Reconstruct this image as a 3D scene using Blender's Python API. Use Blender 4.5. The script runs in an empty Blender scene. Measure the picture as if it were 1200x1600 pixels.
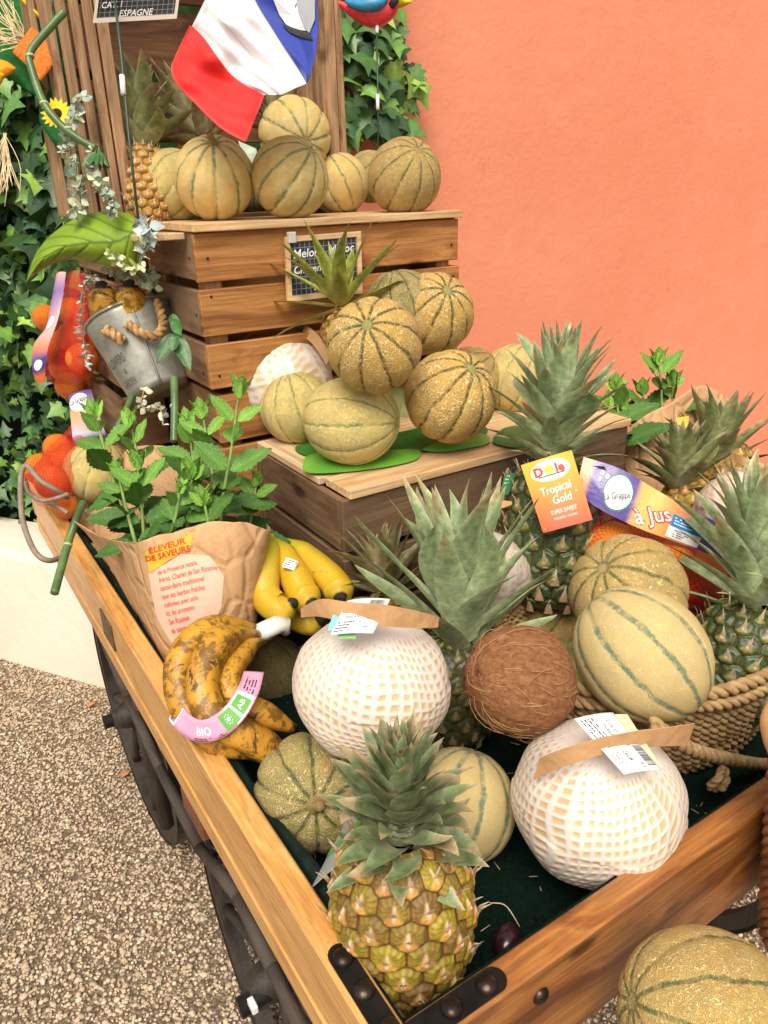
import bpy, math, random
import numpy as np
from mathutils import Vector, Matrix
R = math.radians
PI = math.pi
rnd = random.Random(7)
rs = np.random.RandomState(11)
S = bpy.context.scene
COL = S.collection

# ------------------------------------------------------------------ camera
CAM_M = np.array([[0.84040017, 0.23472589, -0.48849904],
                  [-0.54134096, 0.32026831, -0.77741762],
                  [-0.02602927, 0.91778645, 0.39622028]])
_u, _s, _v = np.linalg.svd(CAM_M); CAM_M = _u @ _v
CAM_C = np.array([-0.21512894, -0.3361345, 0.62])      # metres; the cart's near inner corner is the origin, its rail top z = 0
FPX = 1185.76
cd = bpy.data.cameras.new('camera'); cam = bpy.data.objects.new('camera', cd); COL.objects.link(cam)
cd.sensor_fit = 'VERTICAL'; cd.sensor_height = 36.0; cd.sensor_width = 27.0
cd.lens = FPX / 1600 * 36.0
cd.clip_start = 0.02; cd.clip_end = 200
mw = Matrix([list(CAM_M[i]) + [CAM_C[i]] for i in range(3)] + [[0, 0, 0, 1]])
cam.matrix_world = mw
S.camera = cam
# ------------------------------------------------------------------ light
SUN_EL, SUN_AZ = R(56), R(232)     # azimuth: direction the light comes FROM, measured from +x counter-clockwise
SUN_STR, SKY_STR, EXPO = 2.15, 0.125, 0.42
w = bpy.data.worlds.new('World'); S.world = w; w.use_nodes = True
wn = w.node_tree; bg = wn.nodes['Background']
sky = wn.nodes.new('ShaderNodeTexSky'); sky.sky_type = 'NISHITA'; sky.sun_disc = False
sky.sun_elevation = SUN_EL; sky.sun_rotation = PI / 2 - SUN_AZ
sky.air_density = 1.0; sky.dust_density = 4.0; sky.ozone_density = 0.6
hs = wn.nodes.new('ShaderNodeHueSaturation'); hs.inputs['Saturation'].default_value = 0.30
tint = wn.nodes.new('ShaderNodeMix'); tint.data_type = 'RGBA'; tint.blend_type = 'MULTIPLY'
tint.inputs[0].default_value = 1.0; tint.inputs[7].default_value = (1.0, 0.93, 0.82, 1)
wn.links.new(sky.outputs[0], hs.inputs['Color']); wn.links.new(hs.outputs[0], tint.inputs[6])
wn.links.new(tint.outputs[2], bg.inputs[0]); bg.inputs[1].default_value = SKY_STR
sd = bpy.data.lights.new('sun', 'SUN'); sd.energy = SUN_STR; sd.angle = R(36); sd.color = (1.0, 0.93, 0.82)
so = bpy.data.objects.new('sun', sd); COL.objects.link(so)
sv = Vector((math.cos(SUN_EL) * math.cos(SUN_AZ), math.cos(SUN_EL) * math.sin(SUN_AZ), math.sin(SUN_EL)))
so.rotation_euler = sv.to_track_quat('Z', 'Y').to_euler(); so.location = sv * 10
S.view_settings.view_transform = 'Standard'; S.view_settings.look = 'None'
S.view_settings.exposure = EXPO; S.view_settings.gamma = 1.0
S.render.engine = 'CYCLES'
S.cycles.max_bounces = 6; S.cycles.diffuse_bounces = 3; S.cycles.glossy_bounces = 3
S.cycles.transmission_bounces = 4; S.cycles.transparent_max_bounces = 12
S.cycles.use_denoising = True

# ------------------------------------------------------------------ points
RIGHT, UP, BACK = CAM_M[:, 0].copy(), CAM_M[:, 1].copy(), CAM_M[:, 2].copy()
def ray(px, py): return CAM_M @ np.array([(px - 600) / FPX, -(py - 800) / FPX, -1.0])
def pt(px, py, D): return CAM_C + D * ray(px, py)                # D metres in front of the eye
def onp(px, py, ax, v):
    d = ray(px, py); t = (v - CAM_C[ax]) / d[ax]; return CAM_C + t * d
def A(*v): return np.array(v, float)
def unit(v): v = np.asarray(v, float); return v / (np.linalg.norm(v) + 1e-12)

# ------------------------------------------------------------------ objects
def thing(name, label, cat, loc, group=None):
    o = bpy.data.objects.new(name, None); COL.objects.link(o); o.location = tuple(loc)
    o.empty_display_size = .05
    o['label'] = label; o['category'] = cat
    if group: o['group'] = group
    return o
def tag(o, label, cat, group=None):
    o['label'] = label; o['category'] = cat
    if group: o['group'] = group
    return o
def mk(name, V, F, mats, parent=None, smooth=True, cols=None, midx=None, origin=None, kind=None, label=None):
    """V world coordinates. F list of tuples or int array (n,3|4)."""
    V = np.asarray(V, dtype=np.float64).reshape(-1, 3)
    if parent is not None:
        base = np.array(parent['_o']) if '_o' in parent else np.array(parent.location)
        V = V - base
        o_ = base
    else:
        o_ = np.array(origin) if origin is not None else np.zeros(3)
        V = V - o_
    me = bpy.data.meshes.new(name)
    if isinstance(F, np.ndarray):
        n, k = F.shape
        me.vertices.add(len(V)); me.vertices.foreach_set('co', V.ravel())
        me.loops.add(n * k); me.loops.foreach_set('vertex_index', F.ravel().astype(np.int32))
        me.polygons.add(n); me.polygons.foreach_set('loop_start', np.arange(0, n * k, k, dtype=np.int32))
        me.update(calc_edges=True)
    else:
        me.from_pydata([tuple(v) for v in V], [], [tuple(int(i) for i in f) for f in F])
    if not isinstance(mats, (list, tuple)): mats = [mats]
    for m in mats: me.materials.append(m)
    np_ = len(me.polygons)
    me.polygons.foreach_set('use_smooth', [bool(smooth)] * np_)
    if midx is not None: me.polygons.foreach_set('material_index', np.asarray(midx, dtype=np.int32))
    if cols is not None:
        a = me.color_attributes.new('Col', 'FLOAT_COLOR', 'POINT')
        c = np.ones((len(V), 4)); c[:, :3] = np.asarray(cols)[:, :3]
        a.data.foreach_set('color', c.ravel())
    me.update()
    o = bpy.data.objects.new(name, me); COL.objects.link(o)
    if parent is not None:
        o.parent = parent
    else:
        o.location = tuple(o_)
    o['_o'] = [float(x) for x in o_]
    if kind: o['kind'] = kind
    if label: o['label'] = label
    return o

class MB:
    def __init__(s): s.v = []; s.f = []; s.m = []; s.c = []
    def add(s, V, F, m=0, c=(1, 1, 1)):
        b = len(s.v); V = [tuple(x) for x in V]; s.v += V
        s.f += [tuple(int(i) + b for i in f) for f in F]; s.m += [m] * len(F)
        if len(np.shape(c)) == 2: s.c += [tuple(x) for x in c]
        else: s.c += [tuple(c)] * len(V)
    def box(s, lo, hi, m=0, c=(1, 1, 1), M3=None, o=None, bev=0.0):
        lo, hi = np.array(lo, float), np.array(hi, float)
        if bev <= 0:
            V = [(x, y, z) for x in (lo[0], hi[0]) for y in (lo[1], hi[1]) for z in (lo[2], hi[2])]
            F = [(0, 1, 3, 2), (4, 6, 7, 5), (0, 4, 5, 1), (2, 3, 7, 6), (0, 2, 6, 4), (1, 5, 7, 3)]
        else:
            V, F = bevbox(lo, hi, bev)
        V = np.array(V, float)
        if M3 is not None: V = V @ np.array(M3).T
        if o is not None: V = V + np.array(o)
        s.add(V, F, m, c)
    def tube(s, P, r, n=8, m=0, c=(1, 1, 1), cap=True, sub=0):
        V, F = tube(P, r, n, cap, sub); s.add(V, F, m, c if len(np.shape(c)) == 1 else np.repeat(np.array(c), n, 0)[:len(V)] if False else c)
    def build(s, name, mats, parent=None, smooth=False, cols=False, **k):
        return mk(name, np.array(s.v), s.f, mats, parent, smooth, np.array(s.c) if cols else None, s.m, **k)

def bevbox(lo, hi, b):
    V = []; idx = {}
    def g(p):
        k = tuple(round(x, 6) for x in p)
        if k not in idx: idx[k] = len(V); V.append(tuple(p))
        return idx[k]
    F = []
    for ax in range(3):
        o1, o2 = [a for a in range(3) if a != ax]
        for sgn in (0, 1):
            q = []
            for (a_, b_) in ((0, 0), (1, 0), (1, 1), (0, 1)):
                p = [0, 0, 0]; p[ax] = hi[ax] if sgn else lo[ax]
                p[o1] = hi[o1] - b if a_ else lo[o1] + b
                p[o2] = hi[o2] - b if b_ else lo[o2] + b
                q.append(g(p))
            F.append(q if sgn else q[::-1])
    # edges
    for ax in range(3):
        o1, o2 = [a for a in range(3) if a != ax]
        for s1 in (0, 1):
            for s2 in (0, 1):
                q = []
                for (e, which) in ((0, 1), (1, 1), (1, 2), (0, 2)):
                    p = [0, 0, 0]; p[ax] = hi[ax] - b if e else lo[ax] + b
                    c1 = hi[o1] if s1 else lo[o1]; c2 = hi[o2] if s2 else lo[o2]
                    i1 = hi[o1] - b if s1 else lo[o1] + b; i2 = hi[o2] - b if s2 else lo[o2] + b
                    if which == 1: p[o1] = c1; p[o2] = i2
                    else: p[o1] = i1; p[o2] = c2
                    q.append(g(p))
                F.append(q)
    for sx in (0, 1):
        for sy in (0, 1):
            for sz in (0, 1):
                q = []
                cs = [hi[i] if s_ else lo[i] for i, s_ in enumerate((sx, sy, sz))]
                ii = [hi[i] - b if s_ else lo[i] + b for i, s_ in enumerate((sx, sy, sz))]
                for a in range(3):
                    p = list(ii); p[a] = cs[a]; q.append(g(p))
                F.append(q)
    return V, F

def spline(P, n):
    """Catmull-Rom through P (k,d) -> n samples."""
    P = np.asarray(P, float); k = len(P)
    t = np.linspace(0, k - 1, n); i = np.minimum(t.astype(int), k - 2); u = (t - i)[:, None]
    p0 = P[np.maximum(i - 1, 0)]; p1 = P[i]; p2 = P[i + 1]; p3 = P[np.minimum(i + 2, k - 1)]
    return 0.5 * ((2 * p1) + (-p0 + p2) * u + (2 * p0 - 5 * p1 + 4 * p2 - p3) * u ** 2 + (-p0 + 3 * p1 - 3 * p2 + p3) * u ** 3)

def frames(P):
    T = np.gradient(P, axis=0); T /= (np.linalg.norm(T, axis=1)[:, None] + 1e-12)
    N = np.zeros_like(P); up = A(0, 0, 1) if abs(T[0][2]) < .9 else A(1, 0, 0)
    n = unit(np.cross(T[0], up))
    for i in range(len(P)):
        n = n - T[i] * (n @ T[i]); n = unit(n); N[i] = n
    return T, N, np.cross(T, N)

def tube(P, r, n=8, cap=True, sub=0, prof=None):
    P = np.asarray(P, float)
    if sub:
        rr = np.array(r, float) if np.ndim(r) else None
        if rr is not None: r = spline(rr[:, None], sub)[:, 0]
        P = spline(P, sub)
    r = np.broadcast_to(np.asarray(r, float), (len(P),))
    T, N, B = frames(P)
    a = np.arange(n) * 2 * PI / n
    pr = np.ones(n) if prof is None else prof(a)
    V = P[:, None] + r[:, None, None] * pr[None, :, None] * (np.cos(a)[None, :, None] * N[:, None] + np.sin(a)[None, :, None] * B[:, None])
    V = V.reshape(-1, 3); k = len(P)
    F = [(i * n + j, i * n + (j + 1) % n, (i + 1) * n + (j + 1) % n, (i + 1) * n + j) for i in range(k - 1) for j in range(n)]
    V = [tuple(v) for v in V]
    if cap:
        V.append(tuple(P[0])); V.append(tuple(P[-1]))
        F += [(k * n, (j + 1) % n, j) for j in range(n)] + [(k * n + 1, (k - 1) * n + j, (k - 1) * n + (j + 1) % n) for j in range(n)]
    return V, F

def gridF(nu, nv, wrap=False, b=0):
    i, j = np.meshgrid(np.arange(nu - 1), np.arange(nv if wrap else nv - 1), indexing='ij')
    j2 = (j + 1) % nv
    return np.stack([i * nv + j, i * nv + j2, (i + 1) * nv + j2, (i + 1) * nv + j], -1).reshape(-1, 4) + b

def axes(z, hint=(0, 0, 1)):
    z = unit(z); h = np.array(hint, float)
    if abs(z @ unit(h)) > .95: h = A(1, 0, 0)
    x = unit(np.cross(h, z)); y = np.cross(z, x)
    return np.stack([x, y, z], 1)          # columns

# smooth value noise on points (numpy)
def vnoise(P, scale=1.0, seed=0):
    P = np.asarray(P) * scale + seed * 17.13
    i = np.floor(P).astype(np.int64); f = P - i; f = f * f * (3 - 2 * f)
    def h(a, b, c):
        x = (a * 374761393 + b * 668265263 + c * 2147483647 + seed * 974711) & 0xffffffff
        x = ((x ^ (x >> 13)) * 1274126177) & 0xffffffff
        return ((x ^ (x >> 16)) & 0xffff) / 65535.0
    r = 0
    for dx in (0, 1):
        for dy in (0, 1):
            for dz in (0, 1):
                wgt = (f[..., 0] if dx else 1 - f[..., 0]) * (f[..., 1] if dy else 1 - f[..., 1]) * (f[..., 2] if dz else 1 - f[..., 2])
                r = r + wgt * h(i[..., 0] + dx, i[..., 1] + dy, i[..., 2] + dz)
    return r
def sst(a, b, x):
    t = np.clip((x - a) / (b - a), 0, 1); return t * t * (3 - 2 * t)
def lerp(a, b, t):
    t = np.asarray(t)[..., None]; return np.asarray(a) * (1 - t) + np.asarray(b) * t

# ------------------------------------------------------------------ node DSL
class NT:
    def __init__(s, name, rough=.6, spec=.5):
        s.mat = bpy.data.materials.new(name); s.mat.use_nodes = True; s.t = s.mat.node_tree
        s.b = s.t.nodes['Principled BSDF']; s.out = s.t.nodes['Material Output']
        s.b.inputs['Roughness'].default_value = rough; s.b.inputs['Specular IOR Level'].default_value = spec
    def n(s, typ, ins=None, **at):
        nd = s.t.nodes.new('ShaderNode' + typ)
        for k, v in at.items(): setattr(nd, k, v)
        for k, v in (ins or {}).items():
            if isinstance(v, bpy.types.NodeSocket): s.t.links.new(v, nd.inputs[k])
            else: nd.inputs[k].default_value = v
        return nd
    def obj(s): return s.n('TexCoord').outputs['Object']
    def rand(s): return s.n('ObjectInfo').outputs['Random']
    def m(s, op, a, b=0.0, c=0.0, clamp=False):
        return s.n('Math', {0: a, 1: b, 2: c}, operation=op, use_clamp=clamp).outputs[0]
    def vm(s, op, a, b=(0, 0, 0)): return s.n('VectorMath', {0: a, 1: b}, operation=op).outputs[0]
    def map(s, v, sc=(1, 1, 1), rot=(0, 0, 0), loc=(0, 0, 0)):
        return s.n('Mapping', {'Vector': v, 'Scale': sc, 'Rotation': rot, 'Location': loc}).outputs[0]
    def noise(s, v, sc, det=3.0, rough=.55, dist=0.0, out=0):
        return s.n('TexNoise', {'Vector': v, 'Scale': sc, 'Detail': det, 'Roughness': rough, 'Distortion': dist}).outputs[out]
    def vor(s, v, sc, feature='F1', out='Distance', rnd_=1.0):
        return s.n('TexVoronoi', {'Vector': v, 'Scale': sc, 'Randomness': rnd_}, feature=feature).outputs[out]
    def mr(s, x, a, b, c=0.0, d=1.0, smooth=True):
        return s.n('MapRange', {'Value': x, 'From Min': a, 'From Max': b, 'To Min': c, 'To Max': d},
                   interpolation_type='SMOOTHSTEP' if smooth else 'LINEAR').outputs[0]
    def mix(s, f, a, b, blend='MIX'):
        nd = s.n('Mix', data_type='RGBA', blend_type=blend)
        for i, v in ((0, f), (6, a), (7, b)):
            if isinstance(v, bpy.types.NodeSocket): s.t.links.new(v, nd.inputs[i])
            else: nd.inputs[i].default_value = v if i == 0 else (tuple(v) + (1,))[:4]
        return nd.outputs[2]
    def ramp(s, f, stops):
        nd = s.n('ValToRGB', {0: f}); e = nd.color_ramp.elements
        while len(e) < len(stops): e.new(.5)
        for i, (p, c) in enumerate(stops): e[i].position = p; e[i].color = tuple(c) + (1,)
        return nd.outputs[0]
    def set(s, **k):
        for kk, v in k.items():
            i = s.b.inputs[kk.replace('_', ' ')]
            if isinstance(v, bpy.types.NodeSocket): s.t.links.new(v, i)
            else: i.default_value = (tuple(v) + (1,))[:4] if isinstance(v, (tuple, list)) and i.type == 'RGBA' else v
        return s
    def bump(s, h, st=.5, d=.001, prev=None):
        ins = {'Height': h, 'Strength': st, 'Distance': d}
        if prev is not None: ins['Normal'] = prev
        return s.n('Bump', ins).outputs[0]
    def attr(s): return s.n('Attribute', attribute_name='Col').outputs['Color']

def m_plain(name, c, rough=.6, spec=.5, bump=0.0, bs=60, var=.0, metal=0.0, **k):
    t = NT(name, rough, spec); t.b.inputs['Metallic'].default_value = metal
    if var > 0:
        nz = t.noise(t.obj(), bs * .3, 4)
        t.set(Base_Color=t.mix(t.mr(nz, .3, .7), tuple(x * (1 - var) for x in c), tuple(min(1, x * (1 + var)) for x in c)))
    else: t.set(Base_Color=c)
    if bump > 0: t.set(Normal=t.bump(t.noise(t.obj(), bs, 4), bump, .002))
    t.set(**k)
    return t.mat
def m_vcol(name, rough=.6, spec=.4, bump=0.0, bs=400, var=.25, vs=90, sub=0.0, coat=0.0, twoside=0.0):
    t = NT(name, rough, spec); c = t.attr()
    if var > 0:
        nz = t.noise(t.obj(), vs, 5, .6)
        f = t.mr(nz, .25, .75, 1 - var, 1 + var, False)
        c = t.mix(1.0, c, t.n('CombineColor', {0: f, 1: f, 2: f}).outputs[0], 'MULTIPLY')
    t.set(Base_Color=c)
    if bump > 0: t.set(Normal=t.bump(t.noise(t.obj(), bs, 4), bump, .002))
    if sub: t.set(Subsurface_Weight=sub, Subsurface_Radius=(.01, .006, .003), Subsurface_Scale=.6)
    if coat: t.set(Coat_Weight=coat, Coat_Roughness=.15)
    return t.mat
def m_wood(name, c1, c2, c3, axis=0, sc=1.0, rough=.5, coat=0.0, knots=True, rand=True, bump=.25, grey=None):
    """grain along `axis` (0 x, 1 y, 2 z)."""
    t = NT(name, rough, .4); o = t.obj()
    if rand:
        rr = t.rand(); o = t.vm('ADD', o, t.n('CombineXYZ', {0: t.m('MULTIPLY', rr, 3.1), 1: t.m('MULTIPLY', rr, 7.7), 2: t.m('MULTIPLY', rr, 5.3)}).outputs[0])
    st = [9.0, 9.0, 9.0]; st[axis] = .9
    v = t.map(o, tuple(x * sc for x in st))
    warp = t.noise(t.map(o, tuple((5.0 if i != axis else 1.3) * sc for i in range(3))), 1.6, 2, .5)
    wv = t.map(o, tuple((26.0 if i != axis else 1.5) * sc for i in range(3)))
    wq = t.m('MULTIPLY', warp, 5.0)
    rings = t.noise(t.vm('ADD', wv, t.n('CombineXYZ', {0: wq, 1: wq, 2: wq}).outputs[0]), 1.0, 4, .6, .15)
    st2 = [160.0, 160.0, 160.0]; st2[axis] = 6.0
    fine = t.noise(t.map(o, tuple(x * sc for x in st2)), 1.0, 5, .7)
    col = t.ramp(rings, [(.28, c3), (.45, c1), (.55, c2), (.72, c1)])
    f = t.mr(fine, .3, .7, .58, 1.30, False)
    col = t.mix(1.0, col, t.n('CombineColor', {0: f, 1: f, 2: f}).outputs[0], 'MULTIPLY')
    if knots:
        ks = [15.0, 15.0, 15.0]; ks[axis] = 6.5; ks[1 if axis != 1 else 0] = .8
        kd = t.vor(t.map(o, tuple(x * sc for x in ks)), 1.0, 'F1')
        ksp = t.vor(t.map(o, tuple(x * sc for x in ks)), 1.0, 'F1', 'Color')
        pick = t.mr(t.n('SeparateColor', {0: ksp}).outputs[0], .30, .34)
        k = t.m('MULTIPLY', t.mr(t.m('ADD', kd, t.m('MULTIPLY', t.m('SUBTRACT', fine, .5), .1)), .08, .22, 1, 0), pick)
        col = t.mix(t.m('MULTIPLY', k, .88), col, tuple(x * .30 for x in c3))
    if grey is not None:
        g = t.mr(t.noise(o, 7 * sc, 3), .42, .68)
        col = t.mix(t.m('MULTIPLY', g, .7), col, grey)
    dirt = t.mr(t.noise(o, 14 * sc, 5, .7), .55, .8)
    col = t.mix(t.m('MULTIPLY', dirt, .35), col, tuple(x * .4 for x in c3))
    t.set(Base_Color=col, Normal=t.bump(t.m('ADD', fine, t.m('MULTIPLY', rings, .5)), bump, .0015))
    if coat: t.set(Coat_Weight=coat, Coat_Roughness=.22)
    return t.mat

# ------------------------------------------------------------------ writing
_tc = {}
def text_mesh(s, shear=0.0, bold=0.0):
    k = (s, shear, bold)
    if k in _tc: return _tc[k]
    cu = bpy.data.curves.new('t', 'FONT'); cu.body = s; cu.size = 1; cu.shear = shear; cu.offset = bold
    cu.resolution_u = 2; cu.align_x = 'LEFT'
    o = bpy.data.objects.new('t', cu); COL.objects.link(o)
    dg = bpy.context.evaluated_depsgraph_get(); me = o.evaluated_get(dg).to_mesh()
    V = np.array([v.co[:] for v in me.vertices]).reshape(-1, 3)[:, :2]; F = [tuple(p.vertices) for p in me.polygons]
    o.evaluated_get(dg).to_mesh_clear(); bpy.data.objects.remove(o); bpy.data.curves.remove(cu)
    _tc[k] = (V, F); return V, F
def put_text(mb, s, mapf, u, v, size, asp=1.0, rot=0.0, shear=0.0, bold=0.0, m=0, align='C', h=.0006, sx=1.0, split=0):
    """mapf(u,v,h)->world. size in v units; asp = width/height of the (u,v) patch."""
    V, F = text_mesh(s, shear, bold); V = V.copy()
    w_ = V[:, 0].max() - V[:, 0].min(); V[:, 0] -= V[:, 0].min()
    if align == 'C': V[:, 0] -= w_ / 2
    V[:, 0] *= sx; V *= size
    c, s_ = math.cos(rot), math.sin(rot)
    X = V[:, 0] * c - V[:, 1] * s_; Y = V[:, 0] * s_ + V[:, 1] * c
    W = [mapf(u + x / asp, v + y, h) for x, y in zip(X, Y)]
    mb.add(W, F, m)
def quadmap(p00, p10, p11, p01, bend=0.0, nrm=None):
    p00, p10, p11, p01 = map(np.array, (p00, p10, p11, p01))
    n = unit(np.cross(p10 - p00, p01 - p00)) if nrm is None else unit(nrm)
    if nrm is None and n @ BACK < 0: n = -n
    def f(u, v, h=0.0):
        p = p00 * (1 - u) * (1 - v) + p10 * u * (1 - v) + p11 * u * v + p01 * (1 - u) * v
        return p + n * (h + bend * 4 * u * (1 - u))
    return f
def patch(mb, f, u0, v0, u1, v1, h=0.0, m=0, c=(1, 1, 1), n=6, k=6):
    us = np.linspace(u0, u1, n + 1); vs = np.linspace(v0, v1, k + 1)
    V = [f(u, v, h) for u in us for v in vs]
    cc = c(us, vs) if callable(c) else c
    mb.add(V, gridF(n + 1, k + 1).tolist(), m, cc)
def slab(mb, f, t=.001, m=0, n=8, k=8):
    """closed sheet of thickness t with its face at h=0"""
    us = np.linspace(0, 1, n + 1); vs = np.linspace(0, 1, k + 1)
    V = [f(u, v, 0) for u in us for v in vs] + [f(u, v, -t) for u in us for v in vs]
    q = (n + 1) * (k + 1); F = gridF(n + 1, k + 1).tolist(); F += [tuple(i + q for i in x[::-1]) for x in gridF(n + 1, k + 1)]
    e = [i * (k + 1) for i in range(n + 1)] + [n * (k + 1) + j for j in range(1, k + 1)] + [i * (k + 1) + k for i in range(n - 1, -1, -1)] + [j for j in range(k - 1, 0, -1)]
    F += [(e[i], e[(i + 1) % len(e)], e[(i + 1) % len(e)] + q, e[i] + q) for i in range(len(e))]
    mb.add(V, F, m)
def disc(mb, f, cu, cv, ru, rv, h, m=0, n=24, a0=0, a1=2 * PI, rot=0):
    V = [f(cu, cv, h)]
    for i in range(n + 1):
        a = a0 + (a1 - a0) * i / n; x, y = math.cos(a) * ru, math.sin(a) * rv
        V.append(f(cu + x * math.cos(rot) - y * math.sin(rot), cv + x * math.sin(rot) + y * math.cos(rot), h))
    mb.add(V, [(0, i + 1, i + 2) for i in range(n)], m)
def bars(mb, f, u0, v0, u1, v1, h, m, n=18, seed=1):
    r = random.Random(seed); x = u0; 
    while x < u1:
        w_ = r.choice((.3, .6, .9)) * (u1 - u0) / n
        patch(mb, f, x, v0, min(x + w_, u1), v1, h, m, n=1, k=1); x += w_ + r.choice((.4, .7)) * (u1 - u0) / n
def scribble(mb, f, u0, v0, u1, v1, rows, h, m, seed=1, fill=.8, hh=.45):
    """rows of tiny illegible print"""
    r = random.Random(seed); dv = (v1 - v0) / rows
    for i in range(rows):
        x = u0; end = u0 + (u1 - u0) * r.uniform(.6, 1)
        while x < end:
            w_ = r.uniform(.03, .12) * (u1 - u0)
            if r.random() < fill: patch(mb, f, x, v0 + dv * (i + .2), min(x + w_, end), v0 + dv * (i + .2 + hh), h, m, n=1, k=1)
            x += w_ + .02 * (u1 - u0)
# ================================================================== MATERIALS shared
M = {}
M['crate'] = m_wood('crate_wood', (.38, .155, .045), (.52, .24, .075), (.17, .06, .018), 0, 1.0, .62)
M['crate_y'] = m_wood('crate_wood_side', (.27, .13, .055), (.37, .20, .09), (.15, .07, .03), 1, 1.0, .65, grey=(.27, .2, .14))
M['crate_z'] = m_wood('crate_wood_post', (.33, .17, .075), (.43, .24, .12), (.2, .1, .045), 2, 1.0, .65)
M['old'] = m_wood('old_crate_wood', (.13, .075, .04), (.19, .115, .065), (.075, .04, .02), 0, 1.0, .75, grey=(.16, .10, .06), bump=.5)
M['old_y'] = m_wood('old_crate_wood_side', (.16, .09, .045), (.22, .13, .07), (.09, .048, .024), 1, 1.0, .75, bump=.5)
M['old_z'] = m_wood('old_crate_wood_post', (.14, .08, .04), (.2, .12, .065), (.08, .04, .02), 2, 1.0, .75, bump=.5)
M['dark_x'] = m_wood('rear_crate_wood', (.16, .07, .033), (.22, .10, .048), (.09, .038, .018), 0, 1.0, .75)  # rear crates: dark brown boards, paler tan posts
M['dark_y'] = m_wood('rear_crate_wood_side', (.20, .12, .065), (.27, .165, .09), (.12, .07, .04), 1, 1.0, .75, bump=.6)
M['dark_z'] = m_wood('rear_crate_wood_post', (.36, .21, .11), (.48, .30, .17), (.22, .12, .06), 2, 1.4, .75, bump=.8)
M['lid'] = m_wood('pale_pine', (.66, .42, .21), (.74, .5, .28), (.55, .31, .13), 0, 1.0, .5, knots=False)
M['lid_y'] = m_wood('pale_pine_long', (.62, .42, .24), (.72, .51, .31), (.52, .32, .16), 1, 1.0, .5, knots=False)
M['rail_y'] = m_wood('honey_rail', (.64, .31, .085), (.74, .40, .13), (.50, .22, .055), 1, 1.6, .38, .25, knots=False, bump=.2)
M['rail_x'] = m_wood('chestnut_rail', (.30, .105, .028), (.42, .175, .045), (.15, .045, .012), 0, 1.3, .32, .4, bump=.2)
M['iron'] = m_plain('black_iron', (.018, .017, .017), .42, .5, .35, 120, .3, .6)
M['bolt'] = m_plain('dark_bronze_bolt', (.055, .038, .03), .33, .5, .35, 90, .4, .8)
M['wheelwood'] = m_wood('weathered_wheel_wood', (.03, .022, .017), (.055, .04, .03), (.018, .012, .009), 2, 1.0, .6, bump=.5, grey=(.05, .043, .036))
M['barwood'] = m_wood('weathered_bar', (.06, .042, .03), (.09, .066, .048), (.03, .02, .015), 1, 1.0, .8, bump=.5, grey=(.08, .068, .058))
M['redwood'] = m_wood('red_brown_block', (.17, .055, .03), (.22, .08, .045), (.1, .03, .018), 0, 1, .5)

# ================================================================== GROUND
GZ = -0.80
t = NT('gravel_ground', .9, .2); o = t.obj()
d = t.vor(o, 130, 'F1'); cc = t.vor(o, 130, 'F1', 'Color'); sep = t.n('SeparateColor', {0: cc}).outputs[0]
col = t.ramp(sep, [(0, (.16, .115, .075)), (.35, (.26, .19, .12)), (.7, (.34, .25, .165)), (1, (.42, .36, .28))])
col = t.mix(t.mr(t.noise(o, 3, 3), .35, .7, 0, .35), col, (.17, .125, .085))
col = t.mix(t.mr(d, .35, .75), col, (.15, .11, .075))
t.set(Base_Color=col, Normal=t.bump(t.m('MULTIPLY', d, -1), .9, .006))
g = MB()
g.add([(-60, -60, GZ), (60, -60, GZ), (60, 60, GZ), (-60, 60, GZ)], [(0, 1, 2, 3)])
gr = g.build('gravel_ground', t.mat); gr['kind'] = 'structure'
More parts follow.
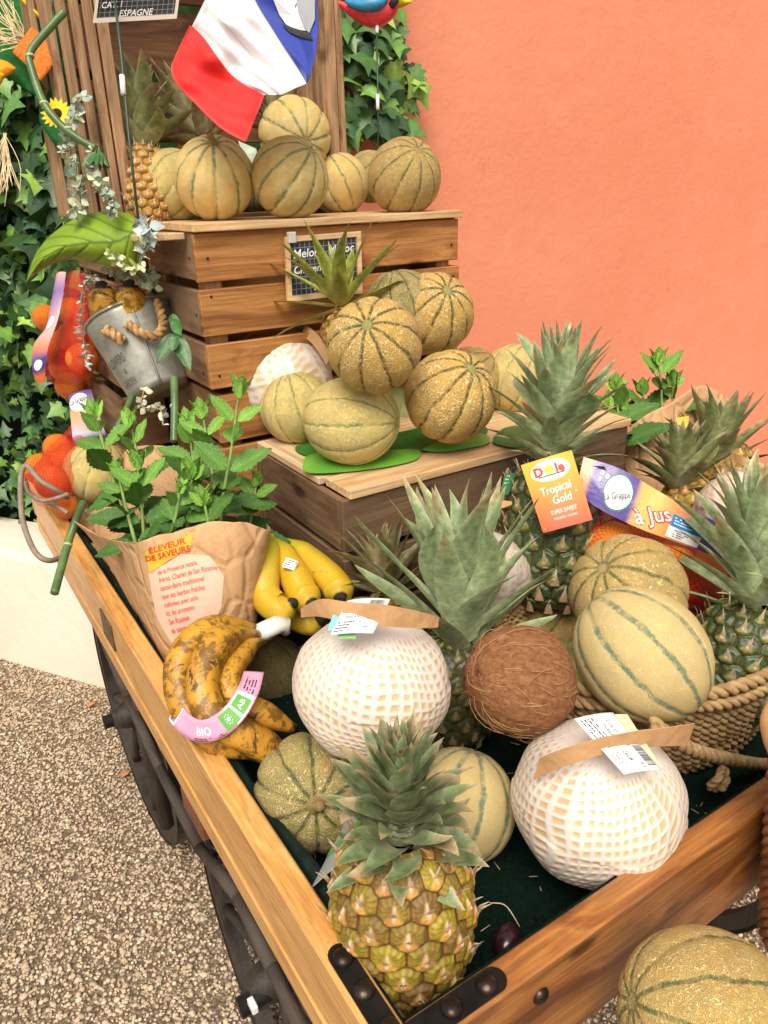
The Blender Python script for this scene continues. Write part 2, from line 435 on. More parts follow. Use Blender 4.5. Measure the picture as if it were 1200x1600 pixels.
# real pebbles where the ground can be seen
def pebbles():
    ico = []; ph = (1 + 5 ** .5) / 2
    ico = np.array([(-1, ph, 0), (1, ph, 0), (-1, -ph, 0), (1, -ph, 0), (0, -1, ph), (0, 1, ph), (0, -1, -ph), (0, 1, -ph), (ph, 0, -1), (ph, 0, 1), (-ph, 0, -1), (-ph, 0, 1)]) / 1.9
    fc = np.array([(0, 11, 5), (0, 5, 1), (0, 1, 7), (0, 7, 10), (0, 10, 11), (1, 5, 9), (5, 11, 4), (11, 10, 2), (10, 7, 6), (7, 1, 8), (3, 9, 4), (3, 4, 2), (3, 2, 6), (3, 6, 8), (3, 8, 9), (4, 9, 5), (2, 4, 11), (6, 2, 10), (8, 6, 7), (9, 8, 1)])
    def area(x0, x1, y0, y1, n):
        x = rs.uniform(x0, x1, n); y = rs.uniform(y0, y1, n); return np.stack([x, y], 1)
    P = np.concatenate([area(-1.25, .55, -.25, 2.35, 98000), area(.3, 1.6, -.25, .9, 20000)])
    # stay on the near side of the low wall
    keep = ((P - np.array([-.17, 2.17])) @ np.array([-.82416522, -.56634944])) > .002
    P = P[keep]; n = len(P)
    sz = np.exp(rs.normal(-5.62, .33, n)); sz = np.clip(sz, .0016, .0085)
    ax = rs.normal(size=(n, 3)); ax /= np.linalg.norm(ax, axis=1)[:, None]; an = rs.uniform(0, 6.28, n)
    K = np.zeros((n, 3, 3)); K[:, 0, 1] = -ax[:, 2]; K[:, 0, 2] = ax[:, 1]; K[:, 1, 0] = ax[:, 2]; K[:, 1, 2] = -ax[:, 0]; K[:, 2, 0] = -ax[:, 1]; K[:, 2, 1] = ax[:, 0]
    Rm = np.eye(3)[None] + np.sin(an)[:, None, None] * K + (1 - np.cos(an))[:, None, None] * (K @ K)
    jit = ico[None] * rs.uniform(.75, 1.2, (n, 12, 1)) * rs.uniform(.6, 1.15, (n, 1, 3))
    V = np.einsum('nij,nkj->nki', Rm, jit) * sz[:, None, None]
    V[:, :, 2] *= .7
    V[:, :, 0] += P[:, 0:1]; V[:, :, 1] += P[:, 1:2]; V[:, :, 2] += GZ + sz[:, None] * .35 + rs.uniform(0, .002, n)[:, None]
    F = (fc[None] + (np.arange(n) * 12)[:, None, None]).reshape(-1, 3)
    base = np.array([(.44, .34, .24), (.40, .31, .215), (.48, .38, .275), (.35, .265, .185), (.52, .44, .34), (.29, .235, .19), (.43, .31, .20)])
    ci = rs.choice(7, n, p=[.27, .24, .17, .12, .07, .06, .07])
    c = base[ci] * rs.uniform(.8, 1.15, (n, 1)) * 1.3
    big = vnoise(np.c_[P, np.zeros(n)], 2.3, 3); c *= (0.86 + .28 * big)[:, None]
    return V.reshape(-1, 3), F, np.repeat(c, 12, 0)
V, F, c = pebbles()
pb = mk('gravel', V, F, m_vcol('pebble', .75, .35, 0, var=.2, vs=300), None, True, c); pb['kind'] = 'stuff'

# ================================================================== WALLS
t = NT('salmon_render', .85, .25); o = t.obj()
n1 = t.noise(o, 1.1, 3, .5); n2 = t.noise(o, 55, 5, .6); n3 = t.vor(o, 6, 'F1')
col = t.mix(t.mr(n1, .3, .7), (.83, .285, .168), (.89, .33, .20))
col = t.mix(t.mr(t.noise(t.map(o, (1, 1, .35)), 4, 4, .6), .55, .85, 0, .35), col, (.86, .40, .27))
spots = t.m('MULTIPLY', t.mr(n3, .03, .06, 1, 0), t.mr(t.noise(o, 3, 1), .5, .6))
col = t.mix(t.m('MULTIPLY', spots, .45), col, (.5, .16, .1))
tr = t.noise(t.map(o, (1, 1, 2.2), (0, .5, 0)), 5, 6, .62, 1.2)
col = t.mix(t.mr(tr, .50, .78, 0, .22), col, (.93, .46, .32)); col = t.mix(t.mr(tr, .25, .45, .14, 0), col, (.74, .24, .13))
crk = t.vor(t.vm('ADD', o, t.vm('MULTIPLY', t.noise(o, 6, 4, .6, 0, 1), (.25, .25, .25))), 1.3, 'DISTANCE_TO_EDGE')
crm = t.m('MULTIPLY', t.mr(crk, .0008, .0022, 1, 0), t.mr(t.noise(o, 1.7, 2), .56, .64))
col = t.mix(t.m('MULTIPLY', crm, .22), col, (.42, .14, .08))
t.set(Base_Color=col, Normal=t.bump(t.m('ADD', n2, t.m('MULTIPLY', t.noise(o, 12, 3), 1.5)), .35, .005))
M['salmon'] = t.mat
wl = MB(); wl.box((.79, 1.62, GZ - .02), (9, 1.9, 3.4))
tag(wl.build('rendered_wall', M['salmon'], None, origin=(.79, 1.62, GZ)), 'tall plain salmon orange rendered wall behind the fruit cart', 'wall')
t = NT('cream_render', .85, .25); o = t.obj()
col = t.mix(t.mr(t.noise(o, 2.2, 4, .6), .3, .7), (.78, .66, .54), (.85, .75, .64))
col = t.mix(t.mr(t.noise(t.map(o, (3, 3, 1)), 6, 4), .58, .8, 0, .35), col, (.62, .5, .38))
t.set(Base_Color=col, Normal=t.bump(t.m('ADD', t.noise(o, 60, 5), t.noise(o, 9, 3)), .35, .005))
dW = A(.56634944, -.82416522); nW = A(-.82416522, -.56634944); P0 = A(-.17, 2.17)
wv = []; N = 40; prof = [(0, GZ - .02), (0, -.405), (-.008, -.388), (-.03, -.381), (-.2, -.378), (-.215, -.385), (-.22, -.4), (-.22, GZ - .02)]
for i in range(N):
    s_ = -3.4 + 4.2 * i / (N - 1); bow = .03 * math.sin(s_ * 1.7) * (1 if s_ < -.4 else .3)
    for (q, z) in prof: wv.append((*(P0 + dW * s_ + nW * (q + bow)), z + .003 * math.sin(s_ * 9)))
low = mk('low_wall', wv, gridF(N, len(prof)), t.mat, None, True, origin=(P0[0], P0[1], GZ))
tag(low, 'low cream plastered planter wall with white top at the left edge', 'wall')

# ---- ivy
def ivy_leaf():
    """5-lobed leaf in the xy plane, stalk at origin, tip towards +y; returns verts and tris"""
    o = [(0, 0), (.22, -.12), (.42, .02), (.3, .2), (.62, .34), (.34, .46), (.2, .62), (0, 1.05), (-.2, .62), (-.34, .46), (-.62, .34), (-.3, .2), (-.42, .02), (-.22, -.12)]
    V = [(0, .3, .0)] + [(x, y, 0) for x, y in o]
    V = np.array(V); V[:, 2] = -.22 * np.abs(V[:, 0]) ** 1.2 - .12 * (V[:, 1] - .3) ** 2 + .05
    F = [(0, i, i + 1) for i in range(1, 14)] + [(0, 14, 1)]
    return V, np.array(F)
def scatter_leaves(P, Nrm, size, cols, LV, LF, droop=.6, jitter=.5, tipdir=None, seed=1):
    """vectorised: leaf normals ~ Nrm, tips hang down"""
    r = np.random.RandomState(seed); n = len(P)
    Z = Nrm + r.normal(size=(n, 3)) * jitter; Z /= np.linalg.norm(Z, axis=1)[:, None]
    Y = (np.array([0, 0, -1.0]) if tipdir is None else tipdir) * droop + r.normal(size=(n, 3)) * .7
    Y -= Z * (Y * Z).sum(1)[:, None]; Y /= np.linalg.norm(Y, axis=1)[:, None]
    X = np.cross(Y, Z)
    Rm = np.stack([X, Y, Z], 2)
    L = LV[None] * np.stack([r.uniform(.8, 1.15, n), r.uniform(.8, 1.2, n), r.uniform(.3, 1.8, n)], 1)[:, None]
    V = np.einsum('nij,nkj->nki', Rm, L) * size[:, None, None] + P[:, None]
    k = len(LV); F = (LF[None] + (np.arange(n) * k)[:, None, None]).reshape(-1, 3)
    c = np.repeat(cols, k, 0).reshape(n, k, 3); c[:, 0] *= 1.25
    return V.reshape(-1, 3), F, c.reshape(-1, 3)
M['ivy'] = m_vcol('ivy_leaf', .38, .5, .25, 250, .3, 60)
M['leafmix'] = M['ivy']
def ivy_cols(n, bright, r):
    pal = np.array([(.030, .075, .030), (.05, .12, .038), (.08, .18, .045), (.14, .29, .05), (.25, .40, .07), (.05, .11, .055)])
    p = np.array([.27 - .14 * bright, .25 - .03 * bright, .22, .13 + .08 * bright, .04 + .12 * bright, .09 - .03 * bright]); p /= p.sum()
    return pal[r.choice(6, n, p=p)] * r.uniform(.8, 1.25, (n, 1))
LV, LF = ivy_leaf()
r = np.random.RandomState(5); n = 15000
s_ = r.uniform(-2.6, 1.0, n); z = -.42 + r.uniform(0, 1, n) ** .9 * 2.6
lump = vnoise(np.stack([s_ * 3, z * 3, s_ * 0], 1), 1.0, 2) * .28
base2 = P0[None] + dW[None] * s_[:, None] - nW[None] * (.36 - lump - r.uniform(-.05, .09, n))[:, None]
P = np.c_[base2, z]
keep = ~((P[:, 0] > .30) & (P[:, 1] < 1.95)); P = P[keep]; n = len(P); z = z[keep]
nrm = np.tile(np.array([nW[0] * .8, nW[1] * .8, .45]), (n, 1))
size = np.where(z > .2, r.uniform(.045, .085, n), r.uniform(.028, .06, n))
V, F, c = scatter_leaves(P, nrm, size, ivy_cols(n, .5, r), LV, LF, seed=8, jitter=.55)
ivy = thing('ivy', 'dense green ivy hedge climbing behind the low cream wall', 'ivy', (P0[0] + .2, P0[1] + .2, -.4))
mk('foliage', V, F, M['ivy'], ivy, True, c)
b = MB(); q0 = P0 - nW * .40; 
V = []
for i in range(30):
    s2 = -2.8 + 3.45 * i / 29
    for j in range(24):
        zz = -.6 + 2.9 * j / 23; p = P0 + dW * s2 - nW * (.47 + .03 * math.sin(s2 * 7 + zz * 5))
        V.append((p[0], p[1], zz))
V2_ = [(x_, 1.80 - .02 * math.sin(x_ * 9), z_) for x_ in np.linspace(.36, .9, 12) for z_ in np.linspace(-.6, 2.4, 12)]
mk('shade_backing', V2_, gridF(12, 12), m_plain('ivy_shade', (.02, .05, .015), .9, .1, .6, 40, .5), ivy, True)  # flat dark green sheet standing in for shaded ivy behind the crate
mk('stems', V, gridF(30, 24), m_plain('dark_ivy_backing', (.012, .022, .009), .9, .1, .6, 40, .4), ivy, True)  # dark backing sheet for the shade between leaves; no stems modelled here
# hanging ivy on the salmon wall
r = np.random.RandomState(9); n = 430
u = r.uniform(0, 1, n); zz = .74 + u * .75
cx = .935 + .05 * np.sin(zz * 9) + (zz - .95) * .03; hw = .115 + .03 * np.sin(zz * 23 + 1)
x = cx + r.uniform(-1, 1, n) * hw * 1.05
P = np.c_[x, 1.62 - .03 - r.uniform(0, .09, n) * (1 - .5 * np.abs(x - cx) / .15), zz]
nrm = np.tile(np.array([-.25, -.9, .35]), (n, 1))
V, F, c = scatter_leaves(P, nrm, r.uniform(.042, .078, n), ivy_cols(n, 1.0, r), LV, LF, seed=3, jitter=.4, droop=1.3)
hi = thing('hanging_ivy', 'narrow strip of ivy hanging down the salmon wall beside the upright crate', 'ivy', (.92, 1.6, .72))
mk('foliage', V, F, M['ivy'], hi, True, c)
mb = MB()
for k in range(5):
    xs = .92 + (k - 2) * .035
    mb.tube([(xs, 1.60, 1.6), (xs + .02, 1.595, 1.3), (xs - .02, 1.6, 1.05), (xs + .01, 1.6, .78)], .0035, 6, sub=20)
mb.build('stems', m_plain('ivy_twig', (.09, .06, .03), .8), hi, True)

# ================================================================== CART
X1, Y1 = 1.34, 1.52
cart = thing('wooden_cart', 'long wooden flower cart with honey coloured rails, iron corner brackets and spoked wheels', 'cart', (.65, .75, GZ))
mb = MB(); mb.box((-.029, -.030, -.088), (-.0, Y1 + .03, 0), bev=.0022); mb.box((-.031, -.026, -.124), (-.0005, Y1, -.0885), bev=.002)
mb.build('side_rail', M['rail_y'], cart)
mb = MB(); mb.box((.0005, -.029, -.128), (X1, 0, -.0), bev=.0022)
mb.build('front_rail', M['rail_x'], cart)
mb = MB(); mb.box((X1 + .0005, -.030, -.125), (X1 + .03, Y1 + .03, 0), bev=.002); mb.build('side_rail', M['rail_y'], cart)
mb = MB(); mb.box((.0005, Y1 + .001, -.125), (X1, Y1 + .029, 0), bev=.002); mb.build('back_rail', M['rail_x'], cart)
t = NT('green_felt', .95, .1); o = t.obj()
nz = t.noise(o, 300, 4, .8); col = t.mix(t.mr(nz, .35, .7), (.0015, .007, .005), (.006, .022, .014))
lint = t.m('MULTIPLY', t.mr(t.vor(o, 45, 'F1'), .04, .07, 1, 0), t.mr(t.noise(o, 18, 1), .52, .6))
col = t.mix(t.m('MULTIPLY', lint, .7), col, (.35, .36, .25))
t.set(Base_Color=col, Normal=t.bump(nz, .8, .003))
M['felt'] = t.mat
mb = MB(); mb.box((.0005, .0005, -.123), (X1 - .0005, Y1 - .0005, -.105)); mb.build('felt_floor', M['felt'], cart)
mb = MB()
for (lo, hi_) in (((.0006, .0006, -.1045), (.0045, Y1 - .001, -.008)), ((.005, .0006, -.1045), (X1 - .001, .0045, -.006))): mb.box(lo, hi_)
mb.build('felt_lining', M['felt'], cart)
mb = MB()   # green netting rolled along the inside of the left rail
for q in range(2):
    Pn = [(.012 + .01 * q + .004 * math.sin(i * 1.3 + q), .1 + .08 * i, -.03 - .03 * q + .006 * math.sin(i * 2.1)) for i in range(18)]
    mb.tube(Pn, .011, 7, sub=120)
mb.build('netting_trim', m_plain('dark_green_net', (.003, .016, .012), .7, .3, 1.0, 260, .5), cart, True)
# iron corner brackets (flat plate with rounded end), bolts
def plate(mb, x0, x1, y0, y1, z, th, along, m=0):
    """rounded at the far end of `along`"""
    n = 14; P = []
    if along == 'y':
        w_ = (x1 - x0) / 2; cx = (x0 + x1) / 2
        P = [(x0, y0), (x1, y0)] + [(cx + w_ * math.cos(a), y1 - w_ + w_ * math.sin(a)) for a in np.linspace(0, PI, n)]
    else:
        w_ = (y1 - y0) / 2; cy = (y0 + y1) / 2
        P = [(x0, y1), (x0, y0)] + [(x1 - w_ + w_ * math.cos(a), cy + w_ * math.sin(a)) for a in np.linspace(-PI / 2, PI / 2, n)]
    k = len(P); V = [(x, y, z) for x, y in P] + [(x, y, z + th) for x, y in P]
    F = [tuple(range(k))[::-1], tuple(range(k, 2 * k))] + [(i, (i + 1) % k, (i + 1) % k + k, i + k) for i in range(k)]
    mb.add(V, F, m)
def dome(mb, c, nrm, r_, h, m=0):
    Ax = axes(nrm); V = []; F = []; a = 20; b = 6
    for i in range(b + 1):
        f_ = i / b * PI / 2
        for j in range(a):
            p = A(math.cos(j * 2 * PI / a) * r_ * math.cos(f_) , math.sin(j * 2 * PI / a) * r_ * math.cos(f_), h * math.sin(f_))
            V.append(Ax @ p + np.array(c))
    F = [(i * a + j, i * a + (j + 1) % a, (i + 1) * a + (j + 1) % a, (i + 1) * a + j) for i in range(b) for j in range(a)]
    mb.add(V, F, m)
mb = MB()
plate(mb, -.0245, -.0035, -.031, .088, .0008, .0016, 'y')
plate(mb, -.0034, .094, -.0262, -.0035, .0008, .0016, 'x')
br = mb.build('corner_bracket', M['iron'], cart)
for c_ in ((-.0135, .0725, .0024), (-.0135, .038, .0024), (.075, -.015, .0024), (.0385, -.0145, .0024), (-.0135, .0, .0024)):
    mb = MB(); dome(mb, c_, (0, 0, 1), .0098, .0065); mb.build('bolt', M['bolt'], br, True)
mb = MB()
for (yy, zz, hh) in ((.038, -.055, .045),):
    V = []; n = 16
    for k_ in range(2):
        for i in range(n):
            a = i * 2 * PI / n; V.append((-.0315 - .002 * k_, yy - .012 + .017 * math.cos(a) + (.004 if math.cos(a) > .9 else 0), zz + hh * .5 * math.sin(a)))
    F = [tuple(range(n))[::-1], tuple(range(n, 2 * n))] + [(i, (i + 1) % n, (i + 1) % n + n, i + n) for i in range(n)]
    mb.add(V, F)
mb.box((-.0335, -.031, -.085), (-.0313, .03, -.045))
b2 = mb.build('side_bracket', M['iron'], cart)
mb = MB(); dome(mb, (-.034, .03, -.055), (-1, 0, 0), .008, .005); mb.build('bolt', M['bolt'], b2, True)
mb = MB(); dome(mb, (.125, -.0295, -.035), (0, -1, 0), .0085, .006); mb.build('bolt', M['bolt'], cart, True)
mb = MB(); mb.box((-.0315, .80, -.075), (-.0292, .87, -.025), bev=.0008)
mb.build('metal_plate', m_plain('aged_brass', (.16, .12, .075), .5, .5, .5, 150, .4, .6), cart)
for x_ in (.18, .72):
    mb = MB(); mb.box((x_, .02, -.24), (x_ + .06, Y1, -.13), bev=.004); mb.build('beam', M['barwood'], cart)
for y_ in (.415, 1.2):
    mb = MB(); mb.box((.10, y_ - .03, -.34), (.82, y_ + .03, -.245), bev=.004); mb.build('axle_block', M['wheelwood'], cart)
    mb = MB(); mb.tube([(-.02, y_, -.49), (.93, y_, -.49)], .016, 10); mb.build('axle', M['iron'], cart, True)
    for x_ in (.16, .74):
        mb = MB(); mb.box((x_, y_ - .02, -.46), (x_ + .05, y_ + .02, -.341)); mb.build('axle_bracket', M['iron'], cart)
def wheel(cx, cy, cz=-.49, Ro=.31):
    w_ = thing('x', '', '', (cx, cy, cz)); COL.objects.unlink(w_); bpy.data.objects.remove(w_)
    mb = MB(); n = 56
    def ring(mb, r0, r1, hx, m=0):
        V = []
        for i in range(n):
            a = 2 * PI * i / n
            for (rr, xx) in ((r0, -hx), (r1, -hx), (r1, hx), (r0, hx)): V.append((cx + xx, cy + rr * math.cos(a), cz + rr * math.sin(a)))
        F = [(i * 4 + j, i * 4 + (j + 1) % 4, ((i + 1) % n) * 4 + (j + 1) % 4, ((i + 1) % n) * 4 + j) for i in range(n) for j in range(4)]
        mb.add(V, F, m)
    ring(mb, Ro - .034, Ro - .006, .014)
    felloe = mb.build('wheel_rim', M['wheelwood'], cart)
    mb = MB(); ring(mb, Ro - .0058, Ro, .016); mb.build('iron_tyre', M['iron'], felloe)
    mb = MB(); V, F = tube([(cx - .055, cy, cz), (cx - .03, cy, cz), (cx, cy, cz), (cx + .04, cy, cz), (cx + .07, cy, cz)], [.022, .030, .038, .03, .026], 20); mb.add(V, F)
    mb.build('hub', M['wheelwood'], felloe, True)
    for k in range(10):
        a = 2 * PI * k / 10 + .2; d_ = A(0, math.cos(a), math.sin(a)); c_ = A(cx, cy, cz)
        mb = MB(); V, F = tube([c_ + d_ * .045, c_ + d_ * .12, c_ + d_ * .22, c_ + d_ * (Ro - .04)], [.012, .010, .009, .011], 8); mb.add(V, F)
        mb.build('spoke', M['wheelwood'], felloe, True)
for (cx, cy) in ((.055, .43), (.055, 1.2), (.86, .40), (.86, 1.2)): wheel(cx, cy)
# weathered long bar outside the wheels and struts
mb = MB()
for (a_, b_) in (((157, 985), (200, 1090)), ((200, 1090), (250, 1200)), ((250, 1200), (312, 1325)), ((312, 1325), (372, 1400)), ((372, 1400), (425, 1510)), ((425, 1510), (500, 1665))):
    mb.tube([onp(*a_, 0, -.012), onp(*b_, 0, -.012)], .009, 8)
mb.build('foot_bar', M['barwood'], cart, True)
mb = MB(); p = onp(305, 1268, 0, -.02); mb.box(p - A(.006, .04, .02), p + A(.16, .04, .02), bev=.003); mb.build('step_block', M['redwood'], cart)
mb = MB()
hx = [(p[0] + .03 + .016 * math.cos(a), p[1] + .016 * math.sin(a), p[2] - .02 - a * .0032) for a in np.linspace(0, 2 * PI * 6, 120)]
mb.tube(hx, .0032, 6); mb.build('coil_spring', M['iron'], cart, True)
mb = MB()
for (a_, b_) in (((205, 1040), (262, 1290)), ((215, 1060), (300, 1180))):
    mb.tube([onp(*a_, 0, .0), onp(*b_, 0, .0)], .013, 8)
mb.build('strut', M['wheelwood'], cart, True)
# white clip on the bar
mb = MB(); p = onp(395, 1571, 0, -.03); mb.box(p - A(.004, .009, .006), p + A(.004, .009, .006), bev=.001)
mb.build('plastic_clip', m_plain('white_plastic', (.8, .8, .78), .35), cart)

# ================================================================== CRATES
def crate(label, x0, x1, y0, y1, z0, z1, rows, mx, my, mz, gap=.022, th=.012, post=.032, opening=None, seed=1, inset=0.0):
    r_ = random.Random(seed)
    c_ = thing('wooden_crate', label, 'crate', ((x0 + x1) / 2, (y0 + y1) / 2, z0), 'wooden display crates')
    h = (z1 - z0 - gap * (rows - 1)) / rows
    for nm, fx in (('front_panel', y0), ('back_panel', y1 - th)):
        if opening == 'front' and nm == 'front_panel': continue
        mb = MB()
        for k in range(rows):
            zz = z0 + k * (h + gap) + r_.uniform(-.002, .002)
            mb.box((x0 + r_.uniform(-.003, .003), fx + r_.uniform(-.001, .001), zz), (x1 + r_.uniform(-.003, .003), fx + th, zz + h), bev=.0015)
        mb.build(nm, mx, c_)
    for fx in (x0, x1 - th):
        mb = MB()
        for k in range(rows):
            zz = z0 + k * (h + gap) + r_.uniform(-.002, .002)
            mb.box((fx, y0 + th + .0008, zz), (fx + th, y1 - th - .0008, zz + h), bev=.0015)
        mb.build('side_panel', my, c_)
    for px_ in (x0 + th + .001, x1 - th - post - .001):
        for py_ in (y0 + th + .001, y1 - th - post - .001):
            mb = MB(); mb.box((px_, py_, z0), (px_ + post, py_ + post, z1 - .004), bev=.002); mb.build('corner_post', mz, c_)
    mb = MB(); mb.box((x0 + th + .002, y0 + th + .002, z0 + .001), (x1 - th - .002, y1 - th - .002, z0 + .01)); mb.build('base_panel', mx, c_)
    return c_
Y2 = .92
cr = crate('brown slatted crate under the top melons, with three front planks', .228, .766, Y2, 1.185, .300, .556, 3, M['crate'], M['crate_y'], M['crate_z'], .013, seed=3)
rr = random.Random(4)
for k in range(3):
    zz = .342 + k * .0927
    for xx in (.246, .75):
        mb = MB(); dome(mb, (xx + rr.uniform(-.004, .004), Y2 - .0018, zz + rr.uniform(-.025, .025)), (0, -1, 0), .0024, .001); mb.build('nail', M['iron'], cr, True)
    mb = MB(); dome(mb, (.2265, .95, zz + rr.uniform(-.02, .02)), (-1, 0, 0), .0024, .001); mb.build('nail', M['iron'], cr, True)
crate('brown crate at the bottom of the stack, behind the pale lid', .238, .80, Y2 + .01, 1.19, -.104, .284, 4, M['crate'], M['crate_y'], M['crate_z'], .013, seed=5)
crate('dark weathered crate carrying the netted melon pile', .294, .925, .592, .905, -.104, .182, 3, M['old'], M['old_y'], M['old_z'], .011, seed=8)
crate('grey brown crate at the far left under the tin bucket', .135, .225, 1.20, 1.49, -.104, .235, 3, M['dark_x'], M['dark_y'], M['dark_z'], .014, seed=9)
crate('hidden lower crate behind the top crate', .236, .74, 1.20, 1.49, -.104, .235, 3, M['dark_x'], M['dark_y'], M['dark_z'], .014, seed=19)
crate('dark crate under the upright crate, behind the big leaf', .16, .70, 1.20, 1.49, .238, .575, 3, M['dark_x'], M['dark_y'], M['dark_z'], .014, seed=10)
# upright open crate
def open_crate():
    x0, x1, y0, y1, z0, z1 = .163, .634, 1.115, 1.40, .578, 1.06
    c_ = thing('upright_crate', 'dark open crate standing on its side, pineapples and melons in its mouth', 'crate', ((x0 + x1) / 2, 1.3, z0))
    def postbox(nm, lo, hi_, mt): mb = MB(); mb.box(lo, hi_, bev=.0015); return mb.build(nm, mt, c_)
    for k_, (a_, b_) in enumerate(((y0, y0 + .022), (y0 + .040, y0 + .062), (y0 + .082, y0 + .11), (y0 + .130, y0 + .19), (y0 + .21, y1 - .01))):
        postbox('side_slat', (x0 - .011 * k_, a_, z0), (x0 + .012 - .011 * k_, b_, z1), M['dark_z'])
        postbox('side_slat', (x1 - .014, a_, z0), (x1, b_, z1), M['dark_z'])
    postbox('front_post', (x0 + .015, y0 + .001, z0), (x0 + .034, y0 + .026, z1 - .02), M['dark_z'])
    postbox('front_post', (x1 - .036, y0 + .001, z0), (x1 - .015, y0 + .026, z1 - .02), M['dark_z'])
    h = (z1 - z0) / 4.3
    for k in range(4):
        zz = z0 + .01 + k * (h + .012); postbox('back_slat', (x0 + .015, y1 - .02, zz), (x1 - .015, y1 - .005, zz + h - .004), M['dark_x'])
    for (a_, b_) in ((y0 + .17, y0 + .26),):
        postbox('top_slat', (x0 - .002, a_, z1 + .0005), (x1 + .002, b_, z1 + .014), M['dark_x'])
    mb = MB()
    for xx, sx in ((x0 + .035, 1), (x1 - .037, -1)):
        V = [(xx, y0 + .004, z1 - .001), (xx + sx * .05, y0 + .004, z1 - .001), (xx, y0 + .004, z1 - .09)]
        V += [(a, b_ + .045, c2) for a, b_, c2 in V]
        mb = MB(); mb.add(V, [(0, 1, 2), (5, 4, 3), (0, 3, 4, 1), (1, 4, 5, 2), (2, 5, 3, 0)]); mb.build('corner_block', M['crate_z'], c_)
open_crate()
# lids
def board(label, lo, hi_, mt, rot=0, tilt=0, name='wooden_board'):
    lo, hi_ = np.array(lo), np.array(hi_); c_ = (lo + hi_) / 2
    mb = MB(); mb.box(lo - c_, hi_ - c_, bev=.0012)
    o_ = mb.build(name, mt); o_.location = tuple(c_); o_.rotation_euler = (tilt, 0, rot)
    return tag(o_, label, 'board')
board('long pale pine board along the front of the top crate, under the round melons', (.224, Y2 - .012, .5575), (.768, 1.10, .5700), M['lid'])
board('short pale board at the left end of the top crate by the yellow pineapple', (.150, Y2 + .03, .5440), (.2235, 1.11, .5545), M['lid_y'], tilt=R(-1.2))
board('pale pine lid edge under the pile of netted melons', (.305, .588, .184), (.930, .664, .198), M['lid'], rot=R(.3))
board('pale board lying front to back beside the small striped melon', (.296, .671, .184), (.405, .905, .196), M['lid_y'], rot=R(.5))
board('dark board under the green leaf mat and netted melons', (.409, .671, .184), (.928, .905, .1945), M['lid'])
# ================================================================== MELONS
def melon_mesh(rib=.03, dent=.06, n=10, seed=0, long=1.0, nu=72, nv=120, flat=1.0):
    th = np.linspace(0, PI, nu); ph = np.arange(nv) * 2 * PI / nv
    T, Pp = np.meshgrid(th, ph, indexing='ij')
    D = np.stack([np.sin(T) * np.cos(Pp), np.sin(T) * np.sin(Pp), np.cos(T)], -1)
    q = np.abs(((Pp * n / (2 * PI)) % 1) - .5) * 2          # 0 at rib line, 1 mid... (rib valley at q=1 -> phi*n/2pi integer)
    q = 1 - q
    r_ = 1 - rib * np.exp(-(q / .22) ** 2) * np.sin(T) ** .7 + rib * .3 * (1 - np.exp(-(q / .6) ** 2)) * np.sin(T)
    r_ *= 1 - dent * np.exp(-(T / .2) ** 2) - dent * .6 * np.exp(-((PI - T) / .18) ** 2)
    r_ *= 1 + .035 * (vnoise(D, 1.4, seed) - .5) + .012 * (vnoise(D, 5, seed + 3) - .5)
    V = D * r_[..., None]; V[..., 2] *= long; V[..., :2] *= flat
    return V.reshape(-1, 3), gridF(nu, nv, True)
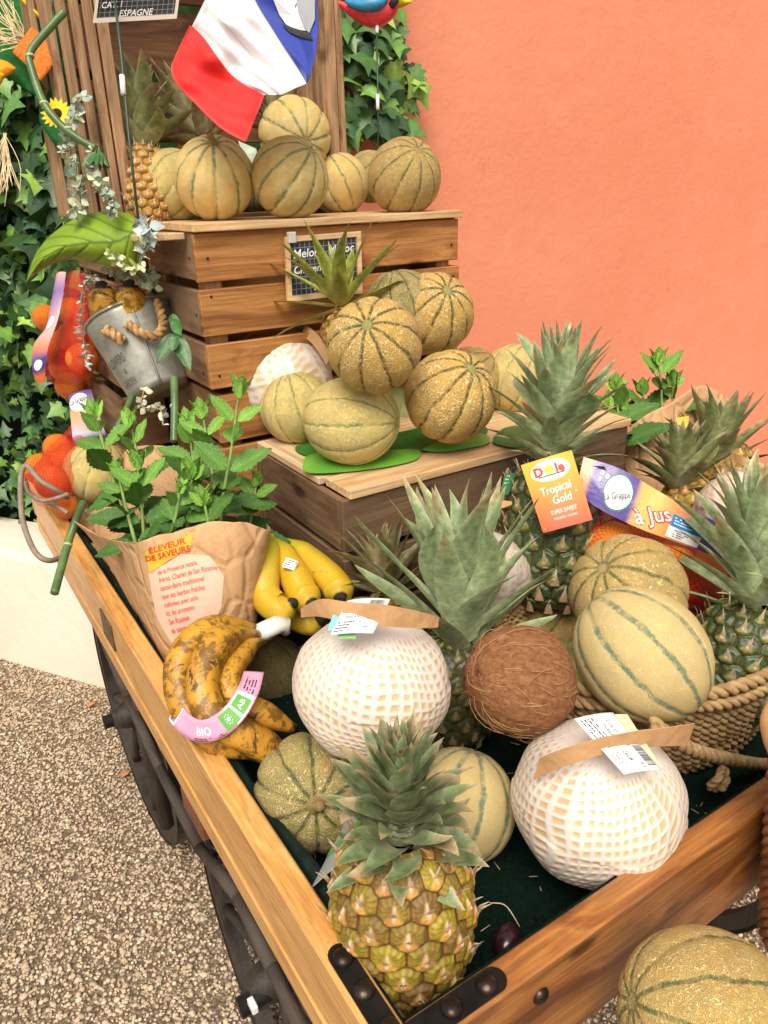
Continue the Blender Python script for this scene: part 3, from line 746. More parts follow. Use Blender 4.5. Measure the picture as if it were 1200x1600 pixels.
def melon_mat(name, ground, ground2, netc, line, nets=26, netw=.10, neta=.9, lw=.055, lstr=.9, rough=.55, patch_=(.8, .45, .15), pa=.25, bump=.6, n=10, grsp=.0):
    t = NT(name, rough, .35); o = t.obj(); rr = t.rand()
    off = t.vm('ADD', o, t.n('CombineXYZ', {0: t.m('MULTIPLY', rr, 31.0), 1: t.m('MULTIPLY', rr, 17.0), 2: rr}).outputs[0])
    w1 = t.noise(off, 3.2, 3, .6, 0, 1); wv = t.vm('ADD', off, t.vm('MULTIPLY', w1, (.22, .22, .22)))
    w2 = t.noise(off, 17, 2, .6, 0, 1); wv = t.vm('ADD', wv, t.vm('MULTIPLY', w2, (.022, .022, .022)))
    de = t.vor(wv, nets, 'DISTANCE_TO_EDGE'); net = t.mr(de, netw * .25, netw, 1, 0)
    de2 = t.vor(wv, nets * 2.1, 'DISTANCE_TO_EDGE'); net2 = t.mr(de2, .02, netw * .9, 1, 0)
    den = t.mr(t.noise(off, 2.3, 3, .6), .35, .65, .45, 1.0)
    nn = t.m('MAXIMUM', t.m('MULTIPLY', net, den), t.m('MULTIPLY', net2, t.m('MULTIPLY', den, .28)))
    sx = t.n('SeparateXYZ', {0: o}); ang = t.m('ARCTAN2', sx.outputs[1], sx.outputs[0])
    wob = t.m('MULTIPLY', t.m('SUBTRACT', t.noise(off, 3.5, 4, .7), .5), .30)
    f_ = t.m('FRACT', t.m('ADD', t.m('ADD', t.m('MULTIPLY', ang, n / (2 * PI)), .5), wob))
    dd = t.m('ABSOLUTE', t.m('SUBTRACT', f_, .5))
    rho = t.m('POWER', t.m('ADD', t.m('MULTIPLY', sx.outputs[0], sx.outputs[0]), t.m('MULTIPLY', sx.outputs[1], sx.outputs[1])), .5)
    dd = t.m('MULTIPLY', dd, rho)
    brk = t.mr(t.noise(off, 9, 5, .75), .30, .55, .12, 1)
    fq = t.mr(t.noise(off, 1.6, 2), .32, .5, .35, 1)
    ln = t.m('MULTIPLY', t.m('MULTIPLY', t.mr(dd, lw * .35, lw, 1, 0), brk), t.m('MULTIPLY', fq, lstr))
    base = t.mix(t.mr(t.noise(off, 2.0, 4, .6), .35, .65), ground, ground2)
    base = t.mix(t.m('MULTIPLY', t.mr(t.noise(off, 1.7, 4, .65), .52, .72), pa), base, patch_)
    base = t.mix(ln, base, line)
    col = t.mix(t.m('MULTIPLY', t.m('MULTIPLY', nn, neta), t.m('SUBTRACT', 1.0, t.m('MULTIPLY', ln, .75))), base, netc)
    col = t.mix(t.m('MULTIPLY', t.mr(rho, .055, .10, 1, 0), .8), col, (.50, .38, .17)); col = t.mix(t.m('MULTIPLY', t.mr(t.m('ABSOLUTE', t.m('SUBTRACT', rho, .11)), .01, .03, 1, 0), .45), col, (.22, .2, .08))
    spk = t.m('MULTIPLY', t.mr(t.vor(off, 9, 'F1'), .02, .05, 1, 0), t.mr(t.noise(off, 4, 1), .52, .58))
    col = t.mix(t.m('MULTIPLY', spk, .6), col, (.12, .07, .03))
    t.set(Base_Color=col, Normal=t.bump(t.m('ADD', t.m('MULTIPLY', nn, t.m('SUBTRACT', 1.0, t.m('MULTIPLY', ln, .6))), t.m('MULTIPLY', t.noise(off, 30, 3), .25)), bump, .0026))
    return t.mat
MM = {
 'pale':   melon_mat('pale_netted_rind', (.84, .63, .19), (.80, .65, .22), (.97, .84, .46), (.16, .27, .08), 24, .13, .8, .065, .9, bump=.9),
 'cream':  melon_mat('cream_striped_rind', (.68, .51, .20), (.63, .50, .22), (.88, .72, .40), (.10, .20, .14), 40, .13, .7, .105, .95, pa=.15, bump=.6),
 'orange': melon_mat('golden_rind', (.95, .66, .20), (.90, .70, .28), (.97, .84, .46), (.17, .25, .12), 28, .12, .7, .085, 1.0, patch_=(.92, .50, .10), pa=.7, bump=.8),
 'deep':   melon_mat('ochre_netted_rind', (.52, .32, .06), (.76, .42, .06), (.97, .74, .36), (.025, .065, .03), 18, .16, 1.0, .075, 1.0, patch_=(.55, .24, .03), pa=.7, bump=1.0),
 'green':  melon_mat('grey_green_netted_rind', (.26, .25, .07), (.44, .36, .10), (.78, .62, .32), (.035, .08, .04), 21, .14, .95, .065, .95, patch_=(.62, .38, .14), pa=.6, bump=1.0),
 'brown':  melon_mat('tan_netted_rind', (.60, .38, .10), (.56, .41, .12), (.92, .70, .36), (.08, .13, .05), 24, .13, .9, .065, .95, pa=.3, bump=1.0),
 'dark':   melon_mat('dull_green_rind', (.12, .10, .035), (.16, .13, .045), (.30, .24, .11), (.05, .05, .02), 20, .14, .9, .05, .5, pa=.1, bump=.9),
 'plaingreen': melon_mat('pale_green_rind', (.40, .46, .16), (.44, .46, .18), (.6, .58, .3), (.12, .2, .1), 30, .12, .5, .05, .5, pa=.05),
}
MESHV = [melon_mesh(.028, .05, seed=1), melon_mesh(.045, .07, seed=4), melon_mesh(.02, .04, seed=7, long=1.13), melon_mesh(.05, .10, seed=9, long=.90)]
M['stem'] = m_plain('melon_stem', (.36, .27, .11), .8, .2, .8, 200, .35)
M['stem_green'] = m_plain('green_melon_stem', (.33, .36, .12), .7, .2, .8, 200, .35)
def melon(label, c, r_, mat, shp=0, pole=None, stem=None, big=False, roll=0.0, green=False):
    """pole: world direction the stem end points to"""
    V, F = MESHV[shp]
    o_ = mk('melon', V, F, MM[mat], None, True)
    pole = unit(pole) if pole is not None else unit(A(rnd.uniform(-1, 1), rnd.uniform(-1, 1), rnd.uniform(-.3, 1)))
    Ax = axes(pole); cr_, sr_ = math.cos(roll), math.sin(roll)
    Rz = np.array([[cr_, -sr_, 0], [sr_, cr_, 0], [0, 0, 1]]); Ax = Ax @ Rz
    o_.matrix_world = Matrix([list(Ax[i] * r_) + [float(c[i])] for i in range(3)] + [[0, 0, 0, 1]])
    tag(o_, label, 'melon', 'melons on the cart')
    if stem:
        L = stem; k = (1.13 if shp == 2 else .9 if shp == 3 else 1.0)
        mb = MB()
        z0 = .93 * k
        if L == 'scar':
            P = [(0, 0, z0 - .03), (0, 0, z0 + .005), (0.0, 0, z0 + .022), (0, 0, z0 + .024)]; R_ = [.115, .125, .105, .03]
        else:
            P = [(0, 0, z0 - .06), (0, 0, z0), (.01, 0, z0 + .06), (.03, .0, z0 + .14), (.075, .01, z0 + .24), (.09, .01, z0 + .26)]; R_ = [.19, .15, .095, .07, .075, .04]
        V2, F2 = tube(P, R_, 14, prof=lambda a: 1 + .14 * np.cos(5 * a)); mb.add(V2, F2)
        s_ = mk('stem', mb.v, mb.f, M['stem_green' if green else 'stem'], None, True)
        s_.parent = o_
        s_['_o'] = [0, 0, 0]
    return o_
def stem_dir(c, r_, px, py):
    """direction from the centre to where the eye ray through this spot meets the rind"""
    d = unit(ray(px, py)); oc = CAM_C - c; b_ = oc @ d; q = b_ * b_ - (oc @ oc - r_ * r_)
    t_ = -b_ - math.sqrt(max(q, 0)); return unit(CAM_C + d * t_ - c)
def ball(px, py, pr, r_): return CAM_C + ray(px, py) * (r_ * FPX / pr)
def cdir(x, y, z=0.0): return unit(RIGHT * x + UP * y + BACK * z)
LID = .1985
mel = [
 # px, py, pix radius, r, material, shape, pole, stem, label
 (585, 540, 74, .070, 'deep', 1, ('px', 573, 506), 'scar', 'golden melon with dark green ribs on top of the pile, its green scar facing up'),
 (678, 490, 62, .072, 'deep', 1, ('px', 700, 452), 'scar', 'coarsely netted melon at the upper right of the pile, in front of the salmon wall'),
 (704, 620, 71, .0745, 'deep', 1, ('px', 738, 573), 'scar', 'ochre melon with three bold dark green stripes at the right end of the pile lid'),
 (549, 658, 68, .0700, 'pale', 2, ('px', 613, 660), None, 'pale yellow melon lying on its side on the green leaf mat'),
 (464, 637, 57, .066, 'pale', 0, ('c', -.2, .8, .3), None, 'small pale melon between the foam wrapped coconut and the green leaf mat'),
 (627, 480, 57, .066, 'green', 0, ('c', -.2, .9, .4), None, 'grey green netted melon peeping out behind the pile, against the crate'),
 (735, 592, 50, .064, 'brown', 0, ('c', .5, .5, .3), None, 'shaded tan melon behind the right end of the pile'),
 (622, 648, 44, .058, 'plaingreen', 0, ('c', .2, .9, .2), None, 'dull green melon hidden under the middle of the pile'),
 (805, 592, 54, .070, 'pale', 0, ('c', .3, .9, .2), None, 'pale melon half hidden behind the crown of the tagged pineapple'),
 (335, 279, 62, .068, 'orange', 1, ('px', 333, 221), 'stalk', 'large round golden melon at the left end of the top crate'),
 (272, 291, 55, .064, 'pale', 0, ('c', .5, .8, .1), None, 'greenish melon squeezed between yellow pineapple and round golden melon'),
 (453, 279, 60, .0665, 'orange', 1, ('px', 487, 232), None, 'golden melon with grey green stripes at the middle of the top crate'),
 (461, 213, 56, .0705, 'orange', 0, ('px', 479, 221), 'scar', 'topmost melon of the upper crate, lying on two others'),
 (530, 288, 46, .060, 'orange', 0, ('c', -.3, .6, .3), None, 'orange melon in the shade between two golden melons on the top crate'),
 (578, 276, 38, .058, 'pale', 0, ('c', .6, .6, .1), None, 'pale melon mostly hidden behind the tan melon at the right of the top crate'),
 (632, 277, 57, .070, 'brown', 0, ('px', 655, 232), None, 'finely netted tan melon at the right end of the top crate, before the wall'),
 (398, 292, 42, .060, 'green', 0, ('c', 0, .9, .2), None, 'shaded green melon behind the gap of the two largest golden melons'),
 (1003, 1021, 98, .0750, 'cream', 2, ('px', 932, 945), None, 'big smooth cream melon with wide blue green stripes resting on the rope basket'),
 (981, 925, 90, .0750, 'brown', 1, ('px', 940, 885), None, 'tan netted melon right behind the big smooth cream one'),
 (852, 985, 66, .070, 'brown', 1, ('c', .6, .7, .1), None, 'dull tan melon wedged behind the hairy brown coconut'),
 (902, 1062, 60, .060, 'plaingreen', 0, ('c', -.2, .5, .2), None, 'pale green melon between the brown coconut and the big cream melon'),
 (490, 1237, 93, .0705, 'green', 3, ('px', 494, 1262), 'stalk', 'ribbed green and tan melon with a thick stalk in the near left of the tray'),
 (718, 1258, 88, .0660, 'cream', 0, ('c', .2, .75, -.1), None, 'yellowish melon with dark stripes behind the nearest pineapple'),
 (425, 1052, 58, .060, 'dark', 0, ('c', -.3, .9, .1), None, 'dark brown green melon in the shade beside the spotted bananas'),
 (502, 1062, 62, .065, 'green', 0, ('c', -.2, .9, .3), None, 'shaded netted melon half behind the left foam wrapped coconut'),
 (1110, 1592, 128, .0700, 'brown', 2, ('c', -.75, .25, .15), None, 'large melon with dark stripes below the front rail at the lower right corner'),
 (152, 738, 50, .068, 'pale', 0, ('c', .3, .8, .1), None, 'cream melon behind the mint, next to the netted oranges'),
 (147, 805, 42, .060, 'pale', 0, ('c', .1, .9, .1), None, 'cream melon low behind the paper bag, beside the grey cord'),
 (162, 872, 30, .040, 'pale', 0, ('c', .1, .9, .1), None, 'small cream melon between the paper bag and the left rail, farther one'),
 (203, 915, 42, .048, 'orange', 0, ('c', .1, .9, .1), None, 'small golden melon between the paper bag and the left rail, nearer one'),
]
for (px, py, pr, r_, mt, shp, pole, stem, lab) in mel:
    c_ = ball(px, py, pr, r_)
    if lab.startswith('small cream melon between') or lab.startswith('small golden melon between'):
        c_ = onp(px, py, 0, .05)
    pd = stem_dir(c_, r_, pole[1], pole[2]) if pole[0] == 'px' else cdir(*pole[1:])
    melon(lab, c_, r_, mt, shp, pd, stem, roll=rnd.uniform(0, 6.28), green=(mt == 'deep'))

# ================================================================== PINEAPPLES
LEAFPAL = {
 'greygreen': ((.56, .61, .40), (.33, .43, .23), (.18, .28, .12), (.42, .33, .17)),
 'green': ((.46, .48, .30), (.22, .28, .14), (.11, .16, .06), (.42, .31, .17)),
 'brown': ((.42, .38, .22), (.30, .27, .13), (.17, .17, .07), (.36, .25, .13)),
 'yellow': ((.52, .50, .14), (.30, .36, .05), (.12, .20, .03), (.50, .36, .10)),
 'olive': ((.40, .42, .24), (.24, .27, .11), (.11, .15, .05), (.34, .25, .14)),
}
def crown(parent, base, axis, n, L, w_, seed, pal, r0=.016, height=.05, a0=82, a1=4, curl=.5, fall=.55, inner=.62, ns=9, tipc=1.0, lump=1.0):
    """rosette of channelled leaves"""
    r_ = random.Random(seed); Ax = axes(axis); base = np.array(base)
    pale, mid, dark, tip = [np.array(x) for x in LEAFPAL[pal]]
    V = []; F = []; Cc = []; ga = 2.39996
    for i in range(n):
        f = i / (n - 1); f2 = f ** .9
        az = i * ga + r_.uniform(-.25, .25)
        al = R(a0 + (a1 - a0) * f ** .75) + r_.uniform(-.09, .09)
        ll = L * (fall + (1 - fall) * math.sin(PI * min(1, f * 1.0 + .12)) ** .8) * r_.uniform(.85, 1.12)
        if f > .75: ll *= 1 - (1 - inner) * (f - .75) / .25
        wd = w_ * (.75 + .5 * math.sin(PI * min(1, f + .2))) * r_.uniform(.85, 1.1) * (1 if f < .8 else 1 - .5 * (f - .8) / .2)
        rad = A(math.cos(az), math.sin(az), 0)
        p = rad * r0 * (1 - .75 * f) + A(0, 0, height * f2); tang = A(-math.sin(az), math.cos(az), 0)
        cu = curl * r_.uniform(.5, 1.3) * (1 - .75 * f); twist = r_.uniform(-.45, .45); latb = r_.gauss(0, .35)
        hue = r_.uniform(.8, 1.2); ang = al - .25 * cu
        st = ll / (ns - 1); tipdry = r_.uniform(.55, .95)
        for k in range(ns):
            s_ = k / (ns - 1)
            d = A(0, 0, math.cos(ang)) + rad * math.sin(ang)
            up = np.cross(d, tang); 
            if up @ rad > 0 and False: pass
            nin = A(0, 0, math.sin(ang)) - rad * math.cos(ang)      # inner (upper) face normal
            ww = wd * (0.78 + .9 * s_ - 1.68 * s_ ** 1.9) if s_ < 1 else 0.0
            ww = max(ww, .0004) * .62
            ch = .42 * (1 - .5 * s_)
            tg = tang * math.cos(twist * s_) + nin * math.sin(twist * s_)
            for q in (-1, -.5, 0, .5, 1):
                V.append(p + tg * ww * q + nin * ww * ch * (q * q))
                cc = lerp(pale, mid, min(1, s_ * 2.2)) * (1 - 0) if s_ < .45 else lerp(mid, dark, (s_ - .45) / .55)
                mot = vnoise(A(V[-1])[None] * 1.0, 160, seed)[0]; mo2 = vnoise(A(V[-1])[None] * A(1, 1, .35), 420, seed + 3)[0]
                cc = cc * (.62 + .5 * mot + .32 * mo2) * hue
                if s_ > tipdry: cc = lerp(cc, tip, min(1, (s_ - tipdry) * 5 * tipc))
                if abs(q) == 1: cc = lerp(cc, pale * 1.1, .35)
                if abs(q) == 0: cc = cc * .92
                Cc.append(cc)
            p = p + d * st
            az2 = latb * (s_ + .2) * .34; rad = unit(rad * math.cos(az2) + tang * math.sin(az2)); tang = np.cross(A(0, 0, 1), rad)
            ang += cu * (.35 + 1.5 * s_) / (ns - 1) * (1.35)
        b = len(V) - ns * 5
        for k in range(ns - 1):
            for q in range(4): F.append((b + k * 5 + q, b + k * 5 + q + 1, b + (k + 1) * 5 + q + 1, b + (k + 1) * 5 + q))
    V = np.array(V) @ Ax.T + base
    return mk('crown', V, np.array(F), M['pleaf'], parent, True, np.array(Cc))
M['pleaf'] = m_vcol('pineapple_leaf', .40, .45, .35, 300, .48, 85)
BODYPAL = {  # eye1, eye2, bract, bract2, edge
 'gold': ((.36, .28, .03), (.20, .12, .03), (.76, .36, .06), (.56, .27, .08), (.05, .022, .010)),
 'green': ((.045, .085, .022), (.07, .08, .035), (.22, .24, .05), (.30, .26, .09), (.02, .025, .01)),
 'amber': ((.62, .36, .05), (.45, .22, .05), (.60, .38, .14), (.40, .24, .12), (.14, .07, .03)),
}
def pineapple_body(parent, base, axis, Rr, H, pal, nf=12, rows=10, nu=150, nv=220, seed=0, amp=.075, spikes=True, power=.5):
    e1, e2, b1, b2, eg = [np.array(x) for x in BODYPAL[pal]]
    t_ = np.linspace(0, 1, nu); phi = .06 + (PI - .12) * t_
    z = -np.cos(phi) * .5; rr = np.sin(phi) ** power
    arc = np.concatenate([[0], np.cumsum(np.hypot(np.diff(z) * H, np.diff(rr) * Rr))]); arc /= arc[-1]
    row = arc * (rows + 1.4) - .2
    th = np.arange(nv) * 2 * PI / nv
    RW, TH = np.meshgrid(row, th, indexing='ij'); tw = .5
    best = np.full(RW.shape, 9.); sec = np.full(RW.shape, 9.); la = np.zeros(RW.shape); lb = np.zeros(RW.shape); idr = np.zeros(RW.shape); idc = np.zeros(RW.shape)
    for dr in (-1, 0, 1, 2):
        ir = np.floor(RW) + dr - .0
        u = TH * nf / (2 * PI) - ir * .5 - ir * .08
        for dc in (0, 1):
            ic = np.floor(u) + dc
            jx = (vnoise(np.stack([ir, ic % nf, ir * 0], -1), 1.7, seed) - .5) * .16
            a_ = (u - ic) + jx; b_ = (RW - ir) * .92
            d = np.hypot(a_, b_)
            m1 = d < best
            sec = np.where(m1, best, np.minimum(sec, d))
            la = np.where(m1, a_, la); lb = np.where(m1, b_, lb); idr = np.where(m1, ir, idr); idc = np.where(m1, ic % nf, idc)
            best = np.where(m1, d, best)
    ed = np.clip(sec - best, 0, 1)
    cell = vnoise(np.stack([idr * 3.3, idc * 5.1, idr * 0], -1), 1.0, seed + 5)
    dome_ = sst(0, .38, ed) * .8 + .2 * (1 - best)
    tri = sst(0, .10, (.30 - lb) * .52 - np.abs(la)) * (lb < .32)           # pointed scale rising from the lower edge
    tip_ = np.exp(-(la / .055) ** 2) * sst(-.35, -.1, lb) * (1 - sst(.18, .34, lb))
    seam = 1 - sst(.02, .13, ed)
    eyepit = np.exp(-((la) ** 2 + (lb - .12) ** 2) / .03)
    h = dome_ * (1 - .35 * eyepit) + tri * .26 + tip_ * .35
    sp = np.stack([RW * 9, TH * 22, RW * 0], -1); fine = vnoise(sp, 1.0, seed + 9); f3 = vnoise(sp * 4, 1.0, seed + 12)
    Rad = Rr * rr[:, None] * (1 + amp * (h - .6) + .012 * (fine - .5))
    cz = z[:, None] * H + 0 * Rad
    zz = cz + tip_ * .004 * 0
    V = np.stack([Rad * np.cos(TH), Rad * np.sin(TH), zz + H / 2 + 0 * TH], -1)
    rayl = .5 + .5 * np.cos(np.arctan2(la, lb - .05) * 13)
    eye = lerp(e1, e2, np.clip(cell * 1.4 - .2 + .4 * (fine - .5), 0, 1)) * (.72 + .4 * rayl * sst(.08, .3, best) + .35 * (f3 - .5))[..., None]
    bra = lerp(b1, b2, np.clip(fine * .9 + cell * .5 - .2, 0, 1)) * (.8 + .5 * (f3 - .4))[..., None]
    col = lerp(eye, bra, np.clip(tri * .95 + sst(.30, .06, ed) * .55 * (lb < .1), 0, 1))
    col = lerp(col, eg, seam * .88)
    col = lerp(col, np.array((.80, .62, .42)) if pal != 'green' else np.array((.50, .40, .24)), np.clip(tip_ * 1.1, 0, .9) * (.6 + .4 * fine))
    brown = sst(.60, .78, vnoise(np.stack([np.cos(TH) * 1.6, np.sin(TH) * 1.6, cz * 14], -1), 1.4, seed + 2))
    col = lerp(col, col * .55 + np.array((.05, .025, .01)), brown * .6)
    Ax = axes(axis); V = V.reshape(-1, 3) @ Ax.T + np.array(base)
    F = gridF(nu, nv, True)
    o_ = mk('body', V, F, M['pskin_' + ('wet' if pal == 'green' else 'dry')], parent, True, col.reshape(-1, 3))
    # dry bract tips standing off the skin
    if spikes:
        r_ = random.Random(seed); vv = []; ff = []; cc = []
        for k in range(rows + 1):
            for c_ in range(nf):
                i = int(np.argmin(np.abs(row - k))); u0 = (c_ + k * .58) / nf * 2 * PI
                if i < 3 or i > nu - 4: continue
                rd = A(math.cos(u0), math.sin(u0), 0); tg = A(-math.sin(u0), math.cos(u0), 0)
                zz = z[i] * H + H / 2; R0 = Rr * rr[i]
                s0 = Rr * .26; lift = r_.uniform(.02, .10) * Rr
                pts = [(-.55, .012), (-.1, .045), (.32, .07 + lift / Rr * .4), (.75 + r_.uniform(-.2, .3), .10 + lift / Rr * 1.5)]
                wds = [.34, .22, .10, .01]; b = len(vv)
                for (dz, dr), wq in zip(pts, wds):
                    for q in (-1, 0, 1):
                        vv.append(rd * (R0 * (1 + dr) + (0.02 * Rr if q == 0 else 0)) + tg * q * wq * s0 + A(0, 0, zz + dz * s0))
                        e_ = min(1, max(0, dz + .3)); cc.append(lerp(np.array((.46, .27, .13)), np.array((.82, .68, .50)), e_) * r_.uniform(.7, 1.1))
                for a_ in range(3):
                    for q in range(2): ff.append((b + a_ * 3 + q, b + a_ * 3 + q + 1, b + a_ * 3 + q + 4, b + a_ * 3 + q + 3))
        vv = np.array(vv) @ Ax.T + np.array(base)
        mk('bract_tips', vv, ff, M['bract'], parent, True, np.array(cc))
    return o_
M['pskin_dry'] = m_vcol('pineapple_skin_dry', .55, .35, .35, 420, .22, 120)
M['pskin_wet'] = m_vcol('pineapple_skin_green', .34, .5, .3, 420, .22, 120)
M['bract'] = m_vcol('dry_bract', .7, .3, 0, var=.2, vs=300)
GP = 'pineapples on the cart'
def pine(label, base): return thing('pineapple', label, 'pineapple', base, GP)
Z = A(0, 0, 1)
# nearest, golden
b0 = A(.058, .090, -.1045); ax = unit(A(.02, .0, 1)); p = pine('ripe golden pineapple with a short green crown in the near corner of the tray', b0)
pineapple_body(p, b0, ax, .0675, .186, 'gold', 12, 9, 250, 360, 3, .085)
crown(p, b0 + ax * .160, unit(A(.04, .06, 1)), 96, .072, .0195, 5, 'green', .015, .112, 88, 0, .55, .62, .8, 10, tipc=1.6)
# tall crown in the middle
b0 = A(.322, .348, -.1045); ax = unit(A(-.02, .05, 1)); p = pine('green pineapple with a tall wide crown between the two coconuts at mid cart', b0)
pineapple_body(p, b0, ax, .062, .165, 'green', 12, 9, 90, 150, 6, .07)
crown(p, pt(722, 1022, 1.0), unit(UP * 1 + A(0, .0, .1) + RIGHT * -.02), 44, .200, .033, 12, 'greygreen', .018, .105, 66, 0, .22, .42, .8, 11)
# small brownish
b0 = pt(612, 1030, 1.19); b0[2] = max(b0[2], -.1045); p = pine('small pineapple with a stubby brown tinged crown against the dark crate', b0)
pineapple_body(p, b0, unit(UP + .2 * BACK), .048, .11, 'gold', 11, 8, 80, 130, 8, .07, False)
crown(p, pt(607, 932, 1.17), unit(UP - RIGHT * .22), 46, .105, .019, 15, 'brown', .02, .05, 92, 3, .7, .6, .7, 8)
# tagged
ct = pt(862, 832, 1.20); ax = unit(UP * 1.0 + BACK * .12 + RIGHT * .03); H_ = .225; b0 = ct - ax * H_ * .52
p = pine('plump dark green pineapple wearing an orange paper tag', b0)
pineapple_body(p, b0, ax, .079, H_, 'green', 12, 9, 190, 300, 13, .085, power=.42)
crown(p, b0 + ax * (H_ * .955), unit(UP + RIGHT * .04 + BACK * .1), 76, .125, .028, 21, 'greygreen', .022, .172, 78, 0, .38, .55, .9, 10)
# two at the back right
b0 = pt(1075, 860, 1.36); b0[2] = max(b0[2], -.10); p = pine('pineapple in front of the far paper bag, its crown leaning above the orange net label', b0)
pineapple_body(p, b0, UP, .05, .13, 'gold', 11, 8, 70, 120, 31, .07, False)
crown(p, pt(1062, 772, 1.35), unit(UP + RIGHT * .03 + BACK * .1), 40, .100, .026, 34, 'olive', .016, .07, 74, 0, .3, .55, .8, 9)
b0 = pt(1135, 800, 1.52); b0[2] = max(b0[2], -.10); p = pine('rearmost pineapple by the salmon wall, next to the far paper bag', b0)
pineapple_body(p, b0, UP, .055, .14, 'gold', 11, 8, 70, 120, 37, .07, False)
crown(p, pt(1120, 738, 1.5), unit(UP + RIGHT * .08), 40, .125, .028, 44, 'olive', .018, .09, 68, 0, .25, .5, .8, 9)
# in the rope basket
ct = pt(1152, 1030, 1.02); ax = unit(UP + RIGHT * .25 + BACK * .25); b0 = ct - ax * .085
p = pine('green pineapple tipped in the rope basket at the right edge', b0)
pineapple_body(p, b0, ax, .066, .165, 'green', 12, 9, 150, 240, 41, .085)
crown(p, b0 + ax * .150, unit(UP + RIGHT * .06 + BACK * .05), 66, .150, .026, 47, 'greygreen', .02, .135, 74, 0, .35, .5, .85, 10)
# top crate
ct = pt(228, 294, 1.36); ax = unit(UP + RIGHT * -.10); H_ = .145; b0 = ct - ax * H_ * .5
p = pine('yellow pineapple with a dry crown at the left end of the top crate', b0)
pineapple_body(p, b0, ax, .045, H_, 'amber', 12, 11, 130, 200, 51, .13)
crown(p, b0 + ax * H_ * .93, unit(UP - RIGHT * .12), 38, .115, .030, 53, 'olive', .016, .09, 66, 0, .25, .5, .95, 9)
b0 = pt(330, 275, 1.55); p = pine('pineapple lying behind the largest golden melon, dry crown leaning left', b0)
pineapple_body(p, b0, unit(UP - RIGHT * .4), .045, .1, 'amber', 11, 8, 60, 100, 55, .1, False)
crown(p, pt(322, 222, 1.5), unit(UP * .8 - RIGHT * .45), 36, .135, .024, 57, 'brown', .018, .06, 78, 3, .3, .5, .9, 9)
b0 = pt(440, 235, 1.62); p = pine('pineapple behind the flag, only its leaf tips showing', b0)
pineapple_body(p, b0, unit(UP), .04, .06, 'amber', 11, 8, 60, 100, 58, .1, False)
crown(p, pt(430, 206, 1.6), unit(UP + RIGHT * .1), 24, .085, .02, 61, 'brown', .018, .05, 70, 3, .3, .5, .9, 8)
# behind the pile
b0 = pt(540, 548, 1.30); p = pine('pineapple lying behind the melon pile, yellow green crown spread over the chalk sign', b0)
pineapple_body(p, b0, unit(-RIGHT * .02 + UP * .6), .04, .07, 'gold', 11, 8, 60, 100, 62, .08, False)
crown(p, pt(537, 486, 1.28), unit(UP * 1 - RIGHT * .22 + BACK * .1), 24, .140, .021, 67, 'yellow', .014, .035, 96, 2, .12, .6, .9, 9)

# ================================================================== COCONUTS
def net_coconut(label, c, axis, Rr, mat='foam', nc=30, nr=17, sq=.92, seed=0, dens=1.0, spin=0.0, H=1.0):
    p = thing('wrapped_coconut', label, 'coconut', np.array(c) - unit(axis) * Rr * .7, 'foam wrapped young coconuts')
    prof = spline(A((-.80, 0), (-.80, .35), (-.76, .58), (-.62, .78), (-.3, .96), (.05, 1.0), (.38, .90), (.66, .66), (.84, .40), (.92, .16), (.93, 0)), 120)
    zf, rf = prof[:, 0] * H, np.clip(prof[:, 1], 0, 2)
    arc = np.concatenate([[0], np.cumsum(np.hypot(np.diff(zf), np.diff(rf)))]); 
    nv = int(nc * 8 * dens); nu = int(nr * 8 * dens)
    s_ = np.linspace(0, arc[-1], nu); zz = np.interp(s_, arc, zf); rr = np.interp(s_, arc, rf)
    th = np.arange(nv) * 2 * PI / nv
    Sg, TH = np.meshgrid(s_ / arc[-1] * nr, th, indexing='ij')
    Zg = np.repeat(zz[:, None], nv, 1); Rg = np.repeat(rr[:, None], nv, 1)
    wq = (vnoise(np.stack([np.cos(TH) * 1.5, np.sin(TH) * 1.5, Zg * 1.5], -1), 1.2, seed) - .5)
    u = TH * nc / (2 * PI) + wq * 3.2 + spin; v = Sg + wq * 1.6 + .5 * (vnoise(np.stack([np.cos(TH) * 3, np.sin(TH) * 3, Zg * 3], -1), 1.5, seed + 20) - .5) + .32 * u * (1 if seed % 2 else -1)
    v = v - np.floor(v * 0); per = nc * .32; 
    wu = np.abs(u - np.floor(u) - .5) * 2; wv = np.abs(v - np.floor(v) - .5) * 2      # 1 = strand, 0 = window centre
    edge = np.maximum(wu, wv)
    op = sst(.35, .75, Rg) * (.50 + .75 * vnoise(np.stack([np.cos(TH) * 3, np.sin(TH) * 3, Zg * 3], -1), 1.0, seed + 4))
    strand = sst(.42, .80, edge * (1.0) + (1 - op) * .5)
    r1 = Rr * Rg * (1 + .085 * (vnoise(np.stack([np.cos(TH), np.sin(TH), Zg], -1), 1.6, seed + 1) - .5) + .022 * (vnoise(np.stack([np.cos(TH), np.sin(TH), Zg], -1), 5, seed + 2) - .5) + .02 * np.cos(TH * 6 + seed) * (Zg < 0)) + .0012 * strand * np.minimum(1, Rg * 3)
    V = np.stack([r1 * np.cos(TH), r1 * np.sin(TH), Zg * Rr], -1)
    Ax = axes(axis); V = V.reshape(-1, 3) @ Ax.T + np.array(c)
    win = lerp(np.array((.64, .42, .22)), np.array((.74, .55, .36)), vnoise(np.stack([np.cos(TH) * 2, np.sin(TH) * 2, Zg * 2], -1), 1.5, seed + 8))
    col = lerp(win, np.array((.745, .675, .615)), strand)
    mk('foam_net', V, gridF(nu, nv, True), M['foam'], p, True, col.reshape(-1, 3))
    return p
t = NT('foam_and_film', .5, .4); cc = t.attr(); o = t.obj()
film = t.noise(o, 28, 5, .62, .8)
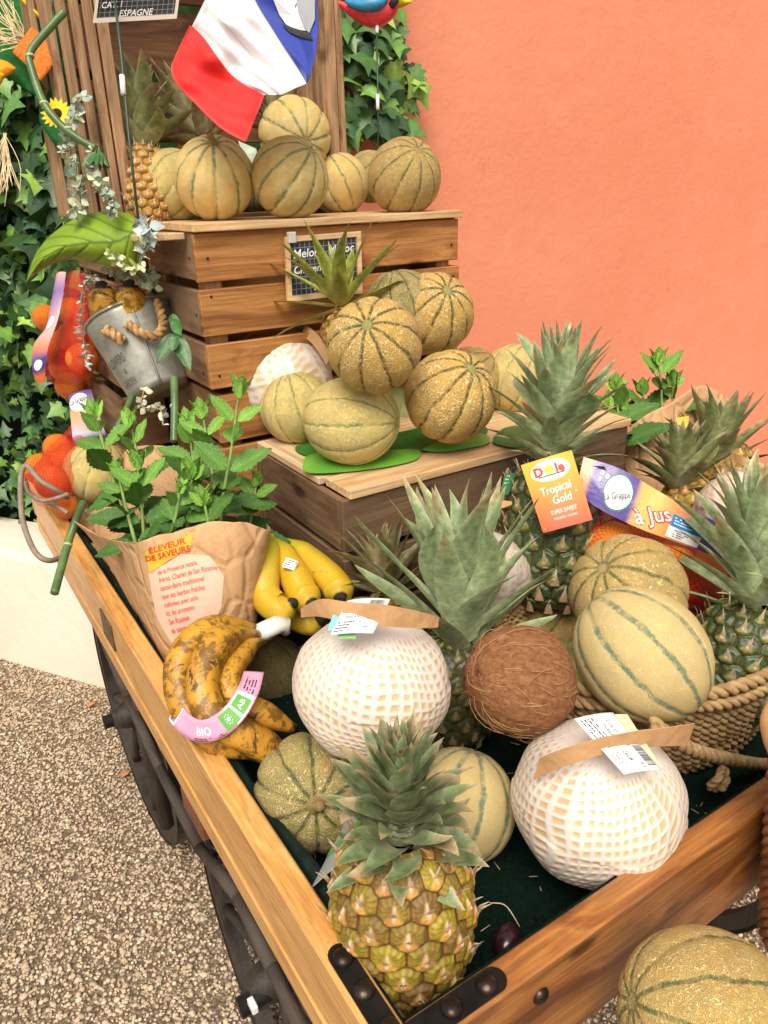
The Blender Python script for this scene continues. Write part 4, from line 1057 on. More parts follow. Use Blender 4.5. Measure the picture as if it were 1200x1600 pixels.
t.set(Base_Color=cc, Coat_Weight=.55, Coat_Roughness=.16, Subsurface_Weight=.15, Subsurface_Radius=(.02, .012, .008), Subsurface_Scale=.3)
bp = t.bump(film, .35, .006); t.t.links.new(bp, t.b.inputs['Coat Normal'])
t.set(Normal=t.bump(t.noise(o, 300, 3), .2, .001))
M['foam'] = t.mat
kraft = m_plain('kraft_paper', (.60, .35, .17), .7, .3, 1.0, 55, .16)
white_l = m_plain('white_label', (.82, .84, .86), .35, .5)
ink = m_plain('black_ink', (.03, .03, .035), .5)
skyb = m_plain('pale_blue_print', (.22, .55, .72), .4)
grn = m_plain('green_print', (.13, .42, .08), .4)
yel = m_plain('yellow_print', (.80, .62, .12), .4)
redp = m_plain('red_print', (.75, .06, .02), .45)
def strip(parent, name, P, w_, side, th=.0008, mat=None, sub=24):
    """paper band following points P, width along `side`"""
    P = spline(P, sub); side = unit(side); T, _, _ = frames(P); N = np.cross(T, side)
    V = []
    for i in range(len(P)):
        ww = w_ if np.ndim(w_) == 0 else np.interp(i / (len(P) - 1), np.linspace(0, 1, len(w_)), w_)
        for q, h in ((-1, 0), (1, 0), (1, -th), (-1, -th)): V.append(P[i] + side * q * ww / 2 + N[i] * h)
    k = len(P); F = [(i * 4 + j, i * 4 + (j + 1) % 4, (i + 1) * 4 + (j + 1) % 4, (i + 1) * 4 + j) for i in range(k - 1) for j in range(4)] + [(0, 1, 2, 3), ((k - 1) * 4 + 3, (k - 1) * 4 + 2, (k - 1) * 4 + 1, (k - 1) * 4)]
    return mk(name, V, F, mat or kraft, parent, False)
# left coconut
cL = pt(580, 1066, .855)
p = net_coconut('large foam wrapped coconut with a kraft band, resting on melons beside the spotted bananas', cL, unit(UP + BACK * .30 + RIGHT * -.03), .0870, nc=48, nr=26, seed=1)
strip(p, 'kraft_band', [pt(470, 958, .82), pt(500, 950, .785), pt(545, 958, .765), pt(600, 962, .760), pt(650, 968, .78), pt(685, 972, .815)], [.010, .020, .024, .024, .020, .012], UP + BACK * .3)
def price_label(parent, f, asp, seed):
    mb = MB(); slab(mb, f, .0006, 0); lb = mb.build('price_label', white_l, parent, True)
    mb = MB(); bars(mb, f, .58, .72, .92, .95, .0005, 0, 26, seed)
    put_text(mb, 'COCO PET FR', f, .36, .60, .13, asp, m=0, h=.0005)
    put_text(mb, 'THAILAND', f, .34, .44, .12, asp, h=.0005); put_text(mb, '12608', f, .72, .38, .15, asp, h=.0005)
    put_text(mb, 'X2', f, .90, .56, .14, asp, h=.0005)
    scribble(mb, f, .06, .06, .62, .38, 4, .0005, 0, seed, hh=.4); scribble(mb, f, .64, .08, .92, .30, 3, .0005, 0, seed + 1, hh=.3)
    mb.build('print', ink, lb)
f = quadmap(pt(515, 993, .756), pt(583, 990, .756), pt(610, 936, .775), pt(543, 938, .775), .004)
price_label(p, f, 1.35, 3)
mb = MB(); f = quadmap(pt(512, 985, .764), pt(540, 985, .763), pt(560, 940, .778), pt(524, 948, .78)); slab(mb, f, .0005); mb.build('blue_sticker', skyb, p)
mb = MB(); f = quadmap(pt(528, 998, .7585), pt(556, 998, .7585), pt(556, 990, .760), pt(528, 990, .760)); slab(mb, f, .0005); mb.build('green_sticker', grn, p)
# right coconut
cR = pt(934, 1247, .82)
p = net_coconut('largest foam wrapped coconut with white price label, in the tray against the front rail', cR, unit(UP + BACK * .42 + RIGHT * .06), .0900, nc=48, nr=26, seed=2, H=1.02)
strip(p, 'kraft_band', [pt(838, 1202, .765), pt(870, 1188, .745), pt(920, 1172, .727), pt(980, 1158, .728), pt(1035, 1152, .745), pt(1080, 1148, .775)], [.030, .027, .024, .022, .024, .030], UP + BACK * .5 + RIGHT * .1)
f = quadmap(pt(975, 1210, .712), pt(1034, 1203, .722), pt(958, 1113, .755), pt(897, 1123, .745), .003)
f2 = lambda u, v, h=0.0, f=f: f(1 - v, u, h)
price_label(p, lambda u, v, h=0.0, f=f: f(v, 1 - u, h), 1.75, 9)
mb = MB(); f = quadmap(pt(1012, 1198, .7235), pt(1032, 1196, .7265), pt(980, 1116, .756), pt(955, 1116, .756)); slab(mb, f, .0005); mb.build('yellow_sticker', m_plain('buff_sticker', (.8, .62, .36), .5), p)
# on the lid, mid back, far right
p = net_coconut('foam wrapped coconut on the lid, leaning on the slatted crate', pt(447, 594, 1.43), unit(UP + RIGHT * -.25 + BACK * .2), .089, nc=26, nr=15, seed=3, dens=.7)
strip(p, 'kraft_band', [pt(474, 515, 1.40), pt(494, 532, 1.37), pt(514, 562, 1.36)], .02, UP + RIGHT * .5)
p = net_coconut('foam wrapped coconut behind the tall pineapple crown', pt(755, 895, 1.16), unit(UP + RIGHT * .15 + BACK * .1), .070, nc=26, nr=15, seed=5, dens=.6)
strip(p, 'kraft_band', [pt(752, 800, 1.13), pt(775, 790, 1.12), pt(800, 786, 1.13)], [.004, .016, .004], UP)
p = net_coconut('foam wrapped coconut at the far right, behind the basket pineapple', pt(1166, 802, 1.25), unit(UP + RIGHT * .1 + BACK * .1), .078, nc=26, nr=15, seed=7, dens=.6)
strip(p, 'kraft_band', [pt(1143, 712, 1.24), pt(1165, 722, 1.215), pt(1195, 732, 1.21)], .014, UP)
# hairy brown coconut
cB = pt(813, 1063, .86); Rb = .0610
nu, nv = 120, 200; th = np.linspace(0, PI, nu); ph = np.arange(nv) * 2 * PI / nv; T, Pp = np.meshgrid(th, ph, indexing='ij')
D = np.stack([np.sin(T) * np.cos(Pp), np.sin(T) * np.sin(Pp), np.cos(T) * 1.04], -1)
rr_ = 1 + .04 * (vnoise(D, 1.6, 3) - .5) + .02 * (vnoise(D * A(9, 9, 1.2), 2.2, 6) - .5) + .02 * (vnoise(D * A(14, 14, 2), 5, 8) - .5) + .02 * np.cos(3 * Pp) * np.sin(T)
pole = stem_dir(cB, Rb, 737, 1048) * 1.0; Ax = axes(unit(pole + BACK * -.1))
eyes = []
for k in range(3):
    a_ = k * 2 * PI / 3 + .4; e_ = unit(A(math.cos(a_) * .33, math.sin(a_) * .33, 1)); dd = np.linalg.norm(D - e_, axis=-1); rr_ = rr_ - .06 * np.exp(-(dd / .09) ** 2); eyes.append(dd)
V = (D * rr_[..., None] * Rb).reshape(-1, 3) @ Ax.T + cB
nz = vnoise(D * A(11, 11, 1.5), 3.1, 2); nz2 = vnoise(D * A(30, 30, 4), 4, 3)
col = lerp(np.array((.15, .06, .024)), np.array((.34, .155, .07)), np.clip(nz * .7 + nz2 * .5 - .1, 0, 1))
for dd in eyes: col = lerp(col, np.array((.06, .025, .012)), np.exp(-(dd / .10) ** 2))
p = thing('brown_coconut', 'hairy brown coconut with loose fibres between the two front wrapped coconuts', 'coconut', cB - A(0, 0, Rb))
mk('shell', V, gridF(nu, nv, True), m_vcol('coconut_husk', .85, .2, .6, 500, .35, 180), p, True, col.reshape(-1, 3))
mb = MB(); r_ = random.Random(3)
for i in range(230):
    d0 = unit(A(r_.gauss(0, 1), r_.gauss(0, 1), r_.gauss(0, 1)))
    if d0 @ Ax.T[2] < -.9: pass
    tg = unit(np.cross(d0, unit(np.cross(Ax[:, 2], d0) + A(r_.gauss(0, .3), r_.gauss(0, .3), r_.gauss(0, .3)))))
    L_ = r_.uniform(.008, .03) if i < 205 else r_.uniform(.04, .07); lift = (.0006 if i < 195 else .004) * r_.uniform(.5, 2); P = []
    side = unit(np.cross(d0, tg)); cv = r_.uniform(-.4, .4)
    for k in range(6):
        s_ = k / 5; q = unit(d0 * Rb + tg * L_ * (s_ - .5) + side * cv * L_ * (s_ - .5) ** 2); P.append(cB + q * (Rb * 1.012 + lift * math.sin(s_ * 3.1) + .0004))
    V2, F2 = tube(P, r_.uniform(.00018, .00036), 4, False); mb.add(V2, F2)
mb.build('fibres', m_plain('coconut_fibre', (.50, .29, .13), .7), p, True)
# ================================================================== BASKETS
def rope(mb, P, r_, m=0, strands=2, pitch=.022, n=7, sub=160, ph=0.0):
    P = spline(P, sub); T, N, B = frames(P)
    L_ = np.concatenate([[0], np.cumsum(np.linalg.norm(np.diff(P, axis=0), axis=1))])
    for k in range(strands):
        a_ = L_ / pitch * 2 * PI + k * 2 * PI / strands + ph
        Q = P + (N * np.cos(a_)[:, None] + B * np.sin(a_)[:, None]) * r_ * .5
        V, F = tube(Q, r_ * .56, n, True); mb.add(V, F, m)
t = NT('seagrass', .75, .25); o = t.obj()
t.set(Base_Color=t.mix(t.mr(t.noise(o, 60, 4, .6), .3, .7), (.30, .18, .075), (.50, .34, .17)), Normal=t.bump(t.noise(o, 500, 3), .5, .001))
M['rope'] = t.mat
bk = thing('rope_basket', 'round twisted seagrass rope basket under the cream melon and right pineapple', 'basket', (.60, .27, -.105))
def ringpts(cx, cy, rx, ry, z, a0, a1, n=26, wob=.003, seed=0, tilt=0.0):
    r_ = random.Random(seed)
    return [(cx + rx * math.cos(a), cy + ry * math.sin(a), z + r_.uniform(-wob, wob) + tilt * math.cos(a)) for a in np.linspace(a0, a1, n)]
BC = (.600, .262)
for k in range(12):
    mb = MB(); z_ = -.097 + k * .0114; rr_ = .190 + .034 * (k / 11) ** .8
    rope(mb, ringpts(BC[0], BC[1], rr_, rr_ * .825, z_, 0, 2 * PI, 34, .0024, k), .0070, pitch=.026, sub=460, ph=k)
    mb.build('rope_coil', M['rope'], bk, True)
mb = MB(); rope(mb, ringpts(BC[0], BC[1], .226, .187, .046, 0, 2 * PI, 34, .004, 50), .0090, pitch=.030, sub=420); mb.build('rim_rope', M['rope'], bk, True)
mb = MB(); rope(mb, ringpts(BC[0], BC[1], .233, .193, .032, PI * .9, PI * 1.9, 20, .006, 51), .0075, pitch=.026, sub=300); mb.build('rim_rope', M['rope'], bk, True)
mb = MB(); rope(mb, [onp(1020, 1130, 1, .072), onp(1075, 1168, 1, .062), onp(1135, 1185, 1, .058), onp(1200, 1195, 1, .056), onp(1260, 1190, 1, .06)], .0085, pitch=.03, sub=100); mb.build('loose_rope', M['rope'], bk, True)
mb = MB(); q = onp(1120, 1215, 1, .058)
for k in range(3):
    rope(mb, [q + A(.014 * math.cos(a), -.004 + .004 * math.sin(2 * a), .014 * math.sin(a)) * (1 - .15 * k) for a in np.linspace(k, k + 5.5, 12)], .005, pitch=.02, sub=60)
mb.build('knot', M['rope'], bk, True)
t = NT('wicker', .5, .4); o = t.obj()
t.set(Base_Color=t.mix(t.mr(t.noise(o, 30, 3), .3, .7), (.20, .075, .03), (.38, .17, .07)), Coat_Weight=.2)
M['wicker'] = t.mat
wb = thing('wicker_basket', 'reddish wicker basket cut off by the right edge, below the front rail', 'basket', pt(1345, 1500, .74) - A(0, 0, .2))
wc = pt(1361, 1290, .745)
for k in range(34):
    rr_ = .097 - .0008 * k; z_ = .078 - k * .0074; n_ = 84
    mb = MB()
    P = [(wc[0] + (rr_ + .0035 * (1 if (i + k) % 2 else -1)) * math.cos(a), wc[1] + (rr_ + .0035 * (1 if (i + k) % 2 else -1)) * math.sin(a), wc[2] + z_) for i, a in enumerate(np.linspace(0, 2 * PI, n_ + 1))]
    mb.tube(P, .0036, 6, cap=False, sub=336); mb.build('woven_cane', M['wicker'], wb, True)
mb = MB(); P = [(wc[0] + .102 * math.cos(a), wc[1] + .102 * math.sin(a), wc[2] + .09) for a in np.linspace(0, 2 * PI, 40)]
mb.tube(P, .011, 10, cap=False, sub=160); mb.build('rim', m_plain('cane_rim', (.55, .30, .14), .5, .4, .3, 90, .2), wb, True)
# stool carrying the low melon
mc = ball(1110, 1592, 128, .0700)
st = thing('small_stool', 'small dark stool hidden under the lowest melon', 'stool', (mc[0], mc[1], GZ))
mb = MB(); V, F = tube([mc - A(0, 0, .094), mc - A(0, 0, .09), mc - A(0, 0, .072)], [.04, .045, .045], 24); mb.add(V, F); mb.build('seat', M['barwood'], st)
for k in range(3):
    a_ = k * 2.09 + .5; mb = MB(); mb.tube([mc + A(.03 * math.cos(a_), .03 * math.sin(a_), -.095), A(mc[0] + .07 * math.cos(a_), mc[1] + .07 * math.sin(a_), GZ)], .008, 8); mb.build('leg', M['barwood'], st, True)

# ================================================================== MINT + PAPER BAGS
t = NT('mint_leaf', .5, .4); cc = t.attr(); o = t.obj()
vn = t.vor(o, 260, 'DISTANCE_TO_EDGE')
t.set(Base_Color=t.mix(t.mr(vn, .02, .12, .18, 0), cc, (.04, .10, .02)), Normal=t.bump(t.mr(vn, 0, .25), .5, .0012), Subsurface_Weight=.08, Subsurface_Radius=(.004, .006, .002), Subsurface_Scale=.5)
M['mint'] = t.mat
M['mintstem'] = m_plain('mint_stem', (.22, .34, .08), .5, .4, .3, 100, .3)
def leaf_blade(base, d, nrm, L_, W_, droop, seed, serr=.1, fold=.25, nl=11, nw=3, col=(.06, .16, .03), edge=1.0, shape=.5):
    """ovate blade; returns V,F,C"""
    r_ = random.Random(seed); d = unit(d); nrm = unit(nrm - d * (nrm @ d)); s_ = np.cross(d, nrm); V = []; C_ = []
    p = np.array(base, float)
    for k in range(nl + 1):
        f = k / nl
        w_ = W_ * .5 * (math.sin(PI * f ** (.78 if shape == .5 else shape)) ** .85) if 0 < f < 1 else .0005
        w_ *= 1 + (serr * (1 if k % 2 else -1) if 0 < k < nl else 0)
        cc_ = np.array(col) * (1.0 + .25 * (1 - f))
        for q in np.linspace(-1, 1, 2 * nw + 1):
            cr_ = .10 * W_ * math.sin(q * 6 + f * 14) * .35
            V.append(p + s_ * q * w_ + nrm * (fold * w_ * abs(q) + cr_))
            C_.append(cc_ * (1.28 if abs(q) < .05 else 1.0) * (edge if abs(q) > .9 else 1))
        d = unit(d - A(0, 0, 1) * droop / nl + s_ * r_.uniform(-.03, .03)); nrm = unit(nrm - d * (nrm @ d))
        p = p + d * L_ / nl
    m_ = 2 * nw + 1; F = gridF(nl + 1, m_).tolist()
    return V, F, C_
def mint(label, stems, base, seed, scale=1.0, spread=1.0):
    p = thing('mint_plant', label, 'plant', base); r_ = random.Random(seed); lv = MB(); sm = MB()
    for (P, nn, big) in stems:
        P = spline(P, 24); sm.tube(P, np.linspace(.0032, .0018, 24) * scale, 7)
        ax = unit(P[-1] - P[0]); fr = axes(ax); a0 = r_.uniform(0, 3)
        for k in range(nn):
            f = .12 + .88 * (k / max(1, nn - 1)) if nn > 1 else 1; i = int(f * 23)
            size = big * 1.32 * (1.0 - .66 * f ** 2.2) * scale
            for h in (0, 1):
                a_ = a0 + k * PI / 2 + h * PI + r_.uniform(-.3, .3)
                out = fr[:, 0] * math.cos(a_) + fr[:, 1] * math.sin(a_)
                el = .35 + .75 * f ** 2 + r_.uniform(-.15, .15)
                d = out * math.cos(el) + ax * math.sin(el)
                tone = (.6 + .5 * f) * r_.uniform(.8, 1.15); c_ = lerp(np.array((.075, .19, .035)), np.array((.22, .42, .06)), min(1, f ** 2.5 * 1.0)) * tone
                V, F, C_ = leaf_blade(P[i] + out * .004, d, ax * .55 + BACK * .75 - out * .1, size * r_.uniform(.85, 1.15), size * .50, (.62 - .5 * f) * spread, r_.random() * 99, .09, .22, 17, 3, c_)
                lv.add(V, F, 0, np.array(C_))
        for k in range(5):
            a_ = k * 1.3; out = fr[:, 0] * math.cos(a_) + fr[:, 1] * math.sin(a_)
            V, F, C_ = leaf_blade(P[-1], out * .5 + ax, -out, big * .6 * scale, big * .34 * scale, .1, k, .09, .3, 11, 3, (.20, .40, .06))
            lv.add(V, F, 0, np.array(C_))
    sm.build('stem', M['mintstem'], p, True); lv.build('leaves', M['mint'], p, True, True)
    return p
def pth(*a): return [pt(*x) for x in a]
mint('leafy mint plant at the left of the paper bag, nearer the rail', [
    (pth((226, 850, 1.14), (221, 790, 1.14), (216, 735, 1.13)), 5, .060),
    (pth((214, 850, 1.18), (180, 760, 1.2), (160, 690, 1.2), (150, 655, 1.2)), 6, .062),
    (pth((235, 850, 1.2), (220, 740, 1.22), (205, 668, 1.22)), 6, .060),
    (pth((215, 860, 1.12), (196, 790, 1.13), (186, 745, 1.13)), 4, .048),
    (pth((262, 850, 1.12), (275, 805, 1.1), (280, 770, 1.1)), 4, .040)], pt(225, 880, 1.16), 5)
mint('taller mint plant at the right of the paper bag, against the dark crate', [
    (pth((342, 850, 1.13), (348, 780, 1.12), (362, 700, 1.11), (372, 622, 1.10)), 7, .064),
    (pth((350, 850, 1.18), (330, 730, 1.2), (318, 655, 1.2)), 6, .062),
    (pth((330, 850, 1.2), (305, 740, 1.22), (296, 668, 1.24)), 6, .060),
    (pth((385, 850, 1.16), (395, 790, 1.15), (400, 760, 1.15)), 4, .045),
    (pth((300, 850, 1.16), (290, 800, 1.16), (300, 750, 1.16)), 4, .066),
    (pth((330, 860, 1.10), (325, 815, 1.10), (320, 790, 1.1)), 3, .058)], pt(345, 880, 1.16), 6)
mint('mint sprigs standing in front of the salmon wall at the right', [
    (pth((968, 690, 1.55), (966, 650, 1.55), (963, 612, 1.55)), 4, .070),
    (pth((1030, 690, 1.58), (1034, 640, 1.58), (1032, 590, 1.58), (1030, 572, 1.58)), 5, .070),
    (pth((1000, 700, 1.56), (985, 665, 1.56), (980, 650, 1.56)), 3, .07), (pth((1045, 700, 1.60), (1050, 640, 1.6), (1052, 605, 1.6)), 4, .07), (pth((975, 700, 1.52), (958, 665, 1.52), (950, 640, 1.52)), 3, .07), (pth((1010, 690, 1.62), (1008, 640, 1.62), (1004, 618, 1.62)), 3, .07)], pt(1000, 720, 1.56), 9)
t = NT('paper_bag', .72, .3); o = t.obj()
n1 = t.noise(o, 16, 4, .6, .6); n2 = t.vor(t.map(o, (1, 1, .6)), 22, 'DISTANCE_TO_EDGE')
t.set(Base_Color=t.mix(t.mr(n1, .3, .7), (.52, .30, .145), (.62, .385, .20)), Normal=t.bump(t.m('ADD', n1, t.m('MULTIPLY', t.mr(n2, 0, .12), .35)), .55, .012))
M['bag'] = t.mat
M['bagpeach'] = m_plain('peach_print', (.80, .55, .42), .6, .3, .3, 16, .06)
M['bagyel'] = m_plain('mustard_print', (.80, .50, .05), .6, .3, .3, 16, .06)
def loft(rows, n=48, m=26):
    """rows: list of closed loops (same count) -> closed smooth surface"""
    R_ = []
    for L_ in rows:
        L_ = np.array(L_); k = len(L_); Q = np.concatenate([L_[-1:], L_, L_[:2]]); S_ = []
        for i in range(k):
            p0, p1, p2, p3 = Q[i], Q[i + 1], Q[i + 2], Q[(i + 3)] if i + 3 < len(Q) else Q[-1]
            for q in range(n // k):
                u = q / (n // k); S_.append(.5 * ((2 * p1) + (-p0 + p2) * u + (2 * p0 - 5 * p1 + 4 * p2 - p3) * u * u + (-p0 + 3 * p1 - 3 * p2 + p3) * u ** 3))
        R_.append(S_)
    R_ = np.array(R_); V = np.stack([spline(R_[:, j], m) for j in range(R_.shape[1])], 1)
    return V            # (m, n', 3)
bag = thing('paper_bag', 'creased kraft paper bag with yellow ÉLEVEUR DE SAVEURS print, holding mint', 'bag', pt(300, 1040, 1.2))
rows = [
 [pt(118, 812, 1.30), pt(160, 838, 1.16), pt(216, 846, 1.05), pt(258, 836, 1.035), pt(300, 822, 1.03), pt(345, 817, 1.035), pt(385, 815, 1.05), pt(420, 832, 1.10), pt(395, 800, 1.28), pt(310, 790, 1.34), pt(230, 790, 1.36), pt(150, 795, 1.36)],
 [pt(150, 850, 1.30), pt(185, 872, 1.17), pt(228, 882, 1.055), pt(265, 874, 1.035), pt(305, 864, 1.03), pt(348, 858, 1.035), pt(385, 856, 1.05), pt(412, 866, 1.10), pt(395, 860, 1.28), pt(320, 860, 1.34), pt(250, 860, 1.36), pt(180, 860, 1.36)],
 [pt(196, 930, 1.28), pt(214, 942, 1.18), pt(240, 950, 1.08), pt(275, 946, 1.05), pt(312, 938, 1.04), pt(350, 932, 1.045), pt(380, 928, 1.06), pt(402, 930, 1.11), pt(395, 930, 1.26), pt(330, 930, 1.32), pt(270, 930, 1.34), pt(210, 930, 1.33)],
 [pt(236, 1010, 1.26), pt(245, 1018, 1.18), pt(260, 1026, 1.11), pt(290, 1022, 1.08), pt(320, 1012, 1.065), pt(350, 1004, 1.065), pt(376, 998, 1.08), pt(398, 995, 1.12), pt(392, 990, 1.24), pt(345, 990, 1.28), pt(290, 995, 1.3), pt(245, 1000, 1.29)],
 [pt(252, 1060, 1.25), pt(256, 1066, 1.19), pt(266, 1072, 1.14), pt(292, 1068, 1.11), pt(322, 1058, 1.10), pt(350, 1048, 1.10), pt(374, 1040, 1.11), pt(394, 1032, 1.13), pt(390, 1030, 1.23), pt(345, 1035, 1.27), pt(295, 1040, 1.28), pt(256, 1050, 1.27)]]
V = loft(rows, 96, 50)
nm_, nn_ = V.shape[:2]
wr = (vnoise(V, 22, 3) - .5) * .009 + (np.abs(vnoise(V, 12, 5) - .5)) * .014
V = V + BACK * wr[..., None] * 1.0 + RIGHT * ((vnoise(V, 15, 9) - .5) * .006)[..., None]
V[0:1] += UP * (.003 * np.sin(np.arange(nn_) * .37))[None, :, None]
o_ = mk('bag_paper', V.reshape(-1, 3), gridF(nm_, nn_, True), M['bag'], bag, True)
sm_ = o_.modifiers.new('thick', 'SOLIDIFY'); sm_.thickness = .0007
# print: sits on the bag's own front sheet
FR0, FR1 = 16, 56            # loop indices of the front face (corner to corner)
def bagmap(u, v, h=0.0):
    a_ = FR0 + u * (FR1 - FR0); b_ = (1 - v) * (nm_ - 1) * 1.0
    i, j = int(min(b_, nm_ - 2)), int(a_); fi, fj = b_ - i, a_ - j; i = max(i, 0)
    p = V[i, j] * (1 - fi) * (1 - fj) + V[i + 1, j] * fi * (1 - fj) + V[i, j + 1] * (1 - fi) * fj + V[i + 1, j + 1] * fi * fj
    n_ = unit(np.cross(V[i, j + 1] - V[i, j], V[i, j] - V[i + 1, j])); n_ = n_ if n_ @ BACK > 0 else -n_
    return p + n_ * (h + .0012)
mb = MB()
def poly(mb, f, pts, h, m=0, n=10):
    """fan patch subdivided so that it follows the surface"""
    c_ = np.mean(pts, 0); k = len(pts); V_ = []; rings = 6; dens = []
    for i in range(k):
        a_, b_ = np.array(pts[i]), np.array(pts[(i + 1) % k])
        for q in range(n): dens.append(a_ + (b_ - a_) * q / n)
    dens = np.array(dens); K_ = len(dens); V_.append(f(c_[0], c_[1], h))
    for r_ in range(1, rings + 1):
        for d in dens: q = c_ + (d - c_) * r_ / rings; V_.append(f(q[0], q[1], h))
    F_ = [(0, 1 + j, 1 + (j + 1) % K_) for j in range(K_)]
    for r_ in range(rings - 1):
        for j in range(K_): F_.append((1 + r_ * K_ + j, 1 + (r_ + 1) * K_ + j, 1 + (r_ + 1) * K_ + (j + 1) % K_, 1 + r_ * K_ + (j + 1) % K_))
    mb.add(V_, F_, m)
poly(mb, bagmap, [(.03, .86), (.40, .90), (.42, .985 - .06), (.385, .80), (.03, .70)][::-1], 0)
mb.build('yellow_panel', M['bagyel'], bag, True)
mb = MB(); poly(mb, bagmap, [(.025, .69), (.30, .765), (.50, .72), (.60, .60), (.58, .45), (.48, .33), (.35, .27), (.22, .27), (.12, .33), (.04, .45)], 0, n=5)
mb.build('peach_panel', M['bagpeach'], bag, True)
mb = MB(); 
put_text(mb, 'ÉLEVEUR', bagmap, .21, .835, .072, .95, -.02, 0, .02, h=.0008)
put_text(mb, 'DE SAVEURS', bagmap, .20, .775, .062, .95, -.02, 0, .02, h=.0008)
bl = ['de la Provence natale,', 'frères, Charlet de San Rissimie', 'savoir-faire traditionnel', 'que ses herbes fraîches', 'cultivées avec soin,', 'Ici, les aromates', 'San Rissimie', 'de saison, simples', 'gorgés de saveurs !']
for i, s_ in enumerate(bl): put_text(mb, s_, bagmap, .10 + .006 * i, .675 - .043 * i, .038, .95, .02, 0, .0, h=.0008, align='L', sx=.9)
mb.build('lettering', redp, bag)
mb = MB(); poly(mb, bagmap, [(.0, .20), (.02, .02), (.28, .02), (.25, .12)], 0); poly(mb, bagmap, [(.72, .18), (.99, .40), (.99, .02), (.66, .02)], 0)
mb.build('yellow_panel', M['bagyel'], bag, True)
# second bag behind the mint and bag by the wall
def simple_bag(label, top, bot, seed):
    b_ = thing('paper_bag', label, 'bag', bot[0]); V = loft([top, [(np.array(a) * .6 + np.array(c) * .4) for a, c in zip(top, bot)], bot], 48, 20)
    V = V + BACK * ((vnoise(V, 20, seed) - .5) * .012)[..., None]
    o_ = mk('bag_paper', V.reshape(-1, 3), gridF(V.shape[0], V.shape[1], True), M['bag'], b_, True); q = o_.modifiers.new('thick', 'SOLIDIFY'); q.thickness = .0007
    return b_, V
simple_bag('plain kraft bag behind the mint, next to the small dark crate', [pt(190, 735, 1.42), pt(200, 700, 1.42), pt(270, 700, 1.42), pt(285, 735, 1.42), pt(270, 720, 1.56), pt(200, 720, 1.56)], [pt(195, 860, 1.45), pt(200, 862, 1.42), pt(275, 862, 1.42), pt(285, 860, 1.45), pt(270, 850, 1.56), pt(200, 850, 1.56)], 4)
b3, V3 = simple_bag('kraft paper bag by the salmon wall at the far right, yellow mark on its side', [pt(955, 700, 1.62), pt(1000, 655, 1.52), pt(1050, 628, 1.52), pt(1100, 602, 1.56), pt(1150, 640, 1.62), pt(1060, 640, 1.74)], [pt(985, 830, 1.60), pt(1010, 835, 1.55), pt(1055, 835, 1.55), pt(1100, 830, 1.58), pt(1130, 820, 1.62), pt(1060, 815, 1.7)], 8)
mb = MB(); f = quadmap(pt(1056, 678, 1.50), pt(1076, 672, 1.50), pt(1076, 650, 1.505), pt(1056, 653, 1.505)); slab(mb, f, .0008); mb.build('yellow_mark', M['bagyel'], b3)

# ================================================================== BANANAS
def m_banana(name, c1, c2, spots, dens):
    t = NT(name, .42, .45); o = t.obj(); cc = t.attr()
    base = t.mix(t.mr(t.noise(o, 14, 3), .35, .65), c1, c2)
    s1 = t.mr(t.noise(t.map(o, (1, 1, 1)), 42, 5, .75), .62 - dens * .10, .70 - dens * .08)
    s2 = t.m('MULTIPLY', t.mr(t.vor(o, 150, 'F1'), .1, .22, 1, 0), t.mr(t.noise(o, 25, 2), .5, .6))
    s3 = t.mr(t.noise(o, 16, 6, .8, 1.5), .64 - dens * .06, .68 - dens * .04)
    k = t.m('MULTIPLY', t.m('MAXIMUM', t.m('MAXIMUM', t.m('MULTIPLY', s1, .75), t.m('MULTIPLY', s2, .6)), s3), spots)
    col = t.mix(k, base, (.055, .028, .012))
    col = t.mix(1.0, col, cc, 'MULTIPLY')
    t.set(Base_Color=col, Normal=t.bump(t.noise(o, 60, 4), .15, .004)); return t.mat
M['ban_ripe'] = m_banana('spotted_banana', (.60, .31, .03), (.50, .24, .025), .97, 1.6)
M['ban_yel'] = m_banana('yellow_banana', (.62, .37, .02), (.54, .38, .03), .7, .25)
def banana(parent, P, r_, mat, name='banana', green=0.0, taper=.60, seed=0):
    n = 40; Pn = spline(P, n); f = np.linspace(0, 1, n)
    rad = r_ * np.clip(.34 + .66 * sst(.03, .26, f), 0, 1) * (1 - taper * sst(.84, .985, f))
    V, F = tube(Pn, rad, 20, True, prof=lambda a: 1 + .07 * np.abs(np.cos(2.5 * a)) ** 3)
    c_ = np.ones((n, 20, 3)); 
    c_ = c_ * lerp(np.ones(3), np.array((.62, 1.02, .9)), np.repeat((green * (1 - sst(.08, .42, f)))[:, None], 20, 1))
    c_ = lerp(c_, np.array((.05, .03, .02)), np.repeat((sst(.955, .985, f))[:, None], 20, 1))
    c_ = c_.reshape(-1, 3); c_ = np.concatenate([c_, [[.3, .25, .1], [.03, .02, .015]]])
    return mk(name, V, F, mat, parent, True, c_)
bn = thing('banana_bunch', 'very spotted ripe banana bunch in a pink band, leaning on the left rail', 'bananas', pt(350, 1150, .98))
banana(bn, pth((408, 984, 1.06), (370, 980, 1.01), (318, 990, .97), (283, 1030, .945), (281, 1082, .93), (302, 1126, .92), (345, 1160, .92), (400, 1180, .93)), .0185, M['ban_ripe'], seed=1)
banana(bn, pth((410, 992, 1.05), (375, 992, .99), (338, 1008, .945), (318, 1050, .92), (318, 1090, .905), (340, 1125, .90), (385, 1150, .905), (425, 1172, .92), (458, 1178, .93)), .0195, M['ban_ripe'], seed=2)
banana(bn, pth((412, 1000, 1.05), (388, 1010, 1.00), (366, 1035, .965), (356, 1065, .94), (370, 1095, .93), (410, 1115, .935), (462, 1140, .95)), .0165, M['ban_ripe'], seed=3)
